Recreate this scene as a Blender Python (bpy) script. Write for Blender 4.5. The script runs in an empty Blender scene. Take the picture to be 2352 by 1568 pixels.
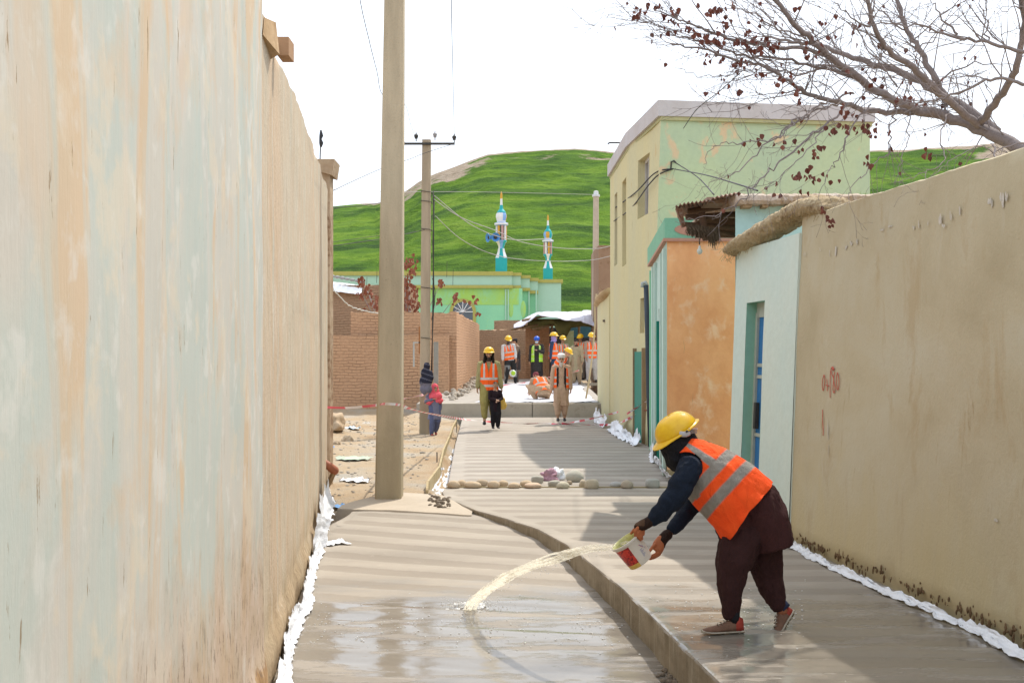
import bpy, bmesh, math, random
from mathutils import Vector as V, Matrix, noise, Euler
random.seed(7)
C = bpy.context.scene.collection
PI = math.pi
# ---------------------------------------------------------------- camera model
F, CX, HY, CH = 2613.0, 1176.0, 820.0, 1.72
def S(px, py, s):
    return V(((px-CX)/s, F/s, CH-(py-HY)/s))
def G(px, py, z=0.0):
    return S(px, py, (py-HY)/(CH-z))
def lerp(a, b, t): return a+(b-a)*t
def interp(x, pts):
    if x <= pts[0][0]: return pts[0][1]
    for (x0, y0), (x1, y1) in zip(pts, pts[1:]):
        if x <= x1: return y0+(y1-y0)*(x-x0)/(x1-x0)
    return pts[-1][1]
def nz(*a): return noise.noise(V(a))
def fb(*a):
    return sum(noise.noise(V([q*k+k*3.7 for q in a]))*w for k, w in ((1.0, .5), (2.37, .32), (5.11, .2), (11.3, .12)))
def smooth(t):
    t = max(0, min(1, t)); return t*t*(3-2*t)
def catmull(pts, n):
    out = []
    P = [pts[0]]+list(pts)+[pts[-1]]
    for i in range(len(pts)-1):
        p0, p1, p2, p3 = P[i:i+4]
        for k in range(n):
            t = k/n
            out.append(tuple(0.5*((2*b)+(-a+c)*t+(2*a-5*b+4*c-d)*t*t+(-a+3*b-3*c+d)*t**3) for a, b, c, d in zip(p0, p1, p2, p3)))
    out.append(tuple(pts[-1])); return out
# ---------------------------------------------------------------- objects
def tag(o, label=None, cat=None, group=None, kind=None):
    if label: o['label'] = label
    if cat: o['category'] = cat
    if group: o['group'] = group
    if kind: o['kind'] = kind
    return o
def thing(name, loc, label, cat, group=None, rz=0):
    o = bpy.data.objects.new(name, None); C.objects.link(o)
    o.location = loc; o.rotation_euler = (0, 0, rz); o.empty_display_size = .1
    return tag(o, label, cat, group)
def origin(o):
    p = V((0, 0, 0))
    while o is not None:
        p = p+V(o.location); o = o.parent
    return p
class MB:
    def __init__(s): s.v = []; s.f = []; s.m = []; s.c = []
    def quad(s, a, b, c, d, m=0):
        n = len(s.v); s.v += [V(a), V(b), V(c), V(d)]; s.f.append((n, n+1, n+2, n+3)); s.m.append(m)
    def poly(s, pts, m=0):
        n = len(s.v); s.v += [V(p) for p in pts]; s.f.append(tuple(range(n, n+len(pts)))); s.m.append(m)
    def box(s, a, b, m=0):
        x0, y0, z0 = a; x1, y1, z1 = b
        s.hexa([(x0,y0,z0),(x1,y0,z0),(x1,y1,z0),(x0,y1,z0),(x0,y0,z1),(x1,y0,z1),(x1,y1,z1),(x0,y1,z1)], m)
    def hexa(s, p, m=0):
        n = len(s.v); s.v += [V(q) for q in p]
        for f in ((0,3,2,1),(4,5,6,7),(0,1,5,4),(1,2,6,5),(2,3,7,6),(3,0,4,7)):
            s.f.append(tuple(n+i for i in f)); s.m.append(m)
    def prism(s, foot, z0, z1, m=0):
        # foot: list of (x,y) counter clockwise, z0/z1 numbers or lists
        k = len(foot); n = len(s.v)
        za = z0 if isinstance(z0, (list, tuple)) else [z0]*k
        zb = z1 if isinstance(z1, (list, tuple)) else [z1]*k
        s.v += [V((x, y, z)) for (x, y), z in zip(foot, za)]+[V((x, y, z)) for (x, y), z in zip(foot, zb)]
        s.f.append(tuple(n+i for i in reversed(range(k)))); s.f.append(tuple(n+k+i for i in range(k))); s.m += [m, m]
        for i in range(k):
            j = (i+1) % k; s.f.append((n+i, n+j, n+k+j, n+k+i)); s.m.append(m)
    def rings(s, rs, m=0, close=True, caps=True, mf=None):
        n = len(s.v); k = len(rs[0])
        for r in rs: s.v += [V(p) for p in r]
        for i in range(len(rs)-1):
            for j in range(k if close else k-1):
                j2 = (j+1) % k
                s.f.append((n+i*k+j, n+i*k+j2, n+(i+1)*k+j2, n+(i+1)*k+j)); s.m.append(mf(i, j) if mf else m)
        if caps and close:
            s.f.append(tuple(n+j for j in reversed(range(k)))); s.m.append(mf(0, 0) if mf else m)
            s.f.append(tuple(n+(len(rs)-1)*k+j for j in range(k))); s.m.append(mf(len(rs)-2, 0) if mf else m)
    def tube(s, pts, r, k=8, m=0, side=None, round_ends=False):
        pts = [V(p) for p in pts]; L = len(pts)
        rr = r if isinstance(r, (list, tuple)) else [r]*L
        rr = [(q, q) if not isinstance(q, (list, tuple)) else q for q in rr]
        if round_ends:
            def cap(p, q, ra):
                d = (p-q).normalized(); o = []
                for a in (25, 50, 72, 87):
                    o.append((p+d*math.sin(math.radians(a))*min(ra), (ra[0]*math.cos(math.radians(a)), ra[1]*math.cos(math.radians(a)))))
                return o
            a = cap(pts[0], pts[1], rr[0]); b = cap(pts[-1], pts[-2], rr[-1])
            pts = [q[0] for q in reversed(a)]+pts+[q[0] for q in b]
            rr = [q[1] for q in reversed(a)]+rr+[q[1] for q in b]; L = len(pts)
        up = None; rs = []
        for i in range(L):
            t = (pts[min(i+1, L-1)]-pts[max(i-1, 0)])
            t = t.normalized() if t.length > 1e-9 else V((0, 0, 1))
            if side is not None:
                u = V(side); u = u-t*u.dot(t)
                if u.length < 1e-4: u = t.orthogonal()
            elif up is None: u = t.orthogonal()
            else: u = up-t*up.dot(t)
            u.normalize(); up = u; w = t.cross(u)
            rs.append([pts[i]+u*math.cos(2*PI*j/k)*rr[i][0]+w*math.sin(2*PI*j/k)*rr[i][1] for j in range(k)])
        s.rings(rs, m)
    def ell(s, c, r, m=0, rot=None, k=12, n=8):
        c = V(c); r = r if isinstance(r, (tuple, list)) else (r, r, r); rs = []
        for i in range(n+1):
            a = -PI/2+PI*i/n; a = max(-PI/2+.06, min(PI/2-.06, a)); ring = []
            for j in range(k):
                q = V((r[0]*math.cos(a)*math.cos(2*PI*j/k), r[1]*math.cos(a)*math.sin(2*PI*j/k), r[2]*math.sin(a)))
                if rot is not None: q = rot @ q
                ring.append(c+q)
            rs.append(ring)
        s.rings(rs, m)
    def lathe(s, c, prof, k=24, m=0, rot=None, mf=None, caps=True):
        c = V(c); rs = []
        for r, z in prof:
            ring = []
            for j in range(k):
                q = V((r*math.cos(2*PI*j/k), r*math.sin(2*PI*j/k), z))
                if rot is not None: q = rot @ q
                ring.append(c+q)
            rs.append(ring)
        s.rings(rs, m, mf=mf, caps=caps)
    def grid(s, P, m=0, flip=False):
        n = len(s.v); R = len(P); K = len(P[0])
        for row in P: s.v += [V(p) for p in row]
        for i in range(R-1):
            for j in range(K-1):
                f = (n+i*K+j, n+i*K+j+1, n+(i+1)*K+j+1, n+(i+1)*K+j)
                s.f.append(f[::-1] if flip else f); s.m.append(m)
    def build(s, name, mats, parent=None, sm=False, loc=None, local=False):
        mats = mats if isinstance(mats, (list, tuple)) else [mats]
        o0 = V((0, 0, 0)) if local else (origin(parent) if parent is not None else V(loc or (0, 0, 0)))
        me = bpy.data.meshes.new(name)
        me.from_pydata([tuple(v-o0) for v in s.v], [], s.f)
        for q in mats: me.materials.append(q)
        me.polygons.foreach_set('material_index', [min(i, len(mats)-1) for i in s.m])
        if sm is not False:
            me.shade_smooth()
            if sm is not True:
                me.set_sharp_from_angle(angle=math.radians(sm))
        me.update()
        ob = bpy.data.objects.new(name, me); C.objects.link(ob)
        if parent is not None: ob.parent = parent
        elif loc is not None: ob.location = loc
        return ob
def basis(up, fwd):
    up = V(up).normalized(); x = V(fwd).cross(up).normalized()*-1; y = up.cross(x)
    return Matrix((x, y, up)).transposed()    # local x,y,z -> world (y local = ~fwd)
def remesh(mb, voxel, it=4, wob=None, delete=None):
    me = bpy.data.meshes.new('tmp'); me.from_pydata([tuple(v) for v in mb.v], [], mb.f); me.update()
    o = bpy.data.objects.new('tmp', me); C.objects.link(o)
    md = o.modifiers.new('r', 'REMESH'); md.mode = 'VOXEL'; md.voxel_size = voxel; md.use_smooth_shade = True
    if it:
        sm = o.modifiers.new('s', 'SMOOTH'); sm.factor = .5; sm.iterations = it
    dg = bpy.context.evaluated_depsgraph_get(); dg.update()
    out = bpy.data.meshes.new_from_object(o.evaluated_get(dg))
    bpy.data.objects.remove(o); bpy.data.meshes.remove(me)
    if wob:
        nr = [v.normal.copy() for v in out.vertices]
        for v, n_ in zip(out.vertices, nr): v.co = v.co+n_*wob(v.co)
    if delete:
        bm = bmesh.new(); bm.from_mesh(out)
        dead = [f for f in bm.faces if delete(f.calc_center_median())]
        bmesh.ops.delete(bm, geom=dead, context='FACES'); bm.to_mesh(out); bm.free()
    return out
def colour(me, fn):
    at = me.color_attributes.new('Col', 'FLOAT_COLOR', 'POINT')
    flat = []
    for v in me.vertices:
        c = fn(v.co) if callable(fn) else fn
        flat += [c[0], c[1], c[2], 1.0]
    at.data.foreach_set('color', flat)
def link(name, me, mat, parent, off=None):
    me.materials.clear(); me.materials.append(mat); me.shade_smooth()
    if off is not None: me.transform(Matrix.Translation(-V(off)))
    o = bpy.data.objects.new(name, me); C.objects.link(o); o.parent = parent; return o
# ---------------------------------------------------------------- materials
class Mt:
    def __init__(s, name):
        s.m = bpy.data.materials.new(name); s.m.use_nodes = True; s.nt = s.m.node_tree
        s.b = s.nt.nodes['Principled BSDF']; s.b.inputs['Roughness'].default_value = .9
        s.b.inputs['Specular IOR Level'].default_value = .3
    def n(s, t, **k):
        q = s.nt.nodes.new(t)
        for a, b in k.items(): setattr(q, a, b)
        return q
    def l(s, a, b): s.nt.links.new(a, b)
    def setin(s, inp, v):
        if hasattr(v, 'is_output') or isinstance(v, bpy.types.NodeSocket): s.l(v, inp)
        else:
            if inp.type == 'RGBA' and len(v) == 3: v = (*v, 1)
            inp.default_value = v
    def pos(s, sc=(1, 1, 1), obj=False, rot=(0, 0, 0)):
        mp = s.n('ShaderNodeMapping'); mp.inputs['Scale'].default_value = sc; mp.inputs['Rotation'].default_value = rot
        if obj: s.l(s.n('ShaderNodeTexCoord').outputs['Object'], mp.inputs['Vector'])
        else: s.l(s.n('ShaderNodeNewGeometry').outputs['Position'], mp.inputs['Vector'])
        return mp.outputs['Vector']
    def noise(s, vec, scale=1, detail=4, rough=.55, dist=0):
        q = s.n('ShaderNodeTexNoise'); q.inputs['Scale'].default_value = scale; q.inputs['Detail'].default_value = detail
        q.inputs['Roughness'].default_value = rough; q.inputs['Distortion'].default_value = dist
        s.l(vec, q.inputs['Vector']); return q.outputs['Fac']
    def vor(s, vec, scale=1, feature='F1'):
        q = s.n('ShaderNodeTexVoronoi', feature=feature); q.inputs['Scale'].default_value = scale
        s.l(vec, q.inputs['Vector']); return q.outputs['Distance']
    def ramp(s, fac, stops):
        q = s.n('ShaderNodeValToRGB'); e = q.color_ramp.elements
        while len(e) < len(stops): e.new(.5)
        for i, (p, c) in enumerate(stops):
            e[i].position = p
            e[i].color = (c, c, c, 1) if isinstance(c, (int, float)) else (*c, 1)
        s.l(fac, q.inputs['Fac']); return q.outputs['Color']
    def mix(s, f, a, b, mode='MIX'):
        q = s.n('ShaderNodeMix', data_type='RGBA', blend_type=mode)
        s.setin(q.inputs[0], f); s.setin(q.inputs[6], a); s.setin(q.inputs[7], b); return q.outputs[2]
    def math(s, op, a, b=0.0, c=None):
        q = s.n('ShaderNodeMath', operation=op)
        s.setin(q.inputs[0], a); s.setin(q.inputs[1], b)
        if c is not None: s.setin(q.inputs[2], c)
        return q.outputs[0]
    def xyz(s, vec=None):
        q = s.n('ShaderNodeSeparateXYZ')
        s.l(vec if vec is not None else s.n('ShaderNodeNewGeometry').outputs['Position'], q.inputs[0]); return q.outputs
    def done(s, col=None, rough=None, bump=None, bs=.3, bd=.02, spec=None, metal=None):
        if col is not None: s.setin(s.b.inputs['Base Color'], col)
        if rough is not None: s.setin(s.b.inputs['Roughness'], rough)
        if spec is not None: s.b.inputs['Specular IOR Level'].default_value = spec
        if metal is not None: s.b.inputs['Metallic'].default_value = metal
        if bump is not None:
            q = s.n('ShaderNodeBump'); q.inputs['Strength'].default_value = bs; q.inputs['Distance'].default_value = bd
            s.l(bump, q.inputs['Height']); s.l(q.outputs['Normal'], s.b.inputs['Normal'])
        return s.m
def sc3(c, k): return tuple(max(0, x*k) for x in c)
def plain(name, c, rough=.8, var=.15, scale=6, bs=.3, spec=.3, metal=0, stretch=(1, 1, 1), obj=False):
    m = Mt(name); p = m.pos(stretch, obj=obj); n1 = m.noise(p, scale, 5)
    n2 = m.noise(p, scale*7, 3)
    f = m.math('ADD', m.math('MULTIPLY', n1, .65), m.math('MULTIPLY', n2, .35))
    col = m.ramp(f, [(.3, sc3(c, 1-var)), (.7, sc3(c, 1+var))])
    return m.done(col, rough, n2, bs, .01, spec, metal)
TINT = {'ochre_limewash': (1.6, 1.32, 1.3), 'pale_green_limewash': (1.12, 1.12, 1.25), 'cream_green_limewash': (1.18, 1.17, 1.15), 'worn_mint_limewash': (1.3, 1.22, 1.35), 'aqua_wall': (1.2, 1.2, 1.3), 'aqua_limewash': (1.2, 1.15, 1.25)}
def tint(c, k): return tuple(min(.9, a*b) for a, b in zip(c, k))
def plaster(name, c1, c2, c3, sv=(1, 1, .25), thr=(.56, .66), scale=1.2, bs=.5, patch=1.1, fine=14, c4=None):
    """weathered limewash: c1/c2 broad blotches, c3 exposed mud in streaks and flakes"""
    k_ = TINT.get(name)
    if k_: c1, c2, c3 = tint(c1, k_), tint(c2, k_), tint(c3, k_)
    m = Mt(name); p = m.pos(sv); q = m.pos((1, 1, 1))
    a = m.noise(p, scale, 6, .6); b = m.noise(p, scale*3.1, 6, .62, .4); c = m.noise(q, patch, 7, .62, .6); d = m.noise(q, fine, 4, .6)
    col = m.mix(m.ramp(a, [(.38, 0.0), (.62, 1.0)]), c1, c2)
    fl = m.math('ADD', m.math('MULTIPLY', b, .55), m.math('MULTIPLY', c, .45))
    col = m.mix(m.ramp(fl, [(thr[0], 0.0), (thr[1], 1.0)]), col, c3)
    col = m.mix(.22, col, m.ramp(d, [(.3, sc3(c1, .6)), (.7, sc3(c1, 1.3))]), 'SOFT_LIGHT')
    if c4:
        e = m.noise(m.pos((1, 1, .12)), 9, 5, .7)
        col = m.mix(m.ramp(e, [(.64, 0.0), (.72, .55)]), col, c4)
    h = m.math('ADD', m.math('MULTIPLY', fl, -.6), m.math('MULTIPLY', d, .35))
    return m.done(col, .93, h, bs, .03, .15)
def cloth_mat(name='fabric', rough=.9, bs=.6, scale=90):
    m = Mt(name); at = m.n('ShaderNodeAttribute'); at.attribute_name = 'Col'
    p = m.pos(obj=True); n1 = m.noise(p, 9, 5); n2 = m.noise(p, scale, 2); n3 = m.noise(m.pos((1, 1, .45), obj=True), 16, 5, .6, 1.2)
    col = m.mix(.5, at.outputs['Color'], m.ramp(n1, [(.3, .38), (.7, .62)]), 'OVERLAY')
    return m.done(col, rough, m.math('ADD', m.math('MULTIPLY', n2, .25), m.math('MULTIPLY', n3, 1.6)), bs, .022, .2)
FAB = cloth_mat()
SKIN = cloth_mat('skin', .55, .1, 200)
# ================================================================ world, sun, camera
scn = bpy.context.scene
cam = bpy.data.objects.new('camera', bpy.data.cameras.new('camera')); C.objects.link(cam)
cam.location = (0, 0, CH); cam.rotation_euler = (PI/2, 0, 0)
cam.data.sensor_width = 36; cam.data.lens = 36*F/2352; cam.data.shift_y = 36/2352
cam.data.clip_start = .05; cam.data.clip_end = 2000; scn.camera = cam
SD = V((.35, .60, 1)).normalized()
EL = math.asin(SD.z); AZ = math.atan2(SD.x, SD.y)
w = bpy.data.worlds.new('World'); scn.world = w; w.use_nodes = True
nt = w.node_tree; bg = nt.nodes['Background']
sk = nt.nodes.new('ShaderNodeTexSky'); sk.sky_type = 'NISHITA'; sk.sun_disc = False
sk.sun_elevation = EL; sk.sun_rotation = AZ; sk.air_density = 1.2; sk.dust_density = 6.0; sk.ozone_density = 1.0; sk.altitude = 300
# thin bright overcast veil: the clouds mix into the sky colour by direction
tc = nt.nodes.new('ShaderNodeTexCoord'); nn = nt.nodes.new('ShaderNodeTexNoise')
nn.inputs['Scale'].default_value = 1.6; nn.inputs['Detail'].default_value = 6
nt.links.new(tc.outputs['Generated'], nn.inputs['Vector'])
rp = nt.nodes.new('ShaderNodeValToRGB'); rp.color_ramp.elements[0].position = .3; rp.color_ramp.elements[0].color = (.62, .62, .62, 1)
rp.color_ramp.elements[1].position = .62; rp.color_ramp.elements[1].color = (.95, .95, .95, 1)
nt.links.new(nn.outputs['Fac'], rp.inputs['Fac'])
mx = nt.nodes.new('ShaderNodeMix'); mx.data_type = 'RGBA'
nt.links.new(rp.outputs['Color'], mx.inputs[0]); nt.links.new(sk.outputs['Color'], mx.inputs[6])
mx.inputs[7].default_value = (6.9, 7.5, 8.3, 1)
nt.links.new(mx.outputs[2], bg.inputs['Color']); bg.inputs['Strength'].default_value = .15
sl = bpy.data.lights.new('sun', 'SUN'); sl.energy = 3.1; sl.angle = math.radians(.8); sl.color = (1, .94, .84)
so = bpy.data.objects.new('sun', sl); C.objects.link(so); so.location = (6, 12, 25)
so.rotation_euler = (-SD).to_track_quat('-Z', 'Y').to_euler()
scn.view_settings.view_transform = 'Standard'; scn.view_settings.look = 'None'
scn.view_settings.gamma = 1; scn.view_settings.use_curve_mapping = False; scn.view_settings.exposure = .40
scn.cycles.max_bounces = 8; scn.cycles.sample_clamp_indirect = 6

# ================================================================ ground heights and lines
LEFT_A, RIGHT_A, KV = -.695, 3.74, -.1133
def left_x(Y): return LEFT_A+KV*Y
def right_x(Y): return interp(Y, [(-3, RIGHT_A+.34), (12.3, RIGHT_A+KV*12.3), (16.4, 2.27), (21.4, 2.60), (28.3, 2.46), (34, 2.45)])
ZL = [(5, -.26), (7.0, -.25), (8.5, -.22), (10.4, -.17), (11.7, -.10), (12.8, -.05), (14.5, -.02)]
def z_low(Y): return interp(Y, ZL)
EDGE_PX = [(1021,1140),(1093,1171),(1164,1190),(1235,1214),(1307,1252),(1354,1290),(1426,1347),(1497,1414),(1568,1485),(1654,1568)]
EDGE = sorted([(G(*p).y, G(*p).x) for p in EDGE_PX])
EDGE = [(-3, 2.3), (2, 1.75), (4.5, 1.32)]+EDGE+[(14.6, -.90), (15.5, -.873), (22, -1.1), (30.9, -1.34), (31.1, -1.34)]
def edge_x(Y): return interp(Y, EDGE)
def z_up(Y): return interp(Y, [(14, 0), (20, .03), (30.9, .1), (50, .12)])
def z_dirt(X, Y):
    z = interp(Y, [(11.5, -.5), (13.3, -.13), (14.2, -.035), (30, .0), (40, .35), (46, .8), (70, 1.6), (95, 2.0), (140, 2)])
    if 12 < Y < 45:
        z += .05*nz(X*.9, Y*.45, 0)+.022*nz(X*3.1, Y*1.6, 3)+.01*nz(X*9, Y*5, 5)
        z -= .34*smooth((Y-30.5)/2.5)*smooth((36.5-Y)/1.5)*smooth((-1.6-X)/.5)*.6      # gully under the brick wall
        z += .42*math.exp(-((X+4.7)/.8)**2-((Y-25.5)/2.2)**2)+.22*math.exp(-((X+2.4)/.6)**2-((Y-31)/1.6)**2)
        z += .10*math.exp(-((X+3.6)/.9)**2-((Y-21)/2.0)**2)
    if Y > 13 and X > interp(Y, [(14.35,-1.02),(15.2,-1.07),(17.5,-1.06),(20.5,-1.18),(24,-1.27),(27.5,-1.37),(30.6,-1.44)]): z = min(z, -.14 if Y < 31 else z-.3)
    return z

# ---- materials of the ground
def m_slab(name, c, wet=None, lam=.5, seed=0):
    m = Mt(name); p = m.pos((1, 1, 1)); at = m.n('ShaderNodeAttribute'); at.attribute_name = 'groove'
    a = m.noise(m.pos((.5, 1.4, 1)), 1.3+seed*.1, 6, .6); b = m.noise(m.pos((1, 7, 1)), 4, 5, .7); d = m.noise(p, 60, 4, .7); fine = m.noise(p, 230, 2)
    col = m.ramp(a, [(.3, sc3(c, .84)), (.52, c), (.72, sc3(c, 1.14))])
    g = m.math('ADD', at.outputs['Fac'], m.math('MULTIPLY', m.math('SUBTRACT', b, .5), 1.0))
    col = m.mix(m.ramp(g, [(.34, .46), (.50, 0.0)]), col, (c[0]*.60, c[1]*.57, c[2]*.54))
    col = m.mix(m.ramp(m.noise(p, 7, 5, .7), [(.60, 0.0), (.72, .35)]), col, sc3(c, 1.3))
    col = m.mix(m.ramp(d, [(.62, 0.0), (.74, .35)]), col, sc3(c, .5))
    rough = .88; h = m.math('ADD', m.math('MULTIPLY', d, .5), m.math('MULTIPLY', b, .6))
    if wet is not None:
        x = m.xyz(); yw = m.math('ADD', x[1], m.math('MULTIPLY', m.math('SUBTRACT', m.noise(m.pos((.7, 1.8, 1)), 1.6, 5, .6), .5), 3.2))
        wt = m.ramp(m.math('MULTIPLY', yw, .05), [(wet[0]*.05, 1.0), (wet[1]*.05, 0.0)])
        pool = m.math('MULTIPLY', wt, m.ramp(m.noise(m.pos((.8, 3.2, 1)), 1.5, 6, .62), [(.40, .0), (.47, 1.0)]))
        col = m.mix(m.math('MULTIPLY', wt, .38), col, sc3(c, .55), 'MIX')
        col = m.mix(m.math('MULTIPLY', pool, .45), col, (.17, .16, .14))
        r1 = m.math('SUBTRACT', .88, m.math('MULTIPLY', wt, .42))
        rough = m.math('SUBTRACT', r1, m.math('MULTIPLY', pool, .42))
        k = m.math('SUBTRACT', 1.0, m.math('MULTIPLY', pool, .93))
        rip = m.math('MULTIPLY', m.noise(m.pos((1, 1.6, 1)), 45, 3, .5), m.math('MULTIPLY', pool, .10))
        h = m.math('ADD', m.math('MULTIPLY', h, k), rip)
        m.b.inputs['IOR'].default_value = 1.4
        m.done(col, rough, h, .55, .008, .5)
    else: m.done(col, rough, h, .55, .008, .25)
    return m.m
CONC = (.36, .315, .26)
m_low = m_slab('concrete_lower', CONC, wet=(8.7, 9.7))
m_upper = m_slab('concrete_upper', CONC, wet=(7.6, 8.9), seed=3)
m_far = m_slab('concrete_far', (.37, .325, .275), seed=5)
m_plat = m_slab('concrete_platform', (.42, .38, .33), seed=8)

m = Mt('shade_painted_slab_side'); a = m.noise(m.pos((3, 3, .25)), 5, 5, .7); b = m.noise(m.pos((1, 1, 2)), 3, 5, .65); d = m.noise(m.pos(), 40, 4, .7)  # step face's shade painted in as darker brown, plus drip streaks
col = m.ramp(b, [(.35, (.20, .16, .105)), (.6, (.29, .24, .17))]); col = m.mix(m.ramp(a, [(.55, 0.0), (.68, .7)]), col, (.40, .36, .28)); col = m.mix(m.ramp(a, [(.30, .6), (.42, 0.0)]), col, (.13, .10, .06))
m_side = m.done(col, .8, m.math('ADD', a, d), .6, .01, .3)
def slab(name, Y0, Y1, dy, xl, xr, z, kdir, lam, mat, nx=46, depth=.45, amp=.0045, margin=.0):
    mb = MB(); rows = []; gv = []; Y = Y0; i = 0
    while Y <= Y1+1e-6:
        a, b = xl(Y), xr(Y); row = []
        xs = [a, a, a+.006, a+.022]+[a+.022+(b-a-.022)*(j+1)/nx for j in range(nx)]+[b]
        for j, X in enumerate(xs):
            ph = (Y+kdir(Y)*X+.02*nz(X*.8, Y*.5, 2))/lam(Y)
            g = smooth(.5+.85*math.cos(2*PI*ph))
            fade = smooth((X-a-margin)/.22)*smooth((b-X)/.1)
            zz = z(Y)+amp*(.35+.65*smooth((Y-7.5)/2))*(g-.5)*2*fade+.004*nz(X*1.3, Y*1.1, 7)+.0016*nz(X*6, Y*19, 9)
            if j == 0 or j == len(xs)-1: zz = z(Y)-depth
            if j == 1: zz = z(Y)-.016+.006*nz(X*9, Y*9, 1)
            if j == 2: zz -= .004
            ex = 0
            if j in (0, 1): ex = .012*nz(Y*2.3, 4, 5)+.005*nz(Y*14, 2, 1)
            row.append(V((X+ex, Y, zz))); gv.append(lerp(.75, g, fade))
        rows.append(row); Y += dy*(.6 if Y < 9 else 1)
    mb.grid(rows)
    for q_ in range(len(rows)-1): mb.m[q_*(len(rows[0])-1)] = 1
    ends = len(rows[0])
    n0 = len(mb.v)
    mb.v += [V((v.x, v.y, v.z-depth)) for v in rows[0]]; gv += [.5]*ends
    for j in range(ends-1): mb.f.append((j+1, j, n0+j, n0+j+1)); mb.m.append(0)
    n1 = len(mb.v); base = (len(rows)-1)*ends
    mb.v += [V((v.x, v.y, v.z-depth)) for v in rows[-1]]; gv += [.5]*ends
    for j in range(ends-1): mb.f.append((base+j, base+j+1, n1+j+1, n1+j)); mb.m.append(0)
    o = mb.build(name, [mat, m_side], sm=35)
    at = o.data.attributes.new('groove', 'FLOAT', 'POINT'); at.data.foreach_set('value', gv)
    tag(o, kind='structure'); return o
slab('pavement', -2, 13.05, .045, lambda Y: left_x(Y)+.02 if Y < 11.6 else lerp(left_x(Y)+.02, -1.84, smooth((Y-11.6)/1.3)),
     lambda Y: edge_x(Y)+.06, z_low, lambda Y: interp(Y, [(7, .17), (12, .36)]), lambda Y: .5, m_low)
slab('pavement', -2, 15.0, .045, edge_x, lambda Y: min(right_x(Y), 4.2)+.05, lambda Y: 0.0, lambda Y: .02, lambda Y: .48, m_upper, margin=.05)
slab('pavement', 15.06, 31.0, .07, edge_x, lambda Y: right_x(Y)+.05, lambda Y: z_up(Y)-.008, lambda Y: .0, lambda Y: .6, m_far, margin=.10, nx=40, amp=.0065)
# smooth apron round the pole foot
mb = MB(); rows = []
for i in range(26):
    t = i/25; row = []
    for j in range(40):
        u = j/39; X = lerp(-2.05, -.45, u)
        y0 = interp(X, [(-2.0, 13.1), (-.5, 12.64)]); y1 = interp(X, [(-2.05, 13.3), (-1.75, 14.1), (-1.4, 14.55), (-.9, 14.35), (-.45, 13.3)])
        Y = lerp(y0, y1, t)
        row.append((X, Y+.02*nz(X*6, 1, t), z_low(Y)+.022+.012*nz(X*2, Y*2, 4)-(.16 if i in (0, 25) or j == 0 else 0)))
    rows.append(row)
mb.grid(rows)
o = mb.build('pavement', plain('trowelled_mortar', (.46, .39, .305), .9, .1, 3), sm=35); tag(o, kind='structure')

# ---- bare earth, one sheet to the horizon
def axis(a): return a
xs = [-400, -200, -100, -60, -40, -28, -20, -14, -10, -8]+[-7+.11*i for i in range(64)]+[0.2, 1, 2, 3, 4, 6, 9, 14, 20, 30, 45, 70, 110, 200, 400]
ys = [-60, -20, -5, 0, 5, 9, 11]+[12+.12*i for i in range(240)]+[41, 42, 43.5, 45, 48, 52, 58, 65, 75, 85, 100, 130, 200, 400]
m = Mt('bare_earth'); p = m.pos(); a = m.noise(p, .6, 6, .6); b = m.noise(p, 9, 6, .75); d = m.noise(p, 55, 4, .7)
col = m.ramp(a, [(.32, (.40, .275, .165)), (.5, (.47, .36, .24)), (.66, (.43, .385, .32))])
col = m.mix(m.ramp(b, [(.56, 0.0), (.66, .6)]), col, (.30, .27, .23))
col = m.mix(m.ramp(d, [(.60, 0.0), (.68, .7)]), col, (.22, .19, .15))
col = m.mix(m.ramp(d, [(.30, .6), (.38, 0.0)]), col, (.6, .52, .42))
m_earth = m.done(col, .95, m.math('ADD', b, d), .9, .03, .1)
mb = MB(); mb.grid([[(X, Y, z_dirt(X, Y)) for X in xs] for Y in ys])
o = mb.build('ground', m_earth, sm=True); tag(o, kind='structure')

# ---- hill
def m_hill():
    m = Mt('hill_grass'); p = m.pos((.35, .5, 1.8)); a = m.noise(p, .16, 7, .66, .6); b = m.noise(m.pos((.6, .8, 3)), .9, 5, .7); f = m.noise(m.pos((1, 1, 2)), 3.2, 3, .7)
    col = m.ramp(a, [(.32, (.022, .048, .016)), (.44, (.055, .115, .018)), (.54, (.10, .185, .020)), (.70, (.17, .255, .035))])
    col = m.mix(m.ramp(b, [(.30, .75), (.48, 0.0)]), col, (.03, .075, .015))
    col = m.mix(m.ramp(f, [(.58, 0.0), (.72, .5)]), col, (.22, .36, .05))
    dk = m.noise(m.pos((.25, .4, 1.4)), .55, 5, .7, .8)
    col = m.mix(m.ramp(dk, [(.56, 0.0), (.66, .65)]), col, (.022, .05, .014))
    at = m.n('ShaderNodeAttribute'); at.attribute_name = 'bare'
    e = m.math('ADD', at.outputs['Fac'], m.math('MULTIPLY', m.math('SUBTRACT', m.noise(m.pos((.6, .6, 1.5)), .22, 6, .65), .5), 1.5))
    e = m.ramp(e, [(.50, 0.0), (.62, 1.0)])
    col = m.mix(e, col, m.ramp(b, [(.35, (.26, .20, .14)), (.65, (.40, .33, .26))]))
    return m.done(col, .95, m.math('ADD', b, m.math('MULTIPLY', f, .5)), 1.0, .5, .05)
RID = [(-900,440),(-300,480),(300,500),(600,500),(757,476),(800,471),(830,467),(870,467),(905,455),(930,441),(965,415),(1000,399),(1060,377),(1120,354),(1165,350),(1200,347),(1260,345),(1320,341),(1370,345),(1420,351),(1600,372),(1800,362),(2000,346),(2100,343),(2200,336),(2352,326),(2600,318),(3200,360),(4200,430)]
mb = MB(); rows = []; bare = []
cols = [-900+20*i for i in range(256)]
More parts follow.
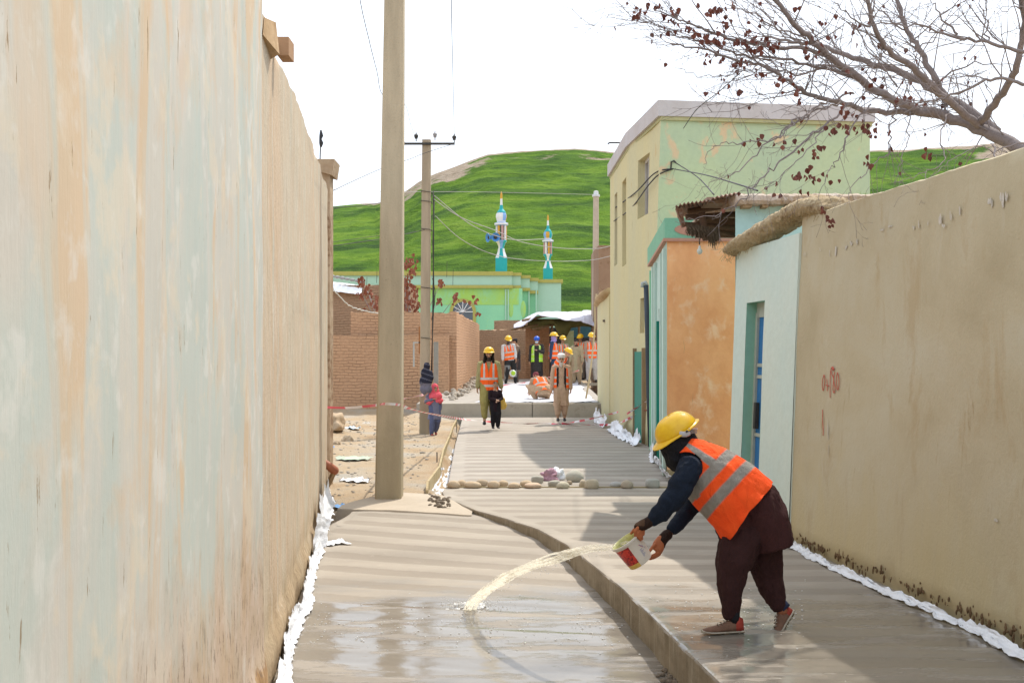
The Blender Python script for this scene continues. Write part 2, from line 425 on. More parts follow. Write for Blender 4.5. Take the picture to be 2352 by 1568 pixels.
for i in range(120):
    t = i/85; row = []
    for px in cols:
        rid = interp(px, RID)+2.2*nz(px*.02, 3, 0)+1.2*nz(px*.07, 1, 0)
        dist = 190 if px > 900 else lerp(215, 190, smooth((px-860)/60))
        zr = CH+(HY-rid)*dist/F
        D = lerp(92, dist, t) if t <= 1 else dist+(t-1)*120
        X = (px-CX)/F*(D if t < 1 else D)
        u = min(t, 1)
        pr = .62*u+.38*u**.55 if t <= 1 else 1-.5*(t-1)
        z = lerp(1.2, zr, pr)
        q = z*.42+1.6*nz(X*.035, D*.03, 5)+.7*nz(X*.11, D*.08, 9)
        st = (q-math.floor(q)); ter = (smooth(st)-st)
        k = smooth(u/.12)*(smooth((1-u)/.05) if t <= 1 else 0)
        z += k*(ter*1.3+.55*nz(X*.06, D*.07, 1)+.5*nz(X*.3, D*.3, z*.4)+.25*nz(X*.8, D*.6, 3))
        row.append((X, D, z))
        b = .0+.80*smooth((u-.955)/.04)
        b += .75*math.exp(-((px-1040)/110)**2)*smooth((u-.70)/.2)+.75*math.exp(-((px-2300)/90)**2)*smooth((u-.62)/.25)
        b += .55*math.exp(-((px-1350)/200)**2)*math.exp(-((u-.90)/.045)**2)
        b += .40*math.exp(-((px-850)/120)**2)*smooth((u-.6)/.3)+.35*smooth((.22-u)/.2)*smooth((1500-px)/400)
        bare.append(b)
    rows.append(row)
mb.grid(rows)
o = mb.build('hill', m_hill(), sm=True); tag(o, kind='structure')
at = o.data.attributes.new('bare', 'FLOAT', 'POINT'); at.data.foreach_set('value', bare)

# ================================================================ lane walls
def lane_wall(name, p0, p1, thick, ztop, zbot, mat, label, cat='wall', n=90, nzr=26, rough=.006, batter=0.0, ground=-.5, undercut=None, parent=None, mats=None):
    """wall along p0->p1; lane face is to the left of the direction p0->p1 flipped by sign of thick"""
    p0, p1 = V((*p0, 0)), V((*p1, 0)); d = (p1-p0); L = d.length; d.normalize()
    nrm = V((-d.y, d.x, 0))*(1 if thick > 0 else -1); T = abs(thick)
    mb = MB(); rows = []
    for i in range(n+1):
        u = i/n; q = p0+d*L*u; zt = ztop(u)+.012*nz(u*L*2.2, 1, 0)+.006*nz(u*L*9, 2, 0); row = []
        for j in range(nzr+1):
            v = j/nzr; z = lerp(ground, zt, v)
            inn = batter*(z)/3.0
            w_ = rough*nz(u*L*1.4, z*.8, 3)*2+rough*.7*nz(u*L*6, z*2.5, 5)
            uc = undercut(u, z) if undercut else 0
            row.append(q+nrm*(inn+uc)+nrm*w_+V((0, 0, z)))
        row.append(q+nrm*(batter*zt/3+.02)+V((0, 0, zt+.012)))
        row.append(q+nrm*(T-.02)+V((0, 0, zt+.01)))
        row.append(q+nrm*T+V((0, 0, zt)))
        row.append(q+nrm*T+V((0, 0, ground)))
        rows.append(row)
    mb.grid(rows, flip=thick < 0)
    mb.poly(rows[0] if thick > 0 else rows[0][::-1]); mb.poly(rows[-1][::-1] if thick > 0 else rows[-1])
    o = mb.build(name, mat, parent, sm=40)
    if label: tag(o, label, cat)
    return o
m = Mt('limewashed_mud_plaster'); p = m.pos((1, 1.0, .25)); a = m.noise(p, 1.5, 4, .55, .6); b = m.noise(m.pos((1, 1, .20)), 2.3, 4, .58, .8); c = m.noise(m.pos((1, 1, .9)), 2.3, 5, .62, .6); q = m.noise(m.pos((1, .8, 1.0)), 6, 5, .62, .3); fine = m.noise(m.pos((1, .5, 1)), 22, 4, .6)
col = m.ramp(a, [(.34, (.49, .485, .43)), (.46, (.54, .505, .44)), (.55, (.47, .50, .45)), (.68, (.56, .51, .45))])
col = m.mix(m.ramp(b, [(.535, 0.0), (.62, .75)]), col, (.60, .43, .27))
col = m.mix(m.ramp(b, [(.32, .5), (.44, 0.0)]), col, (.42, .47, .43))
col = m.mix(m.ramp(m.math('ADD', m.math('MULTIPLY', c, .6), m.math('MULTIPLY', q, .4)), [(.53, 0.0), (.60, .6)]), col, (.62, .54, .42))
col = m.mix(m.ramp(q, [(.30, .45), (.37, 0.0)]), col, (.60, .59, .54))
# vertical cracks and chips
cr = m.noise(m.pos((1, 3.2, .5)), 6, 6, .75, .3)
col = m.mix(m.ramp(m.noise(m.pos((1, .9, .9)), 5.5, 4, .6, .2), [(.56, 0.0), (.66, .5)]), col, (.64, .62, .57))
col = m.mix(m.ramp(m.noise(m.pos((1, .7, .6)), 3.1, 5, .6, .3), [(.57, 0.0), (.66, .45)]), col, (.58, .43, .29))
col = m.mix(m.ramp(cr, [(.635, 0.0), (.67, .85)]), col, (.25, .17, .09))
x = m.xyz(); zz = m.math('ADD', x[2], m.math('MULTIPLY', m.math('SUBTRACT', m.noise(m.pos((1, 2.4, 1.3)), 1.5, 7, .72), .5), 1.3))
low = m.ramp(m.math('ADD', m.math('MULTIPLY', zz, .25), .25), [(.36, 1.0), (.50, 0.0)])
col = m.mix(m.math('MULTIPLY', low, .85), col, m.ramp(m.math('ADD', m.math('MULTIPLY', q, .5), m.math('MULTIPLY', c, .5)), [(.34, (.22, .15, .08)), (.43, (.46, .34, .23)), (.55, (.53, .40, .30)), (.66, (.60, .53, .45))]))
base = m.ramp(m.math('ADD', m.math('MULTIPLY', m.math('ADD', x[2], m.math('MULTIPLY', m.math('SUBTRACT', m.noise(m.pos((1, 2, 2)), 3.5, 6, .7), .5), .35)), 1.0), .3), [(.26, 1.0), (.30, 0.0)])
col = m.mix(base, col, m.ramp(q, [(.3, (.26, .15, .07)), (.6, (.46, .30, .16))]))
cr2 = m.noise(m.pos((1, 2.4, .8)), 12, 5, .75, .2)
col = m.mix(m.math('MULTIPLY', low, m.ramp(cr2, [(.56, 0.0), (.62, .8)])), col, (.17, .12, .09))
m_left = m.done(col, .93, m.math('ADD', m.math('MULTIPLY', q, .3), m.math('ADD', m.math('MULTIPLY', cr, -.7), m.math('MULTIPLY', fine, .12))), .35, .012, .12)
m = Mt('flaking_tan_plaster'); a = m.noise(m.pos((1, .8, .06)), 2.2, 6, .6, .3); q = m.noise(m.pos((1, .8, .16)), 14, 6, .7); fine = m.noise(m.pos(), 40, 4, .7); cr = m.noise(m.pos((1, 2.0, .5)), 5, 5, .72, .2)
col = m.ramp(a, [(.33, (.52, .47, .37)), (.47, (.56, .46, .34)), (.6, (.57, .43, .30)), (.7, (.52, .49, .40))])
col = m.mix(m.ramp(q, [(.56, 0.0), (.64, .6)]), col, (.66, .62, .54))
col = m.mix(m.ramp(q, [(.30, .5), (.40, 0.0)]), col, (.46, .34, .21))
col = m.mix(m.ramp(cr, [(.67, 0.0), (.71, .7)]), col, (.24, .17, .10))
x = m.xyz(); zz = m.math('ADD', x[2], m.math('MULTIPLY', m.math('SUBTRACT', m.noise(m.pos((1, 1.5, 1.5)), 1.5, 7, .72), .5), .9))
low = m.ramp(m.math('ADD', m.math('MULTIPLY', zz, .25), .25), [(.24, 1.0), (.33, 0.0)])
col = m.mix(m.math('MULTIPLY', low, .8), col, m.ramp(q, [(.3, (.28, .19, .11)), (.6, (.48, .36, .22))]))
m_left2 = m.done(col, .93, m.math('ADD', m.math('MULTIPLY', q, .8), m.math('ADD', m.math('MULTIPLY', cr, -.7), m.math('MULTIPLY', fine, .25))), .8, .03, .12)
m_adobe = plaster('raw_mud', (.44, .31, .18), (.50, .37, .24), (.33, .22, .12), (1, 1, .5), (.5, .62), 2.5, .9, 3)
YS = F/396.0
lane_wall('plastered_wall', (left_x(-3), -3), (left_x(YS), YS), .42, lambda u: 4.35, None, m_left,
          'near tall limewashed mud wall with pale green and orange vertical stains', n=150, nzr=60,
          undercut=lambda u, z: -.035*smooth((.0+.07*nz(u*9.6*2.5, 0, 1)-z)/.05)+.03*nz(u*20, z*4, 2)*(z < .0))
lane_wall('plastered_wall', (left_x(YS)-.012, YS+.004), (left_x(14.5)-.012, 14.5), .42,
          lambda u: 3.72+.12*smooth((u-.1)/.3)+.05*nz(u*9, 4, 4), None, m_left2,
          'far tan section of the left wall with ragged top and exposed mud base', n=150, nzr=60,
          undercut=lambda u, z: -.03*smooth((.02+.08*nz(u*8*2.1, 0, 7)-z)/.05)+.03*nz(u*18, z*4, 2)*(z < .03), rough=.009)
# clods and bricks standing on the far section
mb = MB(); mb.hexa([q+V((0, dy, 0)) for dy in (0,) for q in (S(604, 80, 394), S(642, 125, 372), S(642, 125, 372)+V((-.1, .15, 0)), S(604, 80, 394)+V((-.1, .15, 0)))]+[S(607, 40, 390), S(634, 52, 374), S(634, 52, 374)+V((-.08, .13, 0)), S(607, 40, 390)+V((-.08, .13, 0))])
o = mb.build('mud_clod', m_adobe, sm=50, loc=S(620, 100, 380)); tag(o, 'lump of broken mud on top of the left wall just behind its tall part', 'clod')
mb = MB(); c = S(657, 118, 350); mb.box(c+V((-.04, -.09, -.05)), c+V((.035, .09, .07)))
o = mb.build('mud_brick', plaster('burnt_brick', (.38, .23, .14), (.44, .29, .18), (.30, .18, .1)), loc=c); tag(o, 'single brown brick sticking up from the top of the left wall', 'brick')
# parapet end / chimney behind the wall
t = thing('brick_pillar', (S(750, 400, 168).x, F/168, 0), 'brown brick pillar with wider cap rising above the far end of the left wall', 'pillar')
m_bc = plaster('pillar_plaster', (.36, .26, .17), (.46, .36, .26), (.24, .15, .09), (1, 1, 1), (.5, .6), 4)
a = S(738, 820, 168); b = S(760, 390, 168); mb = MB(); mb.box((a.x-.02, a.y-.1, -.1), (b.x, a.y+.2, b.z)); mb.build('shaft', m_bc, t)
mb = MB(); p0 = S(728, 392, 168); p1 = S(773, 371, 168); mb.hexa([(p0.x,a.y-.18,p0.z-.02),(p1.x-.03,a.y-.18,p0.z-.09),(p1.x-.03,a.y+.28,p0.z-.09),(p0.x,a.y+.28,p0.z-.02),(p0.x,a.y-.2,p1.z),(p1.x,a.y-.2,p1.z),(p1.x,a.y+.3,p1.z),(p0.x,a.y+.3,p1.z)]); mb.build('cap', m_bc, t)
t = thing('iron_spike', S(736, 371, 168), 'dark iron rod wrapped in cloth standing on the brown brick pillar', 'rod')
m_dark = plain('dark_iron', (.05, .045, .04), .7, .3)
mb = MB(); mb.tube([S(735, 371, 168), S(736, 340, 168), S(737, 318, 168)], .009, 6); mb.build('rod', m_dark, t)
mb = MB(); mb.tube([S(737, 338, 168), S(738, 329, 168), S(736, 320, 168), S(738, 312, 168), S(737, 299, 168)], [.014, .03, .018, .028, .012], 8); mb.build('wrapping', plain('black_cloth', (.04, .04, .045)), t, sm=True)

# right cream wall
m = Mt('brown_mud_render'); p = m.pos((1, .8, .8)); a = m.noise(p, .9, 6, .6, .3); b = m.noise(m.pos((1, 1.3, .45)), 2.4, 6, .66, .5); d = m.noise(m.pos(), 30, 4, .7)
col = m.ramp(a, [(.34, (.45, .375, .245)), (.5, (.52, .445, .305)), (.66, (.55, .495, .37))])
col = m.mix(m.ramp(b, [(.56, 0.0), (.68, .6)]), col, (.45, .34, .20))
col = m.mix(m.ramp(b, [(.27, .5), (.38, 0.0)]), col, (.56, .50, .385))
x = m.xyz(); zz = m.math('ADD', x[2], m.math('MULTIPLY', m.math('SUBTRACT', b, .5), 1.6))
col = m.mix(m.ramp(m.math('MULTIPLY', zz, .3), [(.02, .7), (.26, 0.0)]), col, (.56, .46, .26))
st = m.noise(m.pos((1, 2.6, .5)), 2.6, 6, .7, .3)
band = m.ramp(m.math('MULTIPLY', x[2], .4), [(.22, 0.0), (.36, 1.0), (.56, 1.0), (.66, 0.0)])
col = m.mix(m.math('MULTIPLY', band, m.ramp(st, [(.60, 0.0), (.70, .75)])), col, (.34, .225, .11))
m_cream = m.done(col, .92, m.math('ADD', m.math('MULTIPLY', b, .8), m.math('MULTIPLY', d, .3)), .5, .03, .12)
YC = 10.45
wr = lane_wall('mud_wall', (RIGHT_A+KV*-3, -3), (RIGHT_A+KV*YC, YC), -.4, lambda u: 2.90+.10*u, None, m_cream,
     'long brown mud plastered wall on the right marked with red paint', n=160, nzr=40, batter=.11, rough=.008,
     undercut=lambda u, z: .045*smooth((.10+.05*nz(u*13.5*3, 0, 3)-z)/.03)*(z < .2)+.012*nz(u*13.5*9, z*9, 4)*(z < .16))
# exposed soft soil along its foot: dark crumbs
mb = MB(); rnd = random.Random(5)
for i in range(300):
    Y = rnd.uniform(4, YC-.1)
    X = RIGHT_A+KV*Y+.004; z = .085+.05*nz((10.45-Y)*3, 0, 3)+rnd.gauss(0, .022)
    r = rnd.uniform(.004, .013); mb.ell((X-.002, Y, max(z, .03)), (r*.8, r*.9, r*rnd.uniform(.8, 3.2)), k=5, n=4)
mb.build('crumbling_edge', plain('dark_soil', (.17, .105, .055), .95, .4, 20), wr, sm=True)
# wall writing and marks
m_red = plain('red_spray_paint', (.55, .12, .085), .8, .3, 30)
def on_right(px, py):
    X = None; s = 250.0
    for _ in range(20):
        z = CH-(py-HY)/s; Y = F/s; X = RIGHT_A+KV*Y+.11*z/3; s = (px-CX)/X
    return V((X, F/s, CH-(py-HY)/s))
def stroke(mb, pts, r=.006, off=.010):
    P = [on_right(*p)+V((-off, -off*.1, 0)) for p in catmull(pts, 5)]
    mb.tube(P, [(.003, r*.68)]*len(P), 6, side=(1, .1133, 0))
def zc(x, y): return ((3100+x*.2551)*.57422, (1400+y*.2551)*.57422)
mb = MB()
for st_ in ([(785,385),(765,460),(758,560),(772,632),(790,560),(800,460),(785,385)], [(832,455),(836,560),(836,640)], [(815,545),(840,552),(862,562)],
          [(945,300),(925,265),(900,285),(885,380),(882,560),(882,745)], [(895,290),(905,370),(930,425),(945,520),(962,610),(943,668),(925,610),(935,500),(938,420),(955,345)],
          [(998,350),(980,430),(982,540),(1000,622),(1020,560),(1018,440),(998,350)]):
    stroke(mb, [zc(*q) for q in st_], .007)
stroke(mb, [zc(915, 270), zc(925, 295), zc(940, 305)], .02)
mb.build('painted_number', m_red, wr, sm=True)
mb = MB(); stroke(mb, [zc(763, 930), zc(765, 1100), zc(775, 1250), zc(772, 1340)], .007); mb.build('paint_line', m_red, wr, sm=True)
m_chalk = plain('lime_smear', (.58, .53, .46), .9, .2, 30)
mb = MB()
for x0, y0, w0, h0 in [(3350,1010,14,34),(3322,1018,5,20),(3390,990,16,10),(3410,975,18,12),(3430,968,10,20),(3285,1000,4,14),(3225,1015,4,18),(3218,1018,3,8),(3530,918,12,8),(3560,905,20,6),(3660,912,6,14),(3680,900,5,18),(3718,890,4,18),(3770,880,14,26),(3776,905,12,10),(3808,862,5,26),(3845,840,6,30),(3965,805,14,18),(3972,820,8,22),(4015,800,14,30),(4030,790,8,20),(3316,1725,5,60),(3318,1790,4,40),(3990,2080,12,8)]:
    for k in range(3):
        xx = (x0+rnd.gauss(0, w0*.3))*.57422; yy = (y0+rnd.gauss(0, h0*.25))*.57422
        q = on_right(xx, yy); r = [rnd.uniform(.5, 1.1) for _ in range(8)]
        n_ = V((-1, -.1133, 0)).normalized(); tt = V((-.1133, 1, 0)).normalized()
        rr = (w0*.57/390, h0*.57/390)
        mb.poly([q+n_*(.010+.001*k)+tt*math.cos(a*PI/4)*rr[0]*r[a]*.8+V((0, 0, math.sin(a*PI/4)*rr[1]*r[a]*.9)) for a in range(8)])
mb.build('lime_marks', m_chalk, wr)
# ================================================================ platform and step at the lane's end
m_blk = plaster('step_concrete', (.37, .335, .275), (.42, .38, .32), (.27, .24, .19), (1, 1, 1), (.55, .66), 1.5, .4)
mb = MB(); rows = []
for i in range(40):
    Y = lerp(30.95, 44.5, i/39)
    z = lerp(.455, .86, smooth((Y-31)/13)*.3+.7*(Y-31)/13.5)
    rows.append([(X, Y, z+.012*nz(X*2, Y, 1)) for X in [-2.6+.2*k for k in range(27)]])
mb.grid(rows)
f = [v.copy() for v in mb.v[:27]]; n0 = len(mb.v); mb.v += [V((v.x, v.y, -.4)) for v in f]
for j in range(26): mb.f.append((j+1, j, n0+j, n0+j+1)); mb.m.append(0)
o = mb.build('platform', m_plat, sm=35); tag(o, kind='structure')
m_plastic = plain('white_polythene', (.80, .81, .84), .38, .06, 9, .6, .5)
def sheet(name, mb, label, group, cat='plastic sheet', parent=None, mat=None):
    o = mb.build(name, mat or m_plastic, parent, sm=True); tag(o, label, cat, group); return o
# low retaining wall (riser) with its joints
t = thing('concrete_step', (G(1230, 956, .1).x, 30.85, .1), 'low grey concrete step wall across the lane behind the old man', 'step')
xa, xb = S(975, 0, 84.6).x, S(1374, 0, 84.6).x
for k, (u0, u1) in enumerate([(0, .33), (.333, .62), (.623, .78), (.783, 1)]):
    mb = MB(); x0, x1 = lerp(xa, xb, u0), lerp(xa, xb, u1)
    pr = .0 if k else -.0
    mb.hexa([(x0, 30.86, -.3), (x1, 30.86, -.3), (x1, 30.98, -.3), (x0, 30.98, -.3), (x0, 30.88, .46), (x1-.01, 30.88, .46), (x1-.01, 31.0, .475), (x0, 31.0, .475)])
    mb.build('panel', m_blk, t)
# white curing sheet on the platform
mb = MB(); rows = []
for i in range(30):
    Y = lerp(31.15, 41.0, i/29); row = []
    for j in range(50):
        X = lerp(interp(Y, [(31, -1.0), (36, -.6), (41, -.9)]), 2.35, j/49)
        z = lerp(.455, .86, .3*smooth((Y-31)/13)+.7*(Y-31)/13.5)+.03+.02*nz(X*2.2, Y*.8, 4)+.03*abs(nz(X*6, Y*2, 7))*(.4 if 2 < i < 27 else 1)
        row.append((X+.12*nz(Y*1.3, 3, j*.01), Y, z))
    rows.append(row)
mb.grid(rows); sheet('plastic_sheet', mb, 'wide white plastic sheet covering the raised concrete behind the old man', None, mat=plain('dusty_polythene', (.56, .56, .59), .45, .12, 3, .6, .4))
# second riser in the back
mb = MB(); q0, q1 = S(1150, 884, 64), S(1372, 880, 64)
mb.box((q0.x, q0.y, .7), (q1.x, q0.y+.25, CH-(879-HY)/64)); o = mb.build('concrete_kerb', m_blk, loc=V((q0.x, q0.y, .8))); tag(o, 'second grey kerb further back under the feet of the rear workers', 'kerb')

# ================================================================ brick walls on the left
def m_brick(name, c1, c2, mort, sc=1.0, mix_y=1.0):
    m = Mt(name); x = m.xyz()
    cb = m.n('ShaderNodeCombineXYZ'); m.l(m.math('ADD', x[0], m.math('MULTIPLY', x[1], mix_y)), cb.inputs[0]); m.l(x[2], cb.inputs[1])
    wob = m.noise(m.pos(), 2.2, 4); mp = m.n('ShaderNodeVectorMath', operation='ADD')
    m.l(cb.outputs[0], mp.inputs[0]); cc = m.n('ShaderNodeCombineXYZ'); m.l(m.math('MULTIPLY', m.math('SUBTRACT', wob, .5), .13), cc.inputs[1]); m.l(m.math('MULTIPLY', m.math('SUBTRACT', wob, .5), .3), cc.inputs[0]); m.l(cc.outputs[0], mp.inputs[1])
    b = m.n('ShaderNodeTexBrick'); b.offset = .5; b.inputs['Scale'].default_value = 1; b.inputs['Brick Width'].default_value = .27*sc; b.inputs['Row Height'].default_value = .095*sc
    b.inputs['Mortar Size'].default_value = .011*sc; b.inputs['Mortar Smooth'].default_value = .4; b.inputs['Bias'].default_value = -.2
    m.l(mp.outputs[0], b.inputs['Vector'])
    for k, v in (('Color1', c1), ('Color2', c2), ('Mortar', mort)): b.inputs[k].default_value = (*v, 1)
    n1 = m.noise(m.pos(), .8, 6, .65); n2 = m.noise(m.pos(), 14, 5, .7)
    smear = m.ramp(n1, [(.36, .1), (.56, .92)])
    col = m.mix(smear, b.outputs['Color'], m.ramp(n2, [(.3, sc3(c2, .85)), (.7, sc3(c1, 1.15))]))
    col = m.mix(m.ramp(n2, [(.62, 0.0), (.72, .5)]), col, sc3(mort, .7))
    h = m.math('ADD', m.math('MULTIPLY', b.outputs['Fac'], m.math('SUBTRACT', -1.0, m.math('MULTIPLY', smear, -.7))), m.math('MULTIPLY', n2, .5))
    return m.done(col, .95, h, .9, .03, .1)
m_br = m_brick('sun_dried_brick', (.53, .325, .20), (.46, .28, .17), (.28, .165, .10))
m_br2 = m_brick('grey_mud_brick', (.38, .25, .16), (.33, .215, .14), (.20, .13, .08))
def rough_wall(name, foot, z0, z1, mat, label, cat='wall', parent=None, step=.16, jag=.035, group=None):
    """closed wall body following a footprint with a ragged top edge"""
    P = []
    k = len(foot)
    for i in range(k):
        a, b = V(foot[i]), V(foot[(i+1) % k]); za, zb = z1[i], z1[(i+1) % k]; n = max(1, int((b-a).length/step))
        for j in range(n):
            t = j/n; q = a.lerp(b, t); P.append((q.x, q.y, lerp(za, zb, t)))
    rs = []
    for v in (0, .25, .5, .75, .93, 1):
        r = []
        for x, y, zt in P:
            zt2 = zt+jag*nz(x*5, y*5, 1)+jag*.6*(1 if nz(x*2.3, y*2.3, 6) > .1 else -.3)
            r.append(V((x+.012*nz(x*3, y*3, v*5), y+.012*nz(x*3, v*5, y*2), lerp(z0, zt2, v))))
        rs.append(r)
    mb = MB(); n0 = len(mb.v); mb.rings(rs, caps=False)
    top = rs[-1]; mb.poly(top)
    o = mb.build(name, mat, parent, sm=30, loc=None if parent else V((P[0][0], P[0][1], z0)))
    if label: tag(o, label, cat, group)
    return o
Yb = F/73
xl = S(690, 0, 73).x
zt = CH+50/73
rough_wall('brick_wall', [(xl, Yb), (S(1030,0,73).x, Yb), (S(1030,0,73).x+.07, Yb+1.9), (S(1030,0,73).x-.33, Yb+1.9), (S(1030,0,73).x-.37, Yb+.35), (xl, Yb+.35)], -.55, [zt, zt+.0, zt-.02, zt, zt, zt],
           m_br, 'front sun dried brick wall behind the near concrete pole', jag=.02)
sx = S(1050, 0, 71.5).x; Yu = Yb+.42; zu = CH+102/72.9
rough_wall('brick_wall', [(S(806,0,72).x, Yu), (sx, Yu), (-1.62, Yu+5), (-1.40, 49.0), (-1.80, 49.0), (-2.0, Yu+5), (sx-.4, Yu+.4), (S(806,0,72).x, Yu+.4)], -.3,
           [zu+.03, zu+.02, zu-.02, CH+75/53.6, CH+75/53.6, zu, zu, zu], m_br, 'taller brick wall with a sunlit side running along the lane', jag=.05)
# pilaster slot with the shutter slots
m_wood = plain('weathered_timber', (.30, .21, .12), .85, .3, 9, .5, stretch=(1, 1, .2))
# grey back building left
t = thing('mud_brick_house', (S(800,0,62).x, F/62, 0), 'dark mud brick house with a white sheeted roof behind the brick walls', 'house')
z_ = CH+(820-655)/62
rough_wall('wall', [(S(600,0,62).x, F/62), (S(940,0,62).x, F/62), (S(940,0,62).x, F/62+4), (S(600,0,62).x, F/62+4)], -.3, [z_, z_-.02, z_, z_], m_br2, None, parent=t, jag=.04)
mb = MB(); rows = []
for i in range(6):
    rows.append([(lerp(S(690,0,62).x, S(832,0,62).x, j/24), F/62-.25+i*.35, CH+(820-lerp(637, 655, j/24)+ (0 if i else -9))/62+.03*nz(j*.7, i, 0)-(.22 if i == 0 else 0)) for j in range(25)])
mb.grid(rows); mb.build('roof_sheet', plain('white_sheeting', (.85, .85, .86), .5, .05), t, sm=True)
rnd = random.Random(11)
for i in range(7):
    mb = MB(); c = S(762+i*11.5, 635+i*2.1, 62); mb.ell(c+V((0, .1, .02)), (.10, .08, .05+rnd.random()*.02), k=10, n=6)
    mb.build('roof_weight', plain('grey_stone_weight', (.33, .32, .31)) if i == 0 else bpy.data.materials['grey_stone_weight'], t, sm=True)
# further walls down the lane
rough_wall('mud_wall', [(-1.52, 49.2), (S(1212,0,50).x, 52.3), (S(1212,0,50).x, 52.7), (-1.52, 49.6)], -.2, [CH+62/53, CH+62/50, CH+62/50, CH+62/53], m_br2, 'dark mud wall behind the rear workers on the left', jag=.04)
rough_wall('mud_wall', [(S(1135,0,47).x, F/47), (S(1215,0,47).x, F/47), (S(1215,0,47).x, F/47+3), (S(1135,0,47).x, F/47+3)], -.2, [CH+84/47]*4, m_br2, 'plain brown mud block rising just in front of the green mosque wall', jag=.02)
rough_wall('brick_wall', [(S(1207,0,55).x, F/55), (S(1262,0,55).x, F/55), (S(1262,0,55).x, F/55+.4), (S(1207,0,55).x, F/55+.4)], -.2, [CH+72/55]*4, m_br, 'pale brick pier beside the green vested worker under the tarpaulin', jag=.02)
t = thing('brick_pier', (S(1200,0,57).x, F/57, 0), 'short brick pier left of the tarpaulin with slots in its top', 'pier')
rough_wall('pier', [(S(1170,0,57).x, F/57), (S(1207,0,57).x, F/57), (S(1207,0,57).x, F/57+.5), (S(1170,0,57).x, F/57+.5)], -.2, [CH+(820-815)/57]*4, m_br, None, parent=t, jag=.02)
# rubble bank at the foot of the sunlit wall
mb = MB()
for i in range(150):
    Y = rnd.uniform(31, 44); x = interp(Y, [(31, -1.75), (44, -1.3)])+rnd.gauss(0, .16)
    r = rnd.uniform(.03, .11); mb.ell((x, Y, interp(Y, [(31, .05), (33, .45), (44, .8)])+rnd.uniform(0, .18)), (r, r*1.2, r*.7), k=6, n=4)
o = mb.build('rubble', plain('rubble_grey', (.36, .31, .25), .95, .35, 12), sm=False); tag(o, kind='stuff')
# dark shop front
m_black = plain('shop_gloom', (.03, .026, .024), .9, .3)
t = thing('market_shelter', (S(1290,0,58).x, F/58, .8), 'makeshift shelter of white tarpaulin over poles behind the rear workers', 'shelter')
m_tarp = plain('white_tarpaulin', (.55, .545, .62), .55, .06, 2, .5)
TP = [(1180,745),(1196,737),(1215,726),(1235,717),(1262,716),(1300,717),(1335,715),(1348,712),(1372,716)]
BT = [(1182,752),(1200,750),(1222,738),(1240,722),(1266,727),(1300,734),(1335,738),(1355,742),(1374,750)]
mb = MB(); rows = []
for i in range(10):
    v = i/9; row = []
    for j in range(45):
        u = j/44*8; a = int(min(u, 7.999)); fr = u-a
        px = lerp(TP[a][0], TP[a+1][0], fr); py = lerp(TP[a][1], TP[a+1][1], fr); by = lerp(BT[a][1], BT[a+1][1], fr)
        s_ = lerp(60, 52, v)
        p = S(px, lerp(by, py, smooth(v*1.6)), s_); p.z += .05*nz(j*.35, i*.5, 2)
        row.append(p)
    rows.append(row)
mb.grid(rows); o_ = mb.build('tarpaulin', m_tarp, t, sm=True); sd = o_.modifiers.new('t', 'SOLIDIFY'); sd.thickness = .02
mb = MB()
for px, py in ((1215,748),(1240,745),(1262,748),(1240,728)):
    mb.tube([S(px-40, py+8, 58.5), S(px+30, py-6, 57)], .05, 6)
mb.build('pole', m_wood, t, sm=True)
mb = MB(); OL = [(1212,752),(1235,758),(1256,748),(1272,745),(1285,770),(1300,775),(1312,752),(1340,748),(1372,752)]
rows = [[S(x, 733, 57.5) for x, y in OL], [S(x, (y+733)/2, 57.8) for x, y in OL], [S(x, y, 57.5) for x, y in OL]]
mb.grid(rows); o_ = mb.build('hanging_cloth', plain('olive_sacking', (.21, .215, .085), .9, .25, 5), t, sm=True); o_.modifiers.new('t', 'SOLIDIFY').thickness = .02
for px in (1268, 1330, 1369):
    mb = MB(); mb.tube([S(px, 885, 55), S(px, 735, 55)], .05, 6); mb.build('post', m_wood, t, sm=True)
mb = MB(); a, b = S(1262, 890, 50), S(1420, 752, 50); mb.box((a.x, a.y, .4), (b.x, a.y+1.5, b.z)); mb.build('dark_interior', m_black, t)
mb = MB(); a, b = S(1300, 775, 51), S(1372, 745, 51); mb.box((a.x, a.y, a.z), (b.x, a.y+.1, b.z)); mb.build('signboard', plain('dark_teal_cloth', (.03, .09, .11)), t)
rough_wall('mud_wall', [(S(1290,0,53).x, F/53), (S(1318,0,53).x, F/53), (S(1318,0,53).x, F/53+.1), (S(1290,0,53).x, F/53+.1)], 0, [CH+60/53]*4, plain('pale_green_cloth', (.36, .42, .25)), 'pale green panel standing inside the tarpaulin shelter', cat='panel', jag=.03)

# ================================================================ mosque
t = thing('mosque', (S(1100,0,32).x, F/32, 1.5), 'mint green mosque with olive cornices at the foot of the hill', 'mosque')
m_mint = plaster('mint_wall_paint', (.30, .60, .38), (.26, .55, .36), (.40, .60, .20), (1, 1, .5), (.58, .72), .5, .3)
m_mint2 = plain('pale_mint_paint', (.36, .56, .44), .8, .06, .7)
m_lime = plaster('lime_green_stain', (.36, .56, .14), (.30, .56, .26), (.30, .58, .36), (1, 1, .5), (.5, .66), .8, .2)
m_olive = plain('olive_cornice', (.38, .36, .10), .8, .12)
m_white = plain('white_paint', (.72, .72, .72), .6, .05)
def zpx(py, s=32): return CH-(py-HY)/s
def xpx(px, s=32): return (px-CX)/s
Ym = F/32
def mbox(x0, x1, y0, y1, d0, d1, mat, name, par=t, s=32):
    mb = MB(); mb.box((xpx(x0, s), Ym+d0, zpx(y1, s)), (xpx(x1, s), Ym+d1, zpx(y0, s))); return mb.build(name, mat, par)
mbox(620, 1200, 662, 860, 0, 14, m_mint, 'wall')
mbox(900, 1192, 662, 700, -.02, .1, m_lime, 'stained_band')
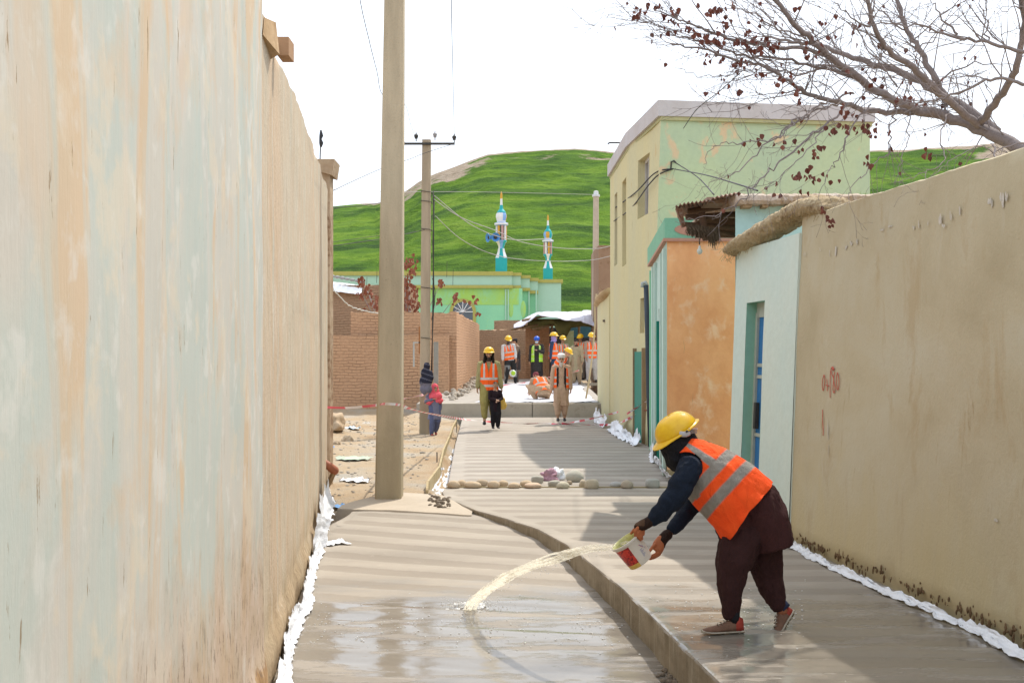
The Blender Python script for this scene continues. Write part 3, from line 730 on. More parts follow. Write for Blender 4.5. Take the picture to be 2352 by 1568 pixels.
mbox(620, 1176, 633, 655, -.15, 14, m_mint2, 'parapet')
for x0, x1, d in ((1176, 1196, .25), (1196, 1217, .7), (1217, 1236, 1.15)):
    mbox(x0, x1, 633+ (x0-1176)*.25, 655+(x0-1176)*.25, -.15+d, 14, m_mint2, 'parapet')
    mbox(x0-2, x1+2, 626+(x0-1176)*.25, 633+(x0-1176)*.25, -.3+d, 14, m_olive, 'cornice')
    mbox(x0-1, x1+1, 655+(x0-1176)*.25, 662+(x0-1176)*.25, -.2+d, 14, m_olive, 'cornice')
    mbox(x0, x1-1, 662+(x0-1176)*.25, 860, .05+d, 14, m_mint, 'wall')
mbox(620, 1178, 624, 633, -.3, 14, m_olive, 'cornice'); mbox(620, 1178, 655, 662, -.25, 14, m_olive, 'cornice')
mbox(1234, 1291, 646, 860, 1.6, 14, m_mint2, 'wall'); mbox(1230, 1295, 638, 646, 1.45, 14.1, m_olive, 'cornice')
for x in (1160, 1166, 1192, 1214, 1231): mbox(x, x+3, 664, 800, -.08 if x < 1180 else .2+(x-1192)*.02, .5+.4*(x > 1190), m_mint2, 'pilaster')
mb = MB(); c = V((xpx(1184), Ym+.02, zpx(710))); 
for dx in (-.33, .55): mb.ell(c+V((dx, 0, 0)), (.2, .06, .62), k=12, n=8)
mb.build('painted_niche', m_lime, t, sm=True)
# arched window
wf = None
c = V((xpx(1063), Ym-.06, zpx(716)))
mb = MB(); R0, R1 = .95, .72
P0 = [(R0*math.cos(a), R0*math.sin(a)) for a in [PI*i/16 for i in range(17)]]; P1 = [(R1*math.cos(a), R1*math.sin(a)) for a in [PI*i/16 for i in range(17)]]
P0 = [(R0, -1.6)]+P0+[(-R0, -1.6)]; P1 = [(R1, -1.6)]+P1+[(-R1, -1.6)]
for i in range(len(P0)-1):
    a, b, c1, d1 = P0[i], P0[i+1], P1[i+1], P1[i]
    mb.hexa([c+V((q[0], y, q[1])) for y in (0,) for q in (a, b, c1, d1)]+[c+V((q[0], .2, q[1])) for q in (a, b, c1, d1)])
wf = mb.build('window', m_olive, t)
mb = MB(); mb.poly([c+V((x*1.0, .035, z)) for x, z in P1]); mb.build('pane', plain('window_glass_dark', (.09, .11, .13), .25, .3, 3, 0, .5), wf)
mb = MB()
for a in (30, 60, 90, 120, 150): mb.tube([c+V((0, .02, 0)), c+V((R1*math.cos(math.radians(a)), .02, R1*math.sin(math.radians(a))))], .035, 4)
mb.tube([c+V((-R1, .02, 0)), c+V((R1, .02, 0))], .04, 4)
mb.build('mullions', m_white, wf)
# reinforcement stubs on the roof
for x, y0, y1 in ((842,636,660),(865,618,650),(1040,618,655),(1026,600,636)):
    mb = MB(); mb.tube([S(x, y1, 33), S(x+1, y0, 33)], .02, 4); mb.build('rebar', m_dark, t)

m_teal = plain('teal_paint', (.02, .36, .38), .5, .06); m_blue = plain('pale_blue_paint', (.22, .40, .72), .5, .06)
m_orange = plain('ochre_orange_paint', (.60, .33, .05), .6, .1); m_pink = plain('dusty_pink_paint', (.50, .30, .27), .7, .1); m_sea = plain('sea_green_paint', (.03, .35, .24), .5, .1)
MM = [m_teal, m_white, m_blue, m_orange, m_pink, m_sea]
def minaret(px, top, base, s, label, ph=0):
    z0, z1 = zpx(base, s), zpx(top, s); H = z1-z0; b = V((xpx(px, s), F/s+1.5, z0))
    t = thing('minaret', b, label, 'minaret', 'minarets on the mosque roof')
    k = H/190.0   # metres per photo pixel of the tall one
    def lath(name, prof, mf, seg=8, rot=PI/8):
        mb = MB(); mb.lathe(b, [(r*k, z*k) for r, z in prof], seg, mf=mf, rot=Matrix.Rotation(rot, 3, 'Z')); return mb.build(name, MM, t)
    mb = MB(); mb.box((b.x-13.5*k, b.y-13.5*k, z0-.2), (b.x+13.5*k, b.y+13.5*k, z0+33*k)); mb.build('plinth', m_teal, t)
    lath('flared_base', [(15, 33), (14.5, 35), (9.5, 48), (8, 56)], lambda i, j: (1, 0, 1, 2, 1, 0, 1, 0)[(j+ph) % 8])
    lath('neck', [(7.5, 55), (7, 60), (11, 70), (13.5, 71), (14, 75)], lambda i, j: (0, 1, 2, 1, 1, 2, 0, 1)[(j+ph) % 8])
    for j in range(8):
        a = 2*PI*j/8+.2; mb = MB(); q = b+V((math.cos(a)*10.5*k, math.sin(a)*10.5*k, 0))
        mb.tube([q+V((0, 0, 75*k)), q+V((0, 0, 110*k))], 2.9*k, 6); mb.build('column', (m_orange, m_pink, m_sea, m_blue, m_white, m_orange, m_pink, m_white)[(j+ph) % 8], t)
    lath('gallery', [(12, 109), (17, 111), (17.5, 115), (12, 117)], lambda i, j: (2, 1)[i % 2])
    lath('bulb', [(10, 117), (11, 121), (13.5, 130), (13, 136), (9.5, 141)], lambda i, j: 1 if i == 0 else (1, 2, 3, 0, 1, 2, 3, 1)[(j+ph+3) % 8], rot=.3)
    lath('cap', [(11, 140), (9.5, 143), (4.5, 149), (3.4, 158)], lambda i, j: 0, 12)
    lath('spire', [(3.2, 157), (2.6, 173)], lambda i, j: 1, 10)
    lath('finial', [(2.9, 173), (2.6, 183), (.8, 190)], lambda i, j: 3, 10)
    return t, b, k
mt, b1, k1 = minaret(1151, 433, 622, 32, 'taller teal and white minaret with blue loudspeakers on its gallery')
minaret(1260, 487, 640, 31.4, 'shorter teal and white minaret on the right corner of the mosque roof', 2)
m_hornblue = plain('loudspeaker_blue', (.08, .25, .55), .5, .1)
for (dx, fw, lb) in ((-14, V((.15, -1, .05)), 'round blue loudspeaker facing the lane from the taller minaret'), (-25, V((-1, -.5, -.1)), 'round blue loudspeaker on the outer left side of the taller minaret')):
    c = b1+V((dx*k1, -17*k1, 80*k1)); R = basis(fw, (0, 0, 1))
    t = thing('loudspeaker', c, lb, 'loudspeaker', 'loudspeakers on the minaret')
    mb = MB(); mb.lathe(c, [(3*k1, -9*k1), (3.5*k1, -3*k1), (6*k1, 2*k1), (10.5*k1, 7*k1), (10.5*k1, 8*k1), (6*k1, 3.5*k1), (2*k1, 0)], 18, rot=R); mb.build('horn', m_hornblue, t, sm=50)
    mb = MB(); mb.lathe(c, [(4*k1, 3*k1), (3*k1, 6*k1), (1*k1, 7*k1)], 12, rot=R); mb.build('driver', m_dark, t, sm=50)
# ================================================================ right side buildings
def holed(mb, p0, p1, z0, z1, holes, depth=.12, m=0, mr=0, out=None, back=None, wob=.008, top=None):
    """wall face from p0 to p1 (xy), with rectangular holes (u0,u1,za,zb) in metres along the wall; reveals go inward"""
    p0, p1 = V((*p0, 0)), V((*p1, 0)); d = p1-p0; L = d.length; d.normalize(); nrm = V((d.y, -d.x, 0))  # outward normal
    if out is not None and nrm.dot(V(out)) < 0: nrm = -nrm
    us = sorted(set([0, L]+[h[0] for h in holes]+[h[1] for h in holes]+[L*i/14 for i in range(1, 14)]))
    zs = sorted(set([z0, z1]+[h[2] for h in holes]+[h[3] for h in holes]+[lerp(z0, z1, i/10) for i in range(1, 10)]))
    def P(u, z):
        zz = z
        if top and abs(z-z1) < 1e-6: zz = top(u/L)
        edge = u in (0, L)
        return p0+d*u+V((0, 0, zz))+nrm*(0 if edge else wob*nz(u*1.1, z*1.3, p0.x))
    for a, b in zip(us, us[1:]):
        for c, e in zip(zs, zs[1:]):
            cu, cz = (a+b)/2, (c+e)/2
            if any(h[0] < cu < h[1] and h[2] < cz < h[3] for h in holes): continue
            mb.quad(P(a, c), P(b, c), P(b, e), P(a, e), m)
    for h in holes:
        A = [p0+d*h[0]+V((0, 0, h[2])), p0+d*h[1]+V((0, 0, h[2])), p0+d*h[1]+V((0, 0, h[3])), p0+d*h[0]+V((0, 0, h[3]))]
        B = [q-nrm*depth for q in A]
        for i in range(4): mb.quad(A[i], A[(i+1) % 4], B[(i+1) % 4], B[i], mr)
    return d, nrm
m_greenwall = plaster('pale_green_limewash', (.42, .48, .28), (.38, .45, .29), (.56, .42, .25), (1, 1, .8), (.565, .605), .7, .35, .9, 12)
m_creamwall = plaster('cream_green_limewash', (.50, .45, .28), (.47, .44, .30), (.46, .34, .19), (1, 1, .15), (.60, .68), 1.0, .4, .7, 12, c4=(.30, .24, .13))
m_fascia = plaster('fascia_whitewash', (.50, .46, .45), (.54, .51, .52), (.46, .42, .36), (1, 1, .3), (.6, .7), 1.5, .3)
m_under = plain('olive_soffit', (.42, .40, .22), .9, .1)  # even olive tone for the band under the roof edge
t = thing('green_house', (2.7, 21.4, 0), 'tall pale green two storey house with a whitish roof band', 'house')
C0 = V((2.60, 21.4)); C1 = V((2.50, 24.5)); C2 = V((2.45, 28.4)); FR = V((S(1998,0,119).x, 21.95)); z_e = 6.24
mb = MB()
holed(mb, C0, FR, -.3, z_e, [], out=(0, -1, 0), m=0)
hs = [(u0, u1, z0, z1) for u0, u1, z0, z1 in []]
def side_u(px, zz, bat=.0):  # where the ray through px meets the side wall C0..C2
    best = None
    for i in range(400):
        u = i/400*7.02
        q = C0.lerp(C1, u/3.1016) if u < 3.1016 else C1.lerp(C2, (u-3.1016)/3.9003)
        x = CX+(q.x+bat)*F/q.y
        if best is None or abs(x-px) < best[0]: best = (abs(x-px), u, q)
    return best[1], best[2]
L1 = (C1-C0).length; L2 = (C2-C1).length
holed(mb, C0, C1, -.3, z_e, [(1.0, 2.0, 4.55, 5.75), (1.1, 1.6, 2.2, 2.9)], depth=.16, m=1, mr=1, out=(-1, 0, 0))
holed(mb, C1, C2, -.3, z_e, [(.35, 1.15, 3.75, 5.65), (2.2, 2.8, 3.9, 5.6)], depth=.16, m=1, mr=1, out=(-1, 0, 0))
RB = V((FR.x+.4, 29)); 
holed(mb, FR, RB, -.3, z_e, [], out=(1, 0, 0)); holed(mb, RB, C2, -.3, z_e, [], out=(0, 1, 0))
mb.poly([(q.x, q.y, z_e-.02) for q in (C0, FR, RB, C2, C1)])
# batter: push the top outward (+x at corner) as in the photo
for v in mb.v:
    k = max(0, v.z)/z_e
    v.x += .20*k*smooth((24.6-v.y)/3.2)*smooth((4.4-v.x)/1.5)
mb.build('wall', [m_greenwall, m_creamwall], t)
mb = MB(); D0, D1, D2, DR, DB = C0+V((.20-.06, -.08)), C1+V((-.06+.0, 0)), C2+V((-.06, .1)), FR+V((.08, -.08)), RB+V((.1, .1))
mb.prism([tuple(D0), tuple(DR), tuple(DB), tuple(D2), tuple(D1)], z_e, [6.54, 6.52, 6.54, 6.54, 6.54]); mb.build('roof_band', m_fascia, t)
mb = MB(); q = V((.05, .03)); mb.prism([tuple(D0+q), tuple(DR-V((.05, -.03))), tuple(DB-V((.05, .05))), tuple(D2+V((.05, -.05))), tuple(D1+q)], z_e-.07, z_e-.002); mb.build('soffit', m_under, t)
m_frame = plain('pale_window_frame', (.50, .47, .42), .7, .1); m_glass = plain('dusty_glass', (.20, .19, .2), .3, .3, 3, 0, .5)
for (a, b, L, u0, u1, z0, z1) in ((C0, C1, L1, 1.0, 2.0, 4.55, 5.75), (C1, C2, L2, .35, 1.15, 3.75, 5.65), (C1, C2, L2, 2.2, 2.8, 3.9, 5.6), (C0, C1, L1, 1.1, 1.6, 2.2, 2.9)):
    d = (b-a).normalized(); d3 = V((d.x, d.y, 0)); nin = V((d.y, -d.x, 0)); nin = nin if nin.x > 0 else -nin
    o_ = V((a.x, a.y, 0)); sh = V((.14*smooth((24.6-(a.y+d.y*u0))/3.2), 0, 0)) if a is C0 else V((0, 0, 0))
    def Q(u, z, k): return o_+d3*u+V((0, 0, z))+nin*k+sh
    mb = MB(); w_ = .07
    for (ua, ub, za, zb) in ((u0, u0+w_, z0, z1), (u1-w_, u1, z0, z1), (u0+w_, u1-w_, z0, z0+w_), (u0+w_, u1-w_, z1-w_, z1), ((u0+u1)/2-.025, (u0+u1)/2+.025, z0+w_, z1-w_)):
        mb.hexa([Q(ua, za, .09), Q(ub, za, .09), Q(ub, za, .15), Q(ua, za, .15), Q(ua, zb, .09), Q(ub, zb, .09), Q(ub, zb, .15), Q(ua, zb, .15)])
    wn = mb.build('window', m_frame, t)
    mb = MB(); mb.quad(Q(u0, z0, .13), Q(u1, z0, .13), Q(u1, z1, .13), Q(u0, z1, .13)); mb.build('pane', m_glass, wn)
# teal door at the foot of the side wall, projecting plinth
def rib(px0, px1, y0, y1, s, mat, name, par, dep=.06, sx=0):
    a, b = S(px0, y1, s), S(px1, y0, s); mb = MB(); mb.box((a.x, a.y, a.z), (b.x, a.y+dep, b.z)); return mb.build(name, mat, par)
m_tealdoor = plain('teal_door_paint', (.01, .22, .16), .5, .15, 6, .3, stretch=(1, 1, .2))
sd_ = side_u(1466, 1)[1]; dY = 23.2
dr = MB(); xw = lambda Y: interp(Y, [(21.4, 2.60), (24.5, 2.50), (28.4, 2.45)])
dr.hexa([(xw(22.2)-.03, 22.2, .02), (xw(23.3)-.03, 23.3, .02), (xw(23.3)+.05, 23.3, .02), (xw(22.2)+.05, 22.2, .02), (xw(22.2)-.03, 22.2, 1.83), (xw(23.3)-.03, 23.3, 1.83), (xw(23.3)+.05, 23.3, 1.83), (xw(22.2)+.05, 22.2, 1.83)])
dn = dr.build('door', m_tealdoor, t)
for y0, y1 in ((22.08, 22.17), (23.33, 23.42)): mb = MB(); mb.box((xw(y0)-.055, y0, 0), (xw(y0)+.05, y1, 1.9)); mb.build('door_post', m_wood, dn)
# drain pipe with pale elbow on top
m_pipe = plain('dark_blue_pipe', (.045, .055, .075), .45, .15); m_pale = plain('pale_pvc', (.45, .47, .46), .5)
t = thing('drain_pipe', G(1487, 1030), 'dark drain pipe with a pale elbow fixed beside the teal door', 'pipe')
sp = 122
mb = MB(); mb.tube([S(1484, 655, sp), S(1487, 760, sp), S(1490, 900, sp), S(1494, 1025, sp)], .048, 10); mb.build('pipe', m_pipe, t, sm=True)
mb = MB(); mb.tube([S(1475, 660, sp), S(1476, 650, sp), S(1482, 648, sp), S(1486, 656, sp)], .035, 8); mb.build('elbow', m_pale, t, sm=True)
for y in (755, 905, 975, 1015): 
    mb = MB(); mb.tube([S(1480+ (y-650)*.03, y, sp), S(1492+(y-650)*.03, y-1, sp)], .02, 6); mb.build('clamp', m_dark, t)
# wall lamp
t = thing('wall_lamp', S(1502, 628, 125), 'short white lamp tube sticking out of the house corner', 'lamp')
mb = MB(); mb.tube([S(1492, 629, 125), S(1502, 628, 125)], .045, 10); mb.build('tube', plain('white_enamel', (.6, .62, .66), .4), t, sm=50)
mb = MB(); mb.ell(S(1507, 628, 124), (.07, .1, .13)); mb.tube([S(1507, 615, 124), S(1506, 600, 124)], .02, 5); mb.build('bracket', plain('straw_clump', (.33, .26, .13), .9, .4, 30), t, sm=True)
# lower wall continuing to the end of the lane
rough_wall('lane_wall', [(2.43, 28.4), (2.72, 28.4), (2.72, 32.2), (2.42, 32.2)], -.3, [3.30, 3.30, 3.25, 3.25], m_creamwall, 'cream wall at the far end of the lane with a mud cap', jag=.02)
mb = MB(); mb.tube([V((2.45, 28.5, 3.36)), V((2.46, 30, 3.34)), V((2.45, 31.3, 3.30)), V((2.43, 32.3, 3.22))], [(.16, .1), (.19, .13), (.17, .11), (.12, .08)], 10, side=(1, 0, 0))
o = mb.build('mud_coping', plaster('straw_mud', (.46, .34, .20), (.42, .30, .17), (.32, .22, .12), (1, 1, 1), (.5, .6), 6), sm=True, loc=V((2.45, 30, 3.3))); tag(o, 'lumpy mud coping on the cream wall near the tarpaulin', 'coping')
mb = MB(); a = S(1384, 740, 88); b = S(1419, 734, 88); mb.hexa([(a.x, a.y, a.z+.02), (b.x, a.y, a.z-.02), (b.x, a.y+.5, a.z-.02), (a.x+.06, a.y+.5, a.z+.02), (a.x, a.y, b.z), (b.x, a.y, b.z), (b.x, a.y+.5, b.z), (a.x+.06, a.y+.5, b.z)])
o = mb.build('stone_shelf', plain('dark_slab', (.15, .12, .10)), loc=a); tag(o, 'thin dark ledge jutting from the cream wall', 'ledge')
# brown block behind
rough_wall('brown_house', [(S(1375,0,62).x, F/62), (S(1440,0,62).x, F/62), (S(1440,0,62).x, F/62+4), (S(1375,0,62).x, F/62+4)], -.2, [CH+(820-563)/62]*4, plaster('brown_mud', (.30, .20, .135), (.33, .225, .15), (.25, .16, .1), (1, 1, 1), (.55, .65), 2), 'narrow brown mud house between the thin pole and the green house', cat='house', jag=.02)
# thin stay poking out of the roof
mb = MB(); mb.tube([S(1396, 331, 95), S(1400, 328, 95), S(1450, 328, 95)], .02, 5); o = mb.build('spout', m_dark, loc=S(1450, 328, 95)); tag(o, 'thin dark rod sticking out left below the whitish roof band', 'rod')

# orange house
t = thing('orange_house', (2.26, 16.4, 0), 'small ochre orange house front with a mint side and a painted frieze', 'house')
m_or = plaster('ochre_limewash', (.60, .375, .20), (.49, .29, .145), (.60, .46, .31), (1, 1, .7), (.53, .64), 1.9, .6, 1.6, 14, c4=(.44, .27, .14))
m_mintw = plaster('aqua_limewash', (.40, .53, .45), (.44, .54, .44), (.45, .42, .28), (1, 1, .15), (.60, .68), 1.2, .3, .8, 12)
m_base = plaster('dirty_base_render', (.42, .34, .22), (.38, .30, .18), (.22, .16, .10), (1, 1, .3), (.5, .6), 3, .5)
Yo = 16.4; xo = S(1532, 0, F/Yo).x; xo2 = S(1712, 0, F/Yo).x
mb = MB(); holed(mb, (xo, Yo), (xo2, Yo), -.3, 3.43, [], out=(0, -1, 0), m=0)
holed(mb, (xo2, Yo), (xo2, 21.3), -.3, 3.43, [], out=(1, 0, 0)); mb.build('front_wall', m_or, t)
mb = MB(); holed(mb, (xo-.002, Yo+.002), (2.61, 21.38), -.3, 3.43, [(1.6, 2.2, 2.0, 2.5)], out=(-1, 0, 0)); mb.build('side_wall', m_mintw, t)
mb = MB(); mb.quad((xo-.01, Yo-.005, -.2), (xo-.01, Yo-.005, .42), (2.60, 21.37, .5), (2.60, 21.37, -.2)); mb.build('dirty_plinth', m_base, t)
mb = MB(); mb.box((xo-.01, Yo-.012, -.2), (xo2, Yo-.003, .1)); mb.build('plinth', m_base, t)
for k, (u, wd, mm) in enumerate(((.12, .3, m_mintw), (.9, .22, m_mintw), (1.9, .3, m_tealdoor), (2.7, .2, m_mintw), (3.6, .3, m_mintw), (4.4, .15, m_mint))):
    q0 = V((xo, Yo)).lerp(V((2.61, 21.38)), u/5); q1 = V((xo, Yo)).lerp(V((2.61, 21.38)), (u+wd)/5); mb = MB()
    zt_ = 3.3 if mm is not m_tealdoor else 2.3
    mb.hexa([(q0.x-.05, q0.y, .0), (q1.x-.05, q1.y, .0), (q1.x+.02, q1.y, .0), (q0.x+.02, q0.y, .0), (q0.x-.05, q0.y, zt_), (q1.x-.05, q1.y, zt_), (q1.x+.02, q1.y, zt_), (q0.x+.02, q0.y, zt_)])
    mb.build('pilaster', mm, t)
# frieze
m_sg = plain('sea_green_frieze', (.20, .42, .28), .8, .12, 4); m_salmon = plain('salmon_paint', (.46, .24, .17), .8, .12, 4)
mb = MB(); mb.prism([(xo-.04, Yo-.04), (xo2, Yo-.04), (xo2, 21), (2.5, 21)], 3.43, 3.72); mb.build('frieze', m_sg, t)
mb = MB()
for (cx_, hw) in ((xo+.48, .38), (xo+1.1, .2)):
    mb.poly([(cx_+hw*math.cos(a), Yo-.046, 3.555+.10*math.sin(a)) for a in [2*PI*i/24 for i in range(24)]])
mb.build('painted_oval', m_salmon, t)
mb = MB(); mb.prism([(xo-.06, Yo-.06), (xo2, Yo-.06), (xo2, 21), (2.5, 21)], 3.385, 3.428); mb.build('moulding', m_salmon, t)
# hanging bulb
t = thing('light_bulb', S(1606, 548, 205), 'bare bulb hanging on a short cord below the rusty awning', 'light bulb')
mb = MB(); mb.tube([S(1606, 548, 205), S(1607, 562, 205)], .006, 5); mb.build('cord', m_dark, t)
mb = MB(); mb.lathe(S(1607, 574, 205), [(.004, .05), (.012, .045), (.014, .02), (.03, -.005), (.032, -.02), (.018, -.045), (.003, -.05)], 14); mb.build('bulb', plain('frosted_glass', (.55, .58, .52), .2, .05), t, sm=True)

# mint courtyard wall with recessed blue door
t = thing('mint_wall', (2.5, 11.3, 0), 'pale mint courtyard wall with a recessed blue door and mud coping', 'wall')
m_mw = plaster('worn_mint_limewash', (.45, .56, .47), (.49, .57, .46), (.50, .40, .25), (1, 1, .5), (.62, .70), 1.2, .35, 1.0, 14)
Y0m, Y1m = YC+.002, 12.3
P0m, P1m = (RIGHT_A+KV*Y0m-.02, Y0m), (RIGHT_A+KV*Y1m-.02, Y1m)
Lm = (V(P1m)-V(P0m)).length
def hit(px):   # along-wall metre where the ray through px meets the wall
    Y = (RIGHT_A-.02)/((px-CX)/F-KV); return (Y-Y0m)*Lm/(Y1m-Y0m)
uA, uB = hit(1737), hit(1697)
mb = MB(); dd, nn_ = holed(mb, P0m, P1m, -.3, 2.86, [(uA, uB, -.05, CH+(820-690)/230)], depth=.25, out=(-1, 0, 0), wob=.006, mr=1)
# far end and back
n3 = V((nn_.x, nn_.y, 0)); e = V((*P1m, 0)); mb.quad(e+V((0,0,-.3)), e-n3*.35+V((0,0,-.3)), e-n3*.35+V((0,0,2.86)), e+V((0,0,2.86)))
a_ = V((*P0m, 0)); mb.quad(a_-n3*.35+V((0,0,-.3)), e-n3*.35+V((0,0,-.3)), e-n3*.35+V((0,0,2.86)), a_-n3*.35+V((0,0,2.86)))
mb.quad(a_+V((0,0,-.3)), a_-n3*.35+V((0,0,-.3)), a_-n3*.35+V((0,0,2.86)), a_+V((0,0,2.86)))
for v in mb.v: v.x += .11*max(0, v.z)/3
mb.build('wall', [m_mw, plaster('teal_reveal', (.27, .47, .37), (.31, .50, .40), (.33, .40, .28), (1, 1, .4), (.58, .68), 2, .3)], t)
m_bdoor = plain('blue_door_paint', (.03, .17, .42), .45, .12, 8, .2, stretch=(1, 1, .2)); m_bdoor2 = plain('blue_grey_door_trim', (.42, .44, .38), .5, .1)
d3 = V((dd.x, dd.y, 0)); zd = CH+(820-725)/230
def Qd(u, z, k): return a_+d3*u+V((0, 0, z))-n3*k+V((.11*max(0, z)/3, 0, 0))
def slabq(u0, u1, z0, z1, k0, k1, mat, name, par):
    mb = MB(); mb.hexa([Qd(u0, z0, k0), Qd(u1, z0, k0), Qd(u1, z0, k1), Qd(u0, z0, k1), Qd(u0, z1, k0), Qd(u1, z1, k0), Qd(u1, z1, k1), Qd(u0, z1, k1)]); return mb.build(name, mat, par)
dn = slabq(uA, uB-.06, 0, zd, .125, .16, m_bdoor, 'door', t)
slabq(uB-.058, uB-.0, 0, zd+.05, .10, .24, m_bdoor2, 'door_frame', dn)
for z in (.9, 1.5, 1.62): slabq(uA, uB-.07, z, z+.035, .11, .123, m_bdoor2, 'rail', dn)
slabq(uB-.16, uB-.10, .98, 1.25, .08, .12, m_dark, 'lock', dn)
slabq(uA, uB, zd, zd+.18, .11, .24, m_bdoor2, 'transom', dn)
# mud and straw coping
m_straw = plaster('straw_mud_coping', (.42, .33, .21), (.47, .39, .27), (.28, .20, .12), (1, 1, 1), (.52, .62), 7, 1.0, 2, 40)
mb = MB(); pts = []; rr = []
CP = [(1688,583),(1702,568),(1735,549),(1770,531),(1800,513),(1828,497),(1850,487),(1880,480),(1915,486)]
for i, (px, py) in enumerate(CP):
    s_ = lerp(211, 262, i/(len(CP)-1)); pts.append(tuple(S(px, py, s_)+V((.03, 0, .03)))); rr.append((.17, interp(i, [(0, .05), (2, .09), (7, .09), (8, .05)])))
pt2 = catmull(pts, 6); mb.tube(pt2, [rr[min(i//6, 8)] for i in range(len(pt2))], 22, side=(1, .1, 0), round_ends=True)
me = remesh(mb, .014, 2, wob=lambda c: .018*nz(c.x*14, c.y*14, c.z*14)+.012*nz(c.x*40, c.y*40, c.z*40))
colour(me, (1, 1, 1)); link('coping', me, m_straw, t, off=origin(t))
mb = MB(); rnd = random.Random(3)
for i in range(420):
    u = rnd.random(); c = V(pt2[int(u*(len(pt2)-1))])+V((rnd.uniform(-.17, -.02), rnd.uniform(-.05, .05), rnd.uniform(-.08, .05)))
    d = V((rnd.gauss(-.2, .5), rnd.gauss(-.3, .5), rnd.gauss(-.6, .4))).normalized()*rnd.uniform(.03, .10); mb.tube([c, c+d*.6, c+d+V((0, 0, -.01))], .0022, 3)
mb.build('straw', plain('dry_straw', (.40, .30, .15)), t)
# aqua house behind with flat mud roof
t = thing('aqua_house', (2.6, 12.45, 0), 'aqua blue house with a flat earth roof behind the courtyard wall', 'house')
sH = F/12.42; xh = S(1689, 0, sH).x; xh2 = S(2140, 0, sH).x; zr = CH+(820-470)/sH
mb = MB(); mb.prism([(xh, 12.42), (xh2, 12.42), (xh2, 15.6), (3.40, 15.6)], -.2, zr); mb.build('wall', plaster('aqua_wall', (.36, .52, .47), (.40, .54, .46), (.42, .44, .34), (1, 1, .4), (.6, .7), 1.3, .3), t)
mb = MB(); rows = []
for v, (dy, dz) in enumerate([(.0, -.02), (-.16, -.015), (-.19, .02), (-.17, .075), (-.10, .105), (.2, .12), (3.2, .16)]):
    rows.append([(lerp(xh-.02, xh2, j/90), 12.42+dy+.02*nz(j*.3, v, 1), zr+dz+.012*nz(j*.25, v*.4, 3)+.014*nz(j*1.1, v, 5)) for j in range(91)])
mb.grid(rows, flip=True); mb.poly([r[0] for r in rows]); mb.build('roof_slab', plaster('packed_earth_roof', (.46, .37, .29), (.50, .43, .37), (.36, .26, .17), (1, 1, 1), (.5, .6), 5, .8, 3, 30), t)
for i, (px, w_) in enumerate(((1700, .1), (1745, .06), (1800, .12), (1862, .05), (1905, .05), (1950, .06), (1962, .03), (2005, .08))):
    mb = MB(); c = S(px, 474, sH); mb.box((c.x, 12.28, c.z-.03), (c.x+w_, 12.5, c.z+.015)); mb.build('beam_end', m_wood, t)
mb = MB(); c = S(1636, 447, sH); mb.box((c.x, 12.75, c.z-.05), (c.x+.32, 13.2, c.z+.02)); mb.build('roof_edge', plain('brown_mud_edge', (.34, .23, .16)), t)
# rusty awning over the passage
t = thing('rusty_awning', (2.2, 12.8, 3.3), 'rusty corrugated awning with ragged thatch hanging over the orange wall', 'awning')
m = Mt('rusted_sheet'); a = m.noise(m.pos(), 5, 6, .7); b = m.noise(m.pos((1, 1, 1)), 22, 4, .7)
m_rust = m.done(m.ramp(m.math('ADD', m.math('MULTIPLY', a, .6), m.math('MULTIPLY', b, .4)), [(.35, (.10, .05, .035)), (.5, (.22, .11, .07)), (.62, (.36, .28, .24))]), .7, b, .4, .01, .4, .3)
A = S(1551, 474, 205); B = S(1693, 442, 213); Cc = S(1700, 450, 190)+V((.2, 0, 0)); D = S(1556, 500, 176)
mb = MB(); rows = []
for i in range(12):
    v = i/11; row = []
    for j in range(61):
        u = j/60; p = A.lerp(B, u).lerp(D.lerp(Cc, u), v); p = p.copy(); p.z += .014*math.sin(u*2*PI*15)+.02*nz(u*3, v*2, 0); row.append(p)
    rows.append(row)
mb.grid(rows); o_ = mb.build('corrugated_sheet', m_rust, t, sm=True); sm_ = o_.modifiers.new('t', 'SOLIDIFY'); sm_.thickness = .012
m_dwood = plain('dark_old_timber', (.13, .075, .045), .85, .35, 9, .5)
mb = MB()
mb.hexa([S(1553, 478, 206), S(1566, 478, 206), S(1575, 520, 203), S(1568, 522, 203)]+[q+V((0, .08, 0)) for q in (S(1553, 478, 206), S(1566, 478, 206), S(1575, 520, 203), S(1568, 522, 203))]); mb.build('fascia_board', m_rust, t)
for (a, b, r, s_) in (((1575, 500), (1696, 492), .035, 200), ((1570, 515), (1692, 523), .03, 195), ((1580, 487), (1690, 468), .04, 198), ((1590, 522), (1692, 540), .03, 190), ((1612, 488), (1622, 552), .04, 203)):
    mb = MB(); mb.tube([S(*a, s_), S(*b, s_)], r, 7); mb.build('beam', m_dwood, t, sm=True)
mb = MB(); a = S(1598, 470, 176); b = S(1715, 545, 176); mb.box((a.x, a.y, b.z), (b.x, a.y+.08, a.z)); mb.build('back_board', m_dwood, t)
rnd = random.Random(8); mb = MB()
for i in range(700):
    u = rnd.random(); px = lerp(1578, 1645, u); c = S(px, lerp(518, 532, u)+rnd.uniform(-8, 6), 203+rnd.uniform(-2, 3))
    ln = (.02+.09*rnd.random())*(1+.8*math.exp(-((u-.85)/.12)**2)); e = c+V((rnd.gauss(.02, .025), rnd.gauss(0, .02), -ln)); mb.tube([c, c.lerp(e, .5)+V((rnd.gauss(0, .006), 0, 0)), e], .0035, 3)
mb.build('thatch', plain('dark_thatch', (.12, .085, .055), .9, .5, 30), t)
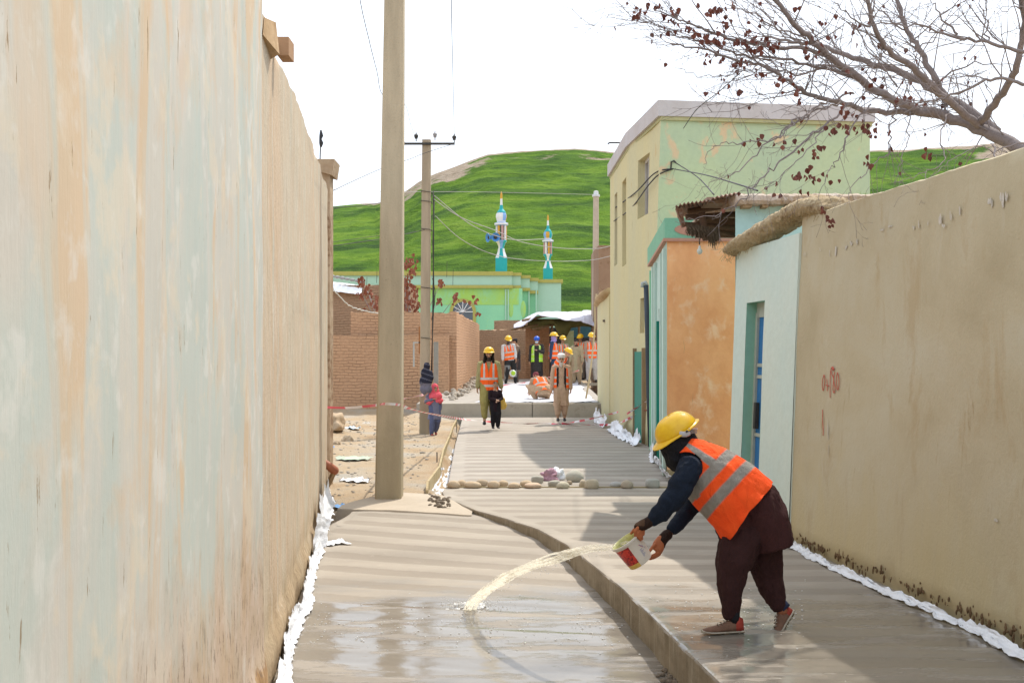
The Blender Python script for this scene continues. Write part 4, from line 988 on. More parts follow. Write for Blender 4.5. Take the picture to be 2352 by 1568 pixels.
# ================================================================ poles
def pole_mat(name, c):
    m = Mt(name); a = m.noise(m.pos((1, 1, .15)), 6, 5, .6); b = m.noise(m.pos(), 4, 6, .7); d = m.noise(m.pos(), 45, 3, .7); x = m.xyz()
    col = m.ramp(a, [(.35, sc3(c, .86)), (.65, sc3(c, 1.1))])
    col = m.mix(m.ramp(d, [(.64, 0.0), (.70, .55)]), col, sc3(c, .45))
    lowm = m.ramp(m.math('ADD', m.math('MULTIPLY', x[2], .35), m.math('MULTIPLY', m.math('SUBTRACT', b, .5), .5)), [(.15, .55), (.42, 0.0)])
    col = m.mix(lowm, col, (.30, .25, .16))
    return m.done(col, .85, m.math('ADD', b, d), .35, .01, .2)
m_pole = pole_mat('precast_concrete', (.47, .385, .265))
def taper(mb, a, b, wa, wb, ch=.22, dep=None, n=14):
    rows = []
    for i in range(n+1):
        t = i/n; c = V(a).lerp(V(b), t); w_ = lerp(wa, wb, t)/2; q = w_*(1-ch*.55); dd = (dep or 1)
        rows.append([c+V((x, y*dd, 0)) for x, y in ((-w_, -q), (-q, -w_), (q, -w_), (w_, -q), (w_, q), (q, w_), (-q, w_), (-w_, q))])
    mb.rings(rows)
t = thing('concrete_pole', G(891, 1143), 'tall tapering concrete utility pole standing in the near left foreground', 'utility pole', 'concrete utility poles')
b0 = G(891, 1143); top = V((S(905, 0, 188).x, b0.y+.1, CH+1250/188)); mb = MB()
taper(mb, b0+V((0, .12, -.3)), top+V((.01, .1, 0)), .325, .205); mb.build('shaft', m_pole, t, sm=20)
t = thing('concrete_pole', G(975, 996), 'shorter concrete pole with an iron crossarm standing behind the girl', 'utility pole', 'concrete utility poles')
b0 = G(975, 996); s2 = F/b0.y; mb = MB(); taper(mb, b0+V((0, 0, -.3)), S(980, 322, s2), .225, .19); mb.build('shaft', pole_mat('brown_precast_concrete', (.40, .315, .22)), t, sm=20)
p2 = V((0, -.13, 0))
mb = MB(); a, b = S(929, 330, s2)+p2, S(1045, 333, s2)+p2; mb.box((a.x, a.y-.02, b.z-.02), (b.x, a.y+.03, b.z+.025)); mb.build('crossarm', m_dark, t)
m_ins = plain('grey_porcelain', (.30, .27, .26), .4)
for px, py, w_ in ((957, 325, m_dark), (1000, 322, m_ins), (1044, 328, m_dark)):
    c = S(px, py, s2)+p2; mb = MB(); mb.lathe(c, [(.012, -.03), (.012, .03), (.04, .04), (.035, .07), (.05, .08), (.045, .12), (.015, .14), (.012, .17)], 10); mb.build('insulator', w_, t, sm=40)
mb = MB()
for k in range(3): mb.tube([S(996+k*1.2, 440+k*10, s2)+p2, S(997-k, 560, s2)+p2, S(995+k*1.5, 680, s2)+p2, S(994, 770, s2)+p2, S(993-k, 870, s2)+p2], .012, 5)
mb.tube([S(994, 640, s2)+p2, S(1001, 670, s2)+p2, S(999, 700, s2)+p2, S(992, 735, s2)+p2], .008, 4)
mb.build('cable_bundle', m_dark, t, sm=True)
for y in (440, 462, 526, 660, 775):
    z = S(980, y, s2); w_ = .118; mb = MB(); r = [z+V((x, yy, 0 if x < 0 else -.03)) for x, yy in ((-w_, -w_), (w_, -w_), (w_, w_), (-w_, w_))]
    for i in range(4): mb.tube([r[i], r[(i+1) % 4]], .008, 4)
    mb.build('band', m_dark, t)
mb = MB(); a, b = S(949, 785, s2-2), S(963, 842, s2-2); mb.box((a.x, a.y-.05, b.z), (a.x+.035, a.y, a.z)); mb.box((a.x+.036, a.y-.05, a.z-.03), (a.x+.32, a.y, a.z)); mb.build('meter_bracket', m_pale, t)
mb = MB(); a = S(962, 750, s2-2); mb.box((a.x, a.y-.05, a.z-.62), (a.x+.10, a.y, a.z)); mb.build('clay_conduit', plain('rust_orange_conduit', (.38, .17, .07)), t)
mb = MB(); a = S(996, 785, s2-2); mb.box((a.x, a.y-.05, a.z-.95), (a.x+.11, a.y, a.z)); mb.build('meter_box', plain('grey_meter_box', (.36, .36, .33)), t)
t = thing('concrete_pole', S(1368, 880, 58), 'thin pale pole with a white cap rising in front of the hill', 'utility pole', 'concrete utility poles')
mb = MB(); taper(mb, S(1367, 890, 58), S(1369, 447, 58), .27, .21); mb.build('shaft', plain('pale_pole_concrete', (.48, .40, .31)), t, sm=20)
mb = MB(); mb.lathe(S(1369, 452, 58), [(.15, 0), (.15, .08), (.1, .1), (.09, .22), (.03, .24)], 12); mb.build('cap', plain('white_cap', (.6, .62, .62), .5), t, sm=40)
mb = MB()
for k, y in enumerate((478, 498, 530, 552)): mb.tube([S(1362, y+6, 57), S(1375, y-5, 57)], .018, 4)
mb.build('tie_wire', m_dark, t)
# ================================================================ wires
m_wire = plain('black_wire', (.035, .03, .035), .6); m_lwire = plain('grey_wire', (.42, .40, .38), .5)
wn = 0
def wire(pts, r, mat, label, kink=0):
    P = catmull([tuple(S(x, y, s)) for x, y, s in pts], 8)
    if kink: P = [V(p)+V((kink*nz(i*.9, 1, 0), 0, kink*nz(i*.9, 5, 0))) for i, p in enumerate(P)]
    mb = MB(); mb.tube(P, r, 5); o = mb.build('power_cable', mat, sm=True, loc=V(P[0])); tag(o, label, 'cable', 'overhead cables')
wire([(820,-40,250),(833,30,235),(852,110,215),(880,215,175),(905,295,140),(930,265+20,122),(943,300,112),(956,325,105)][:3]+[(866,165,195),(882,222,170),(908,285+10,140),(935,262+10,115),(957,322,105)][:2]+[(930,240,128),(943,285,115),(956,322,105)], .004, m_wire, 'thin cable running steeply down behind the near pole to the crossarm left insulator', .006)
wire([(1037,-60,240),(1037,30,200),(1040,160,150),(1042,250,125),(1044,325,105)], .0045, m_wire, 'thin cable dropping nearly straight to the right end of the crossarm')
wire([(770,388,150),(830,362,130),(880,341,118),(945,322,105)], .004, m_lwire, 'fine cable from the brick pillar up to the crossarm')
wire([(757,442,150),(820,412,130),(880,386,118),(940,366,110),(975,352,106),(1044,330,105)], .006, m_wire, 'dark cable from behind the left wall passing the pole top to the crossarm right end')
wire([(750,434,70),(880,440,64),(1100,441,58),(1365,447,56)], .008, m_lwire, 'very faint horizontal wire crossing the hill near its top')
wire([(757,478,120),(830,472,112),(880,465,108)], .007, m_wire, 'dark cable leaving the left wall just above the grassy ridge')
wire([(755,566,120),(880,548,112),(975,528,103)], .008, m_wire, 'lower dark cable from the left wall to the second pole')
wire([(755,557,120),(880,540,112),(930,533,107)], .005, m_wire, 'upper thin cable just above the lower dark cable left of the second pole')
wire([(998,450,103),(1080,515,92),(1150,545,85),(1200,551,78),(1260,548,70),(1366,560,60)][:5], .010, m_lwire, 'pale sagging cable crossing behind the taller minaret gallery')
wire([(997,458,103),(1060,500,96),(1140,530,85),(1200,556,78),(1290,570,72),(1370,571,65),(1412,562,95)], .010, m_lwire, 'pale sagging cable reaching the house side just below the thin pole middle')
wire([(1000,496,103),(1060,550,94),(1130,583,85),(1200,596,78),(1290,600,72),(1360,597,68),(1410,586,95)], .009, m_lwire, 'lowest pale sagging cable crossing the minaret base')
wire([(1412,478,95),(1460,442,112),(1505,397,121),(1545,388,122)], .013, m_wire, 'upper black cable along the green house corner')
wire([(1410,508,95),(1450,478,108),(1490,425,119),(1515,400,122),(1545,388,122)], .013, m_wire, 'lower black cable along the green house corner')
wire([(1545,370,122),(1600,405,140),(1640,447,180)], .010, m_wire, 'thin black cable crossing down from the house hook to the awning')
wire([(1545,388,122),(1620,402,150),(1700,425,190),(1740,438,210)], .010, m_wire, 'black cable running from the house hook to the earth roof')
mb = MB(); mb.tube([S(1541, 388, 122), S(1542, 372, 122), S(1548, 369, 122), S(1553, 374, 122)], .014, 5); o = mb.build('iron_hook', m_dark, loc=S(1541, 388, 122)); tag(o, 'small iron cable hook on the front corner of the green house', 'hook')
wire([(757,650,140),(772,672,138),(800,700,134),(830,712,130),(872,720,124)], .010, plain('white_rope', (.62, .6, .55)), 'white frayed rope sagging from the left wall to the near pole', .05)
wire([(1570,295,150),(1600,252,175),(1650,212,200),(1700,168,225)], .006, m_wire, 'dark cable slanting up from the roof band into the bare tree')
# ================================================================ caution tape
m = Mt('barrier_tape'); at = m.n('ShaderNodeAttribute'); at.attribute_name = 'len'
f = m.math('FRACT', m.math('MULTIPLY', at.outputs['Fac'], 1.5)); r_ = m.ramp(f, [(.48, 0.0), (.52, 1.0)])
m.b.inputs['Transmission Weight'].default_value = .0
m_tape = m.done(m.mix(r_, (.72, .10, .14), (.80, .75, .76)), .4, spec=.5)
def tape(pts, label, w_=.045, sag=0, tw=1.5):
    P = catmull([tuple(S(x, y, s)) for x, y, s in pts], 14); mb = MB(); L = 0; ln = []; rows = []
    for i, p in enumerate(P):
        p = V(p); a = tw*math.sin(i*.13)+.6*nz(i*.11, 3, 1)
        if i: L += (p-V(P[i-1])).length
        d = (V(P[min(i+1, len(P)-1)])-V(P[max(i-1, 0)])).normalized(); sd = V((0, 0, 1))-d*d.z; sd.normalize(); up = d.cross(sd)
        q = sd*math.cos(a)+up*math.sin(a); rows.append([p-q*w_/2, p+up*.004*math.sin(i), p+q*w_/2]); ln += [L]*3
    mb.grid(rows); o = mb.build('barrier_tape', m_tape, sm=True, loc=V(P[0]))
    at = o.data.attributes.new('len', 'FLOAT', 'POINT'); at.data.foreach_set('value', ln)
    tag(o, label, 'barrier tape', 'red and white barrier tapes'); return o
tape([(752,935,175),(800,936,178),(866,930,184),(880,927,200),(905,928,202),(922,930,186)], 'barrier tape stretched from the left wall end and wrapped on the near pole', .03, tw=.5)
tape([(921,932,184),(980,948,150),(1062,962,100),(1110,967,96),(1160,970,94),(1240,973,93),(1290,972,94),(1340,965,98),(1400,951,105),(1420,946,108)], 'long barrier tape sagging from the near pole past the old man to the right wall', .045)
tape([(921,918,184),(945,912,150),(972,906,112)], 'short barrier tape between the near pole and the pole with crossarm', .045)
tape([(1290,972,94),(1340,975,96),(1400,975,99),(1420,972,103),(1470,948,115),(1520,925,130),(1545,903,145),(1565,880,158)], 'barrier tape rising from the ground to the corner of the orange house', .05)
tape([(1440,950,110),(1480,925,118),(1505,912,124),(1522,905,128)], 'short faded barrier tape across the drain pipe', .04)
tape([(1155,885,76),(1190,880,75),(1220,876,74),(1262,866,73),(1300,860,73),(1330,850,73)], 'barrier tape strung across the raised platform behind the workers', .04)
# ================================================================ formwork, plastic sheets, stones
m_board = plaster('form_timber', (.40, .32, .19), (.47, .39, .25), (.26, .19, .11), (.4, 1, 1), (.55, .65), 4, .5, 2, 30)
bd = [(14.35,-1.08),(15.2,-1.13),(17.5,-1.12),(20.5,-1.24),(24,-1.33),(27.5,-1.43),(30.6,-1.50)]
for i in range(len(bd)-1):
    (ya, xa_), (yb, xb_) = bd[i], bd[i+1]; mb = MB(); h0, h1 = .045+.02*(i % 2), .05+.02*((i+1) % 2)
    mb.hexa([(xa_, ya+.01, -.16), (xa_+.028, ya+.01, -.16), (xb_+.028, yb-.01, -.16), (xb_, yb-.01, -.16), (xa_-.01, ya+.01, h0), (xa_+.02, ya+.01, h0), (xb_+.02, yb-.01, h1), (xb_-.01, yb-.01, h1)])
    o = mb.build('form_board', m_board, loc=(xa_, ya, 0)); tag(o, ['nearest timber form board curving in beside the end of the concrete slab', 'second timber form board along the left edge of the far slab', 'third timber form board along the left edge of the far slab', 'fourth timber form board, level with the pole foot behind the girl', 'fifth timber form board, just past the girl', 'farthest timber form board, touching the concrete step'][i], 'board', 'timber form boards')
for px, py in ((1008, 1060), (1052, 985)):
    c = G(px, py); mb = MB(); mb.tube([c+V((-.03, 0, -.1)), c+V((-.03, 0, .16))], .01, 5); o = mb.build('iron_stake', m_dark, loc=c); tag(o, 'thin iron stake holding the %s form board' % ('second' if py > 1000 else 'fourth'), 'stake', 'iron stakes')
# gap lining
mb = MB(); rows = []
for i in range(60):
    Y = lerp(14.4, 24, i/59); x0 = interp(Y, [(a, b+.03) for a, b in bd]); x1 = edge_x(Y)-.004
    rows.append([(lerp(x0, x1, j/8)+.0, Y, -.15+.03*nz(Y*9, j*.8, 0)+.05*abs(nz(Y*22, j*.3, 4))+.05*(j in (0, 8))) for j in range(9)])
mb.grid(rows); sheet('plastic_sheet', mb, 'crumpled plastic lining in the gap between form boards and slab', 'plastic sheets')
def crumple(name, label, pts, hgt, out, seed, n=60, k=12, amp=.04, group='plastic sheets'):
    """strip of polythene lying at a wall foot: pts (x,y,z) line on the ground, out = spread away from the wall"""
    P = catmull(pts, max(2, n//(len(pts)-1))); mb = MB(); rows = []
    for i, p in enumerate(P):
        p = V(p); q = V(P[min(i+1, len(P)-1)])-V(P[max(i-1, 0)]); q.normalize(); side = V((q.y, -q.x, 0))*(1 if out > 0 else -1)
        h = hgt*(.7+1.1*fb(i*.11, seed, 0)); o_ = abs(out)*(.7+1.3*abs(fb(i*.083, seed, 5))); row = []
        for j in range(k):
            v = j/(k-1); a = v*PI/2
            c = p+side*(o_*v**1.4)+V((0, 0, max(h, .02)*(1-v)**1.5+.006))
            c += V((fb(i*.143, j*.17, seed), fb(i*.143, j*.17, seed+3), abs(fb(i*.21, j*.23, seed+6))*1.6))*amp*1.3
            c += V((nz(i*1.9, j*1.9, seed), nz(i*1.9, j*1.9, seed+3), abs(nz(i*1.7, j*2.1, seed+6))))*amp*.18
            row.append(c)
        rows.append(row)
    mb.grid(rows); return sheet(name, mb, label, group)
def LWp(Y, dx=.03, dz=0): return (left_x(Y)+dx, Y, z_low(Y)+dz)
crumple('plastic_sheet', 'white plastic strip crumpled along the foot of the near left wall', [LWp(y, .06+.02*math.sin(y*3)) for y in (6.0, 6.9, 7.6, 8.2, 8.8, 9.5, 10.2, 10.9)], .13, .065, 3, 170, 14, .026)
mb = MB(); rows = []
for i in range(16):
    v = i/15; rows.append([V((left_x(10.9)+.03+.02*v+.08*u/8+.03*nz(u*.6, v*5, 4), 10.8+.3*u/8+.2*v, lerp(z_low(10.9)+.01, z_low(10.9)+.36+.04*nz(u, 0, 1)-.12*(u/8), v)+.03*nz(u*1.1, v*7, 9))) for u in range(9)])
mb.grid(rows); sheet('plastic_sheet', mb, 'upright white plastic scrap standing against the left wall', 'plastic sheets')
crumple('plastic_sheet', 'white plastic torn flap on the lower pavement beside the left wall', [(-1.90, 11.2, z_low(11.2)), (-1.82, 11.25, z_low(11.2)), (-1.70, 11.35, z_low(11.2))], .04, .18, 8, 24, 8, .02)
crumple('plastic_sheet', 'tall thin plastic scrap hanging at the far end of the left wall', [LWp(y, .05, .03) for y in (11.6, 12.2, 12.9, 13.5)], .34, .10, 12, 40, 10, .05)
crumple('plastic_sheet', 'long bluish white plastic strip along the foot of the brown right wall', [(right_x(y)-.06-.03*math.sin(y*2.3), y, .0) for y in (3.2, 4.2, 5.2, 6.2, 7.2, 8.2, 9.2, 10.0, 10.5)], .06, -.065, 17, 230, 12, .026)
crumple('plastic_sheet', 'white plastic heap by the front corner of the orange house', [(2.24, 17.9, .0), (2.20, 17.1, .0), (2.14, 16.4, 0), (2.12, 15.7, 0)], .18, -.12, 21, 44, 12, .07)
crumple('plastic_sheet', 'upright white plastic roll leaning by the drain pipe', [(2.28, 18.3, .0), (2.34, 18.9, .0), (2.42, 19.9, 0)], .42, -.04, 23, 20, 10, .05)
crumple('plastic_sheet', 'white plastic bunch along the foot of the green house', [(2.42, 21.5, .02), (2.35, 22.8, .03), (2.3, 24.2, .04), (2.25, 25.5, .05)], .30, -.14, 29, 44, 12, .08)
crumple('plastic_sheet', 'small plastic tuft further along the foot of the green house', [(2.2, 26.5, .05), (2.15, 28, .06), (2.2, 30, .08)], .34, -.08, 33, 30, 10, .07)
# stones along the joint
m = Mt('river_stone'); oi = m.n('ShaderNodeObjectInfo'); a = m.noise(m.pos(obj=True), 9, 5, .6); b = m.noise(m.pos(obj=True), 60, 3, .7)
col = m.mix(m.ramp(a, [(.3, .25), (.7, .75)]), oi.outputs['Color'], m.mix(.5, oi.outputs['Color'], (.55, .50, .42)))
m_stone = m.done(m.mix(m.ramp(b, [(.3, .5), (.4, 0.0)]), col, (.2, .15, .1)), .85, b, .3, .01, .2)
rnd = random.Random(4)
def stone(px, py, w_, h_, c, label, seed, box=0, dY=0):
    """px,py: centre of its foot; w_,h_: pixel width and height"""
    g = G(px, py); s_ = F/g.y; bm = bmesh.new(); bmesh.ops.create_icosphere(bm, subdivisions=3, radius=1)
    for v in bm.verts:
        q = v.co.copy()
        if box: q = V([math.copysign(abs(x)**.6, x) for x in q])
        q *= 1+.13*nz(q.x*1.1+seed, q.y*1.1, q.z*1.1)+.04*nz(q.x*3+seed, q.y*3, q.z*3)
        q.z = max(q.z, -.80)
        v.co = V((q.x*w_/2/s_, q.y*w_/2/s_*.8, (q.z+.80)/1.80*h_/s_))
    me = bpy.data.meshes.new('river_stone'); bm.to_mesh(me); bm.free(); me.shade_smooth(); me.materials.append(m_stone)
    o = bpy.data.objects.new('river_stone', me); C.objects.link(o); o.location = V((g.x, g.y+w_/s_*.3+dY, -.004 if g.y > 15 else 0.0)); o.color = (*c, 1)
    tag(o, label, 'stone', 'river stones laid along the slab joint')
TAN = (.50, .36, .22); GRY = (.33, .31, .26); DBR = (.38, .28, .18)
def zz(x, y): return ((1750+x*.4039)*.57422, (1650+y*.4039)*.57422)
for i, (x0, x1, y0, y1, c, lb, bx) in enumerate([
    (93, 225, 672, 750, TAN, 'leftmost round tan stone at the slab corner', 0), (185, 290, 662, 728, TAN, 'small tan stone tucked behind the leftmost one', 0),
    (262, 432, 680, 750, TAN, 'wide peaked tan stone, second in the front row from the left', 0), (372, 505, 657, 725, DBR, 'darker brown stone in the back row, left of the joint middle', 0),
    (492, 620, 675, 750, TAN, 'round tan stone, third in the front row from the left', 0), (598, 700, 665, 728, TAN, 'tan stone behind, right of the third front stone', 0),
    (698, 822, 692, 750, TAN, 'low tan stone, fourth in the front row from the left', 0), (815, 940, 665, 730, TAN, 'brown stone in the back row just left of the rag', 0),
    (858, 1030, 695, 752, (.56, .38, .25), 'long flat orange tan stone in front of the rag', 0), (930, 1050, 622, 700, GRY, 'dark grey stone at the left of the rag', 1),
    (1095, 1222, 668, 735, GRY, 'flat grey stone in front of the rag', 1), (1178, 1312, 685, 755, (.48, .43, .31), 'smooth khaki stone in front of the big boulder', 0),
    (1268, 1450, 570, 690, (.42, .40, .33), 'biggest greyish boulder behind the stone row', 0), (1280, 1335, 668, 706, DBR, 'tiny brown stone below the big boulder', 0),
    (1402, 1480, 658, 735, (.48, .38, .26), 'tan stone left of the blocky one', 0), (1460, 1600, 662, 755, (.47, .39, .27), 'large blocky tan stone at the edge of the shadow', 1),
    (1706, 1830, 680, 738, (.38, .38, .37), 'low grey stone in the shadow', 0), (1815, 1945, 668, 753, (.42, .34, .25), 'round brown stone in the shadow, right of the low grey one', 0),
    (2060, 2205, 655, 742, (.36, .36, .33), 'rightmost grey stone nearest the plastic heap', 1)]):
    q = zz((x0+x1)/2, y1+2); a = zz(x0, y0); b = zz(x1, y1); stone(q[0], q[1], b[0]-a[0], b[1]-a[1], c, lb, i*3.1, bx)
# thin plank under the stones at the joint
mb = MB(); mb.box((-.86, 15.01, -.05), (2.2, 15.05, .012)); o = mb.build('joint_board', m_board, loc=(0, 15, 0)); tag(o, 'long thin board set in the joint between the two slabs', 'board')
# rag among the stones
def lump(name, c, r, mat, label, cat, seed, k=5, amp=.5, group=None):
    bm = bmesh.new(); bmesh.ops.create_icosphere(bm, subdivisions=4, radius=1)
    for v in bm.verts:
        q = v.co.copy(); f_ = 1+amp*nz(q.x*1.6+seed, q.y*1.6, q.z*1.6)+amp*.5*abs(nz(q.x*4+seed, q.y*4, q.z*4)); q *= f_; q.z = max(q.z, -.5)
        v.co = V((q.x*r[0], q.y*r[1], (q.z+.5)*r[2]))
    me = bpy.data.meshes.new(name); bm.to_mesh(me); bm.free(); me.shade_smooth(); me.materials.append(mat)
    o = bpy.data.objects.new(name, me); C.objects.link(o); o.location = c; tag(o, label, cat, group); return o
c = G(1262, 1104); lump('cloth_rag', V((c.x, c.y+.1, 0)), (.11, .09, .09), plain('pinkish_rag', (.46, .27, .33), .9, .35, 14, .6), 'crumpled mauve rag among the stones', 'rag', 3, amp=.8)
c = G(1280, 1102); lump('plastic_bag', V((c.x+.02, c.y+.12, 0)), (.09, .08, .10), m_plastic, 'crumpled whitish bag beside the mauve rag', 'bag', 9, amp=.7)
mb = MB(); c = G(1340, 1117); mb.lathe(c+V((0, 0, .02)), [(.018, -.06), (.02, -.02), (.02, .04), (.012, .06)], 10, rot=Matrix.Rotation(PI/2, 3, 'Y')); o = mb.build('bottle_cap_end', plain('pale_bottle', (.55, .5, .45), .3), sm=True, loc=c); tag(o, 'small pale bottle end lying between the khaki and blocky stones', 'bottle')
# rubble bits and debris
rnd = random.Random(9)
mb = MB()
for i in range(650):
    Y = rnd.uniform(14.0, 31); x = rnd.uniform(left_x(Y)-1.2, edge_x(Y)-.42); r = rnd.uniform(.006, .02)*(1+.8*rnd.random()**6)
    mb.ell((x, Y, z_dirt(x, Y)+r*.3), (r*rnd.uniform(1, 1.8), r*rnd.uniform(1, 1.5), r*.7), k=6, n=4)
o = mb.build('gravel', plain('grey_gravel', (.36, .31, .25), .95, .35, 9)); tag(o, kind='stuff')
mb = MB()
for i in range(80):
    px, py = rnd.uniform(985, 1035), rnd.uniform(1138, 1162); c = G(px, py+ (px-1010)*.2); r = rnd.uniform(.01, .035); mb.ell(c+V((0, 0, rnd.uniform(-.05, .01))), (r, r, r*.8), k=6, n=4)
for i in range(170):
    t_ = rnd.random(); c = G(lerp(1520, 1660, t_)+rnd.gauss(0, 14), lerp(1538, 1585, t_)+rnd.gauss(0, 9), -.2); r = rnd.uniform(.004, .02); mb.ell(V((c.x, c.y, z_low(c.y)+r*.4)), (r*1.4, r, r*.8), k=6, n=4)
o = mb.build('gravel', plain('broken_concrete_bits', (.20, .16, .12), .9, .5, 20)); tag(o, kind='stuff')
m_dirt = plain('pale_dirt_lump', (.44, .33, .22), .95, .2, 8)
for k, (px, py, r, lb) in enumerate(((762, 1000, (.30, .5, .24), 'tall mound of pale dirt against the left wall end'), (795, 1015, (.10, .1, .08), 'small dirt clod right of the tall mound'), (768, 1030, (.07, .07, .06), 'grey clod half hidden by the left wall end'))):
    c = G(px, py); lump('dirt_heap', V((c.x, c.y+.2, z_dirt(c.x, c.y)-.02)), r, m_dirt, lb, 'dirt heap', k*5, amp=.4)
def litter(px, py, sx_, sy_, mat, label, seed, hz_=.02):
    c = G(px, py); mb = MB(); rows = []
    for i in range(9):
        rows.append([V((c.x+(j/10-.5)*sx_*(1+.5*nz(i*.5, j, seed)), c.y+(i/8-.5)*sy_*(1+.5*nz(i, j*.4, seed)), z_dirt(c.x, c.y)+.012+abs(nz(i*.7+seed, j*.7, 1))*hz_*3)) for j in range(11)])
    mb.grid(rows); sheet('litter_scrap', mb, label, 'scraps of litter on the dirt', 'litter', mat=mat)
m_bluel = plain('blue_scrap', (.12, .28, .55), .5)
litter(815, 1098, .42, .35, m_plastic, 'torn white plastic scrap lying in the middle of the dirt left of the pole', 2, .03)
litter(806, 990, .42, .4, plain('pale_blue_scrap', (.50, .62, .72), .5), 'pale blue sheet scrap near the brick wall', 5, .03)
litter(793, 1150, .28, .25, m_bluel, 'blue litter beside the mortar apron', 7); litter(800, 1156, .2, .15, m_plastic, 'small white litter next to the blue litter by the apron', 8)
litter(842, 973, .18, .2, plain('grey_board_scrap', (.5, .47, .42)), 'short grey scrap near the top of the dirt patch', 10); litter(754, 1037, .2, .2, m_bluel, 'tiny blue scrap beside the left wall end', 12)
litter(812, 1055, .55, .5, plain('greenish_scrap', (.42, .47, .36), .8), 'greenish dusty rag strip on the dirt', 15)
litter(1016, 1075, .06, .1, m_plastic, 'tiny white scrap right of the near pole', 19)
# wooden stake with a reddish end sticking out past the wall end
t = thing('wooden_stake', S(752, 1112, 183), 'short wooden piece with a reddish brown knuckled end jutting past the left wall end', 'stake')
mb = MB(); mb.tube([S(752, 1116, 183), S(768, 1082, 183)], [(.03, .045), (.035, .05)], 4, side=(1, 0, 0)); mb.build('wood', m_wood, t)
mb = MB(); mb.tube([S(744, 1062, 184), S(756, 1070, 184), S(768, 1080, 183)], [.05, .055, .06], 8, round_ends=True)
for k in range(4): mb.ell(S(764+k*2.6, 1072+k*3.2, 182), (.024, .03, .024))
me = remesh(mb, .01, 3); colour(me, (.38, .14, .08)); link('end_piece', me, SKIN, t, off=origin(t))

# ================================================================ bare tree over the right wall
m_bark = plain('grey_brown_bark', (.24, .20, .19), .9, .25, 30, .5); m_twig = plain('pale_twig', (.24, .20, .19), .9, .25, 30, .2)
m = Mt('dry_leaf'); a = m.noise(m.pos(obj=True), 7, 4); m_leaf = m.done(m.ramp(a, [(.35, (.10, .028, .02)), (.65, (.20, .065, .04))]), .7, spec=.3)
rnd = random.Random(21)
tree = thing('bare_tree', S(2470, 860, 285)+V((0, 0, 0)), 'large bare tree with a few dead brown leaves leaning over the right wall', 'tree')
tree.location.z = -.1
LT, LW, LL = MB(), MB(), MB(); leafpts = []
def branch(pts, w0, w1, mb, s=None, kink=.0, k=7):
    P = [V(S(x, y, sc_)) for x, y, sc_ in pts]
    P = [V(p) for p in catmull([tuple(p) for p in P], 6)]
    n = len(P); rr = [lerp(w0, w1, i/(n-1)) for i in range(n)]
    for i in range(1, n-1): P[i] += V((rnd.gauss(0, kink), rnd.gauss(0, kink), rnd.gauss(0, kink)))
    mb.tube(P, rr, k); return P, rr
mains = [
 ([(2480,880,285),(2475,560,285),(2440,420,282),(2352,346,275),(2260,300,268),(2150,265,262),(2065,252,260)], .08, .038, LT),
 ([(2150,262,262),(2085,245,266),(2000,200,272),(1900,125,280),(1845,75,285),(1800,30,290),(1750,-40,295)], .04, .015, LT),
 ([(2290,305,268),(2200,240,262),(2140,205,258),(2080,170,255),(1990,145,252),(1900,110,250),(1820,95,250),(1750,85,250)], .05, .008, LT),
 ([(2250,290,268),(2180,235,275),(2120,175,282),(2040,115,290),(2005,60,296),(1985,-30,300)], .035, .014, LT),
 ([(2180,240,262),(2150,180,262),(2110,110,262),(2075,50,262),(2055,-30,262)], .032, .016, LT),
 ([(2250,285,268),(2300,215,280),(2335,150,290),(2350,60,295),(2345,-20,300)], .035, .018, LT),
 ([(2100,258,262),(2000,255,268),(1930,235,272),(1870,220,276),(1820,195,280),(1760,155,283),(1700,140,286),(1600,110,288),(1540,100,288)], .026, .005, LT),
 ([(1900,125,280),(1800,108,284),(1700,95,288),(1620,70,290),(1560,45,292),(1500,20,294)], .018, .004, LT),
 ([(1990,190,272),(1900,160,275),(1800,135,280),(1720,130,284),(1640,105,288),(1560,80,290),(1490,62,290)], .015, .003, LT),
 ([(1960,160,276),(1900,150,270),(1850,170,266),(1780,160,262),(1700,120,262),(1640,100,264)], .012, .003, LT),
 ([(2352,120,300),(2280,100,300),(2200,85,300),(2100,60,300),(1990,55,302)], .016, .004, LT),
 ([(2352,195,310),(2290,180,308),(2200,215,306),(2120,235,300),(2050,240,300)], .014, .004, LT),
]
allP = []
for pts, a, b, mb in mains:
    P, rr = branch(pts, a, b, mb, kink=.008); allP.append((P, rr))
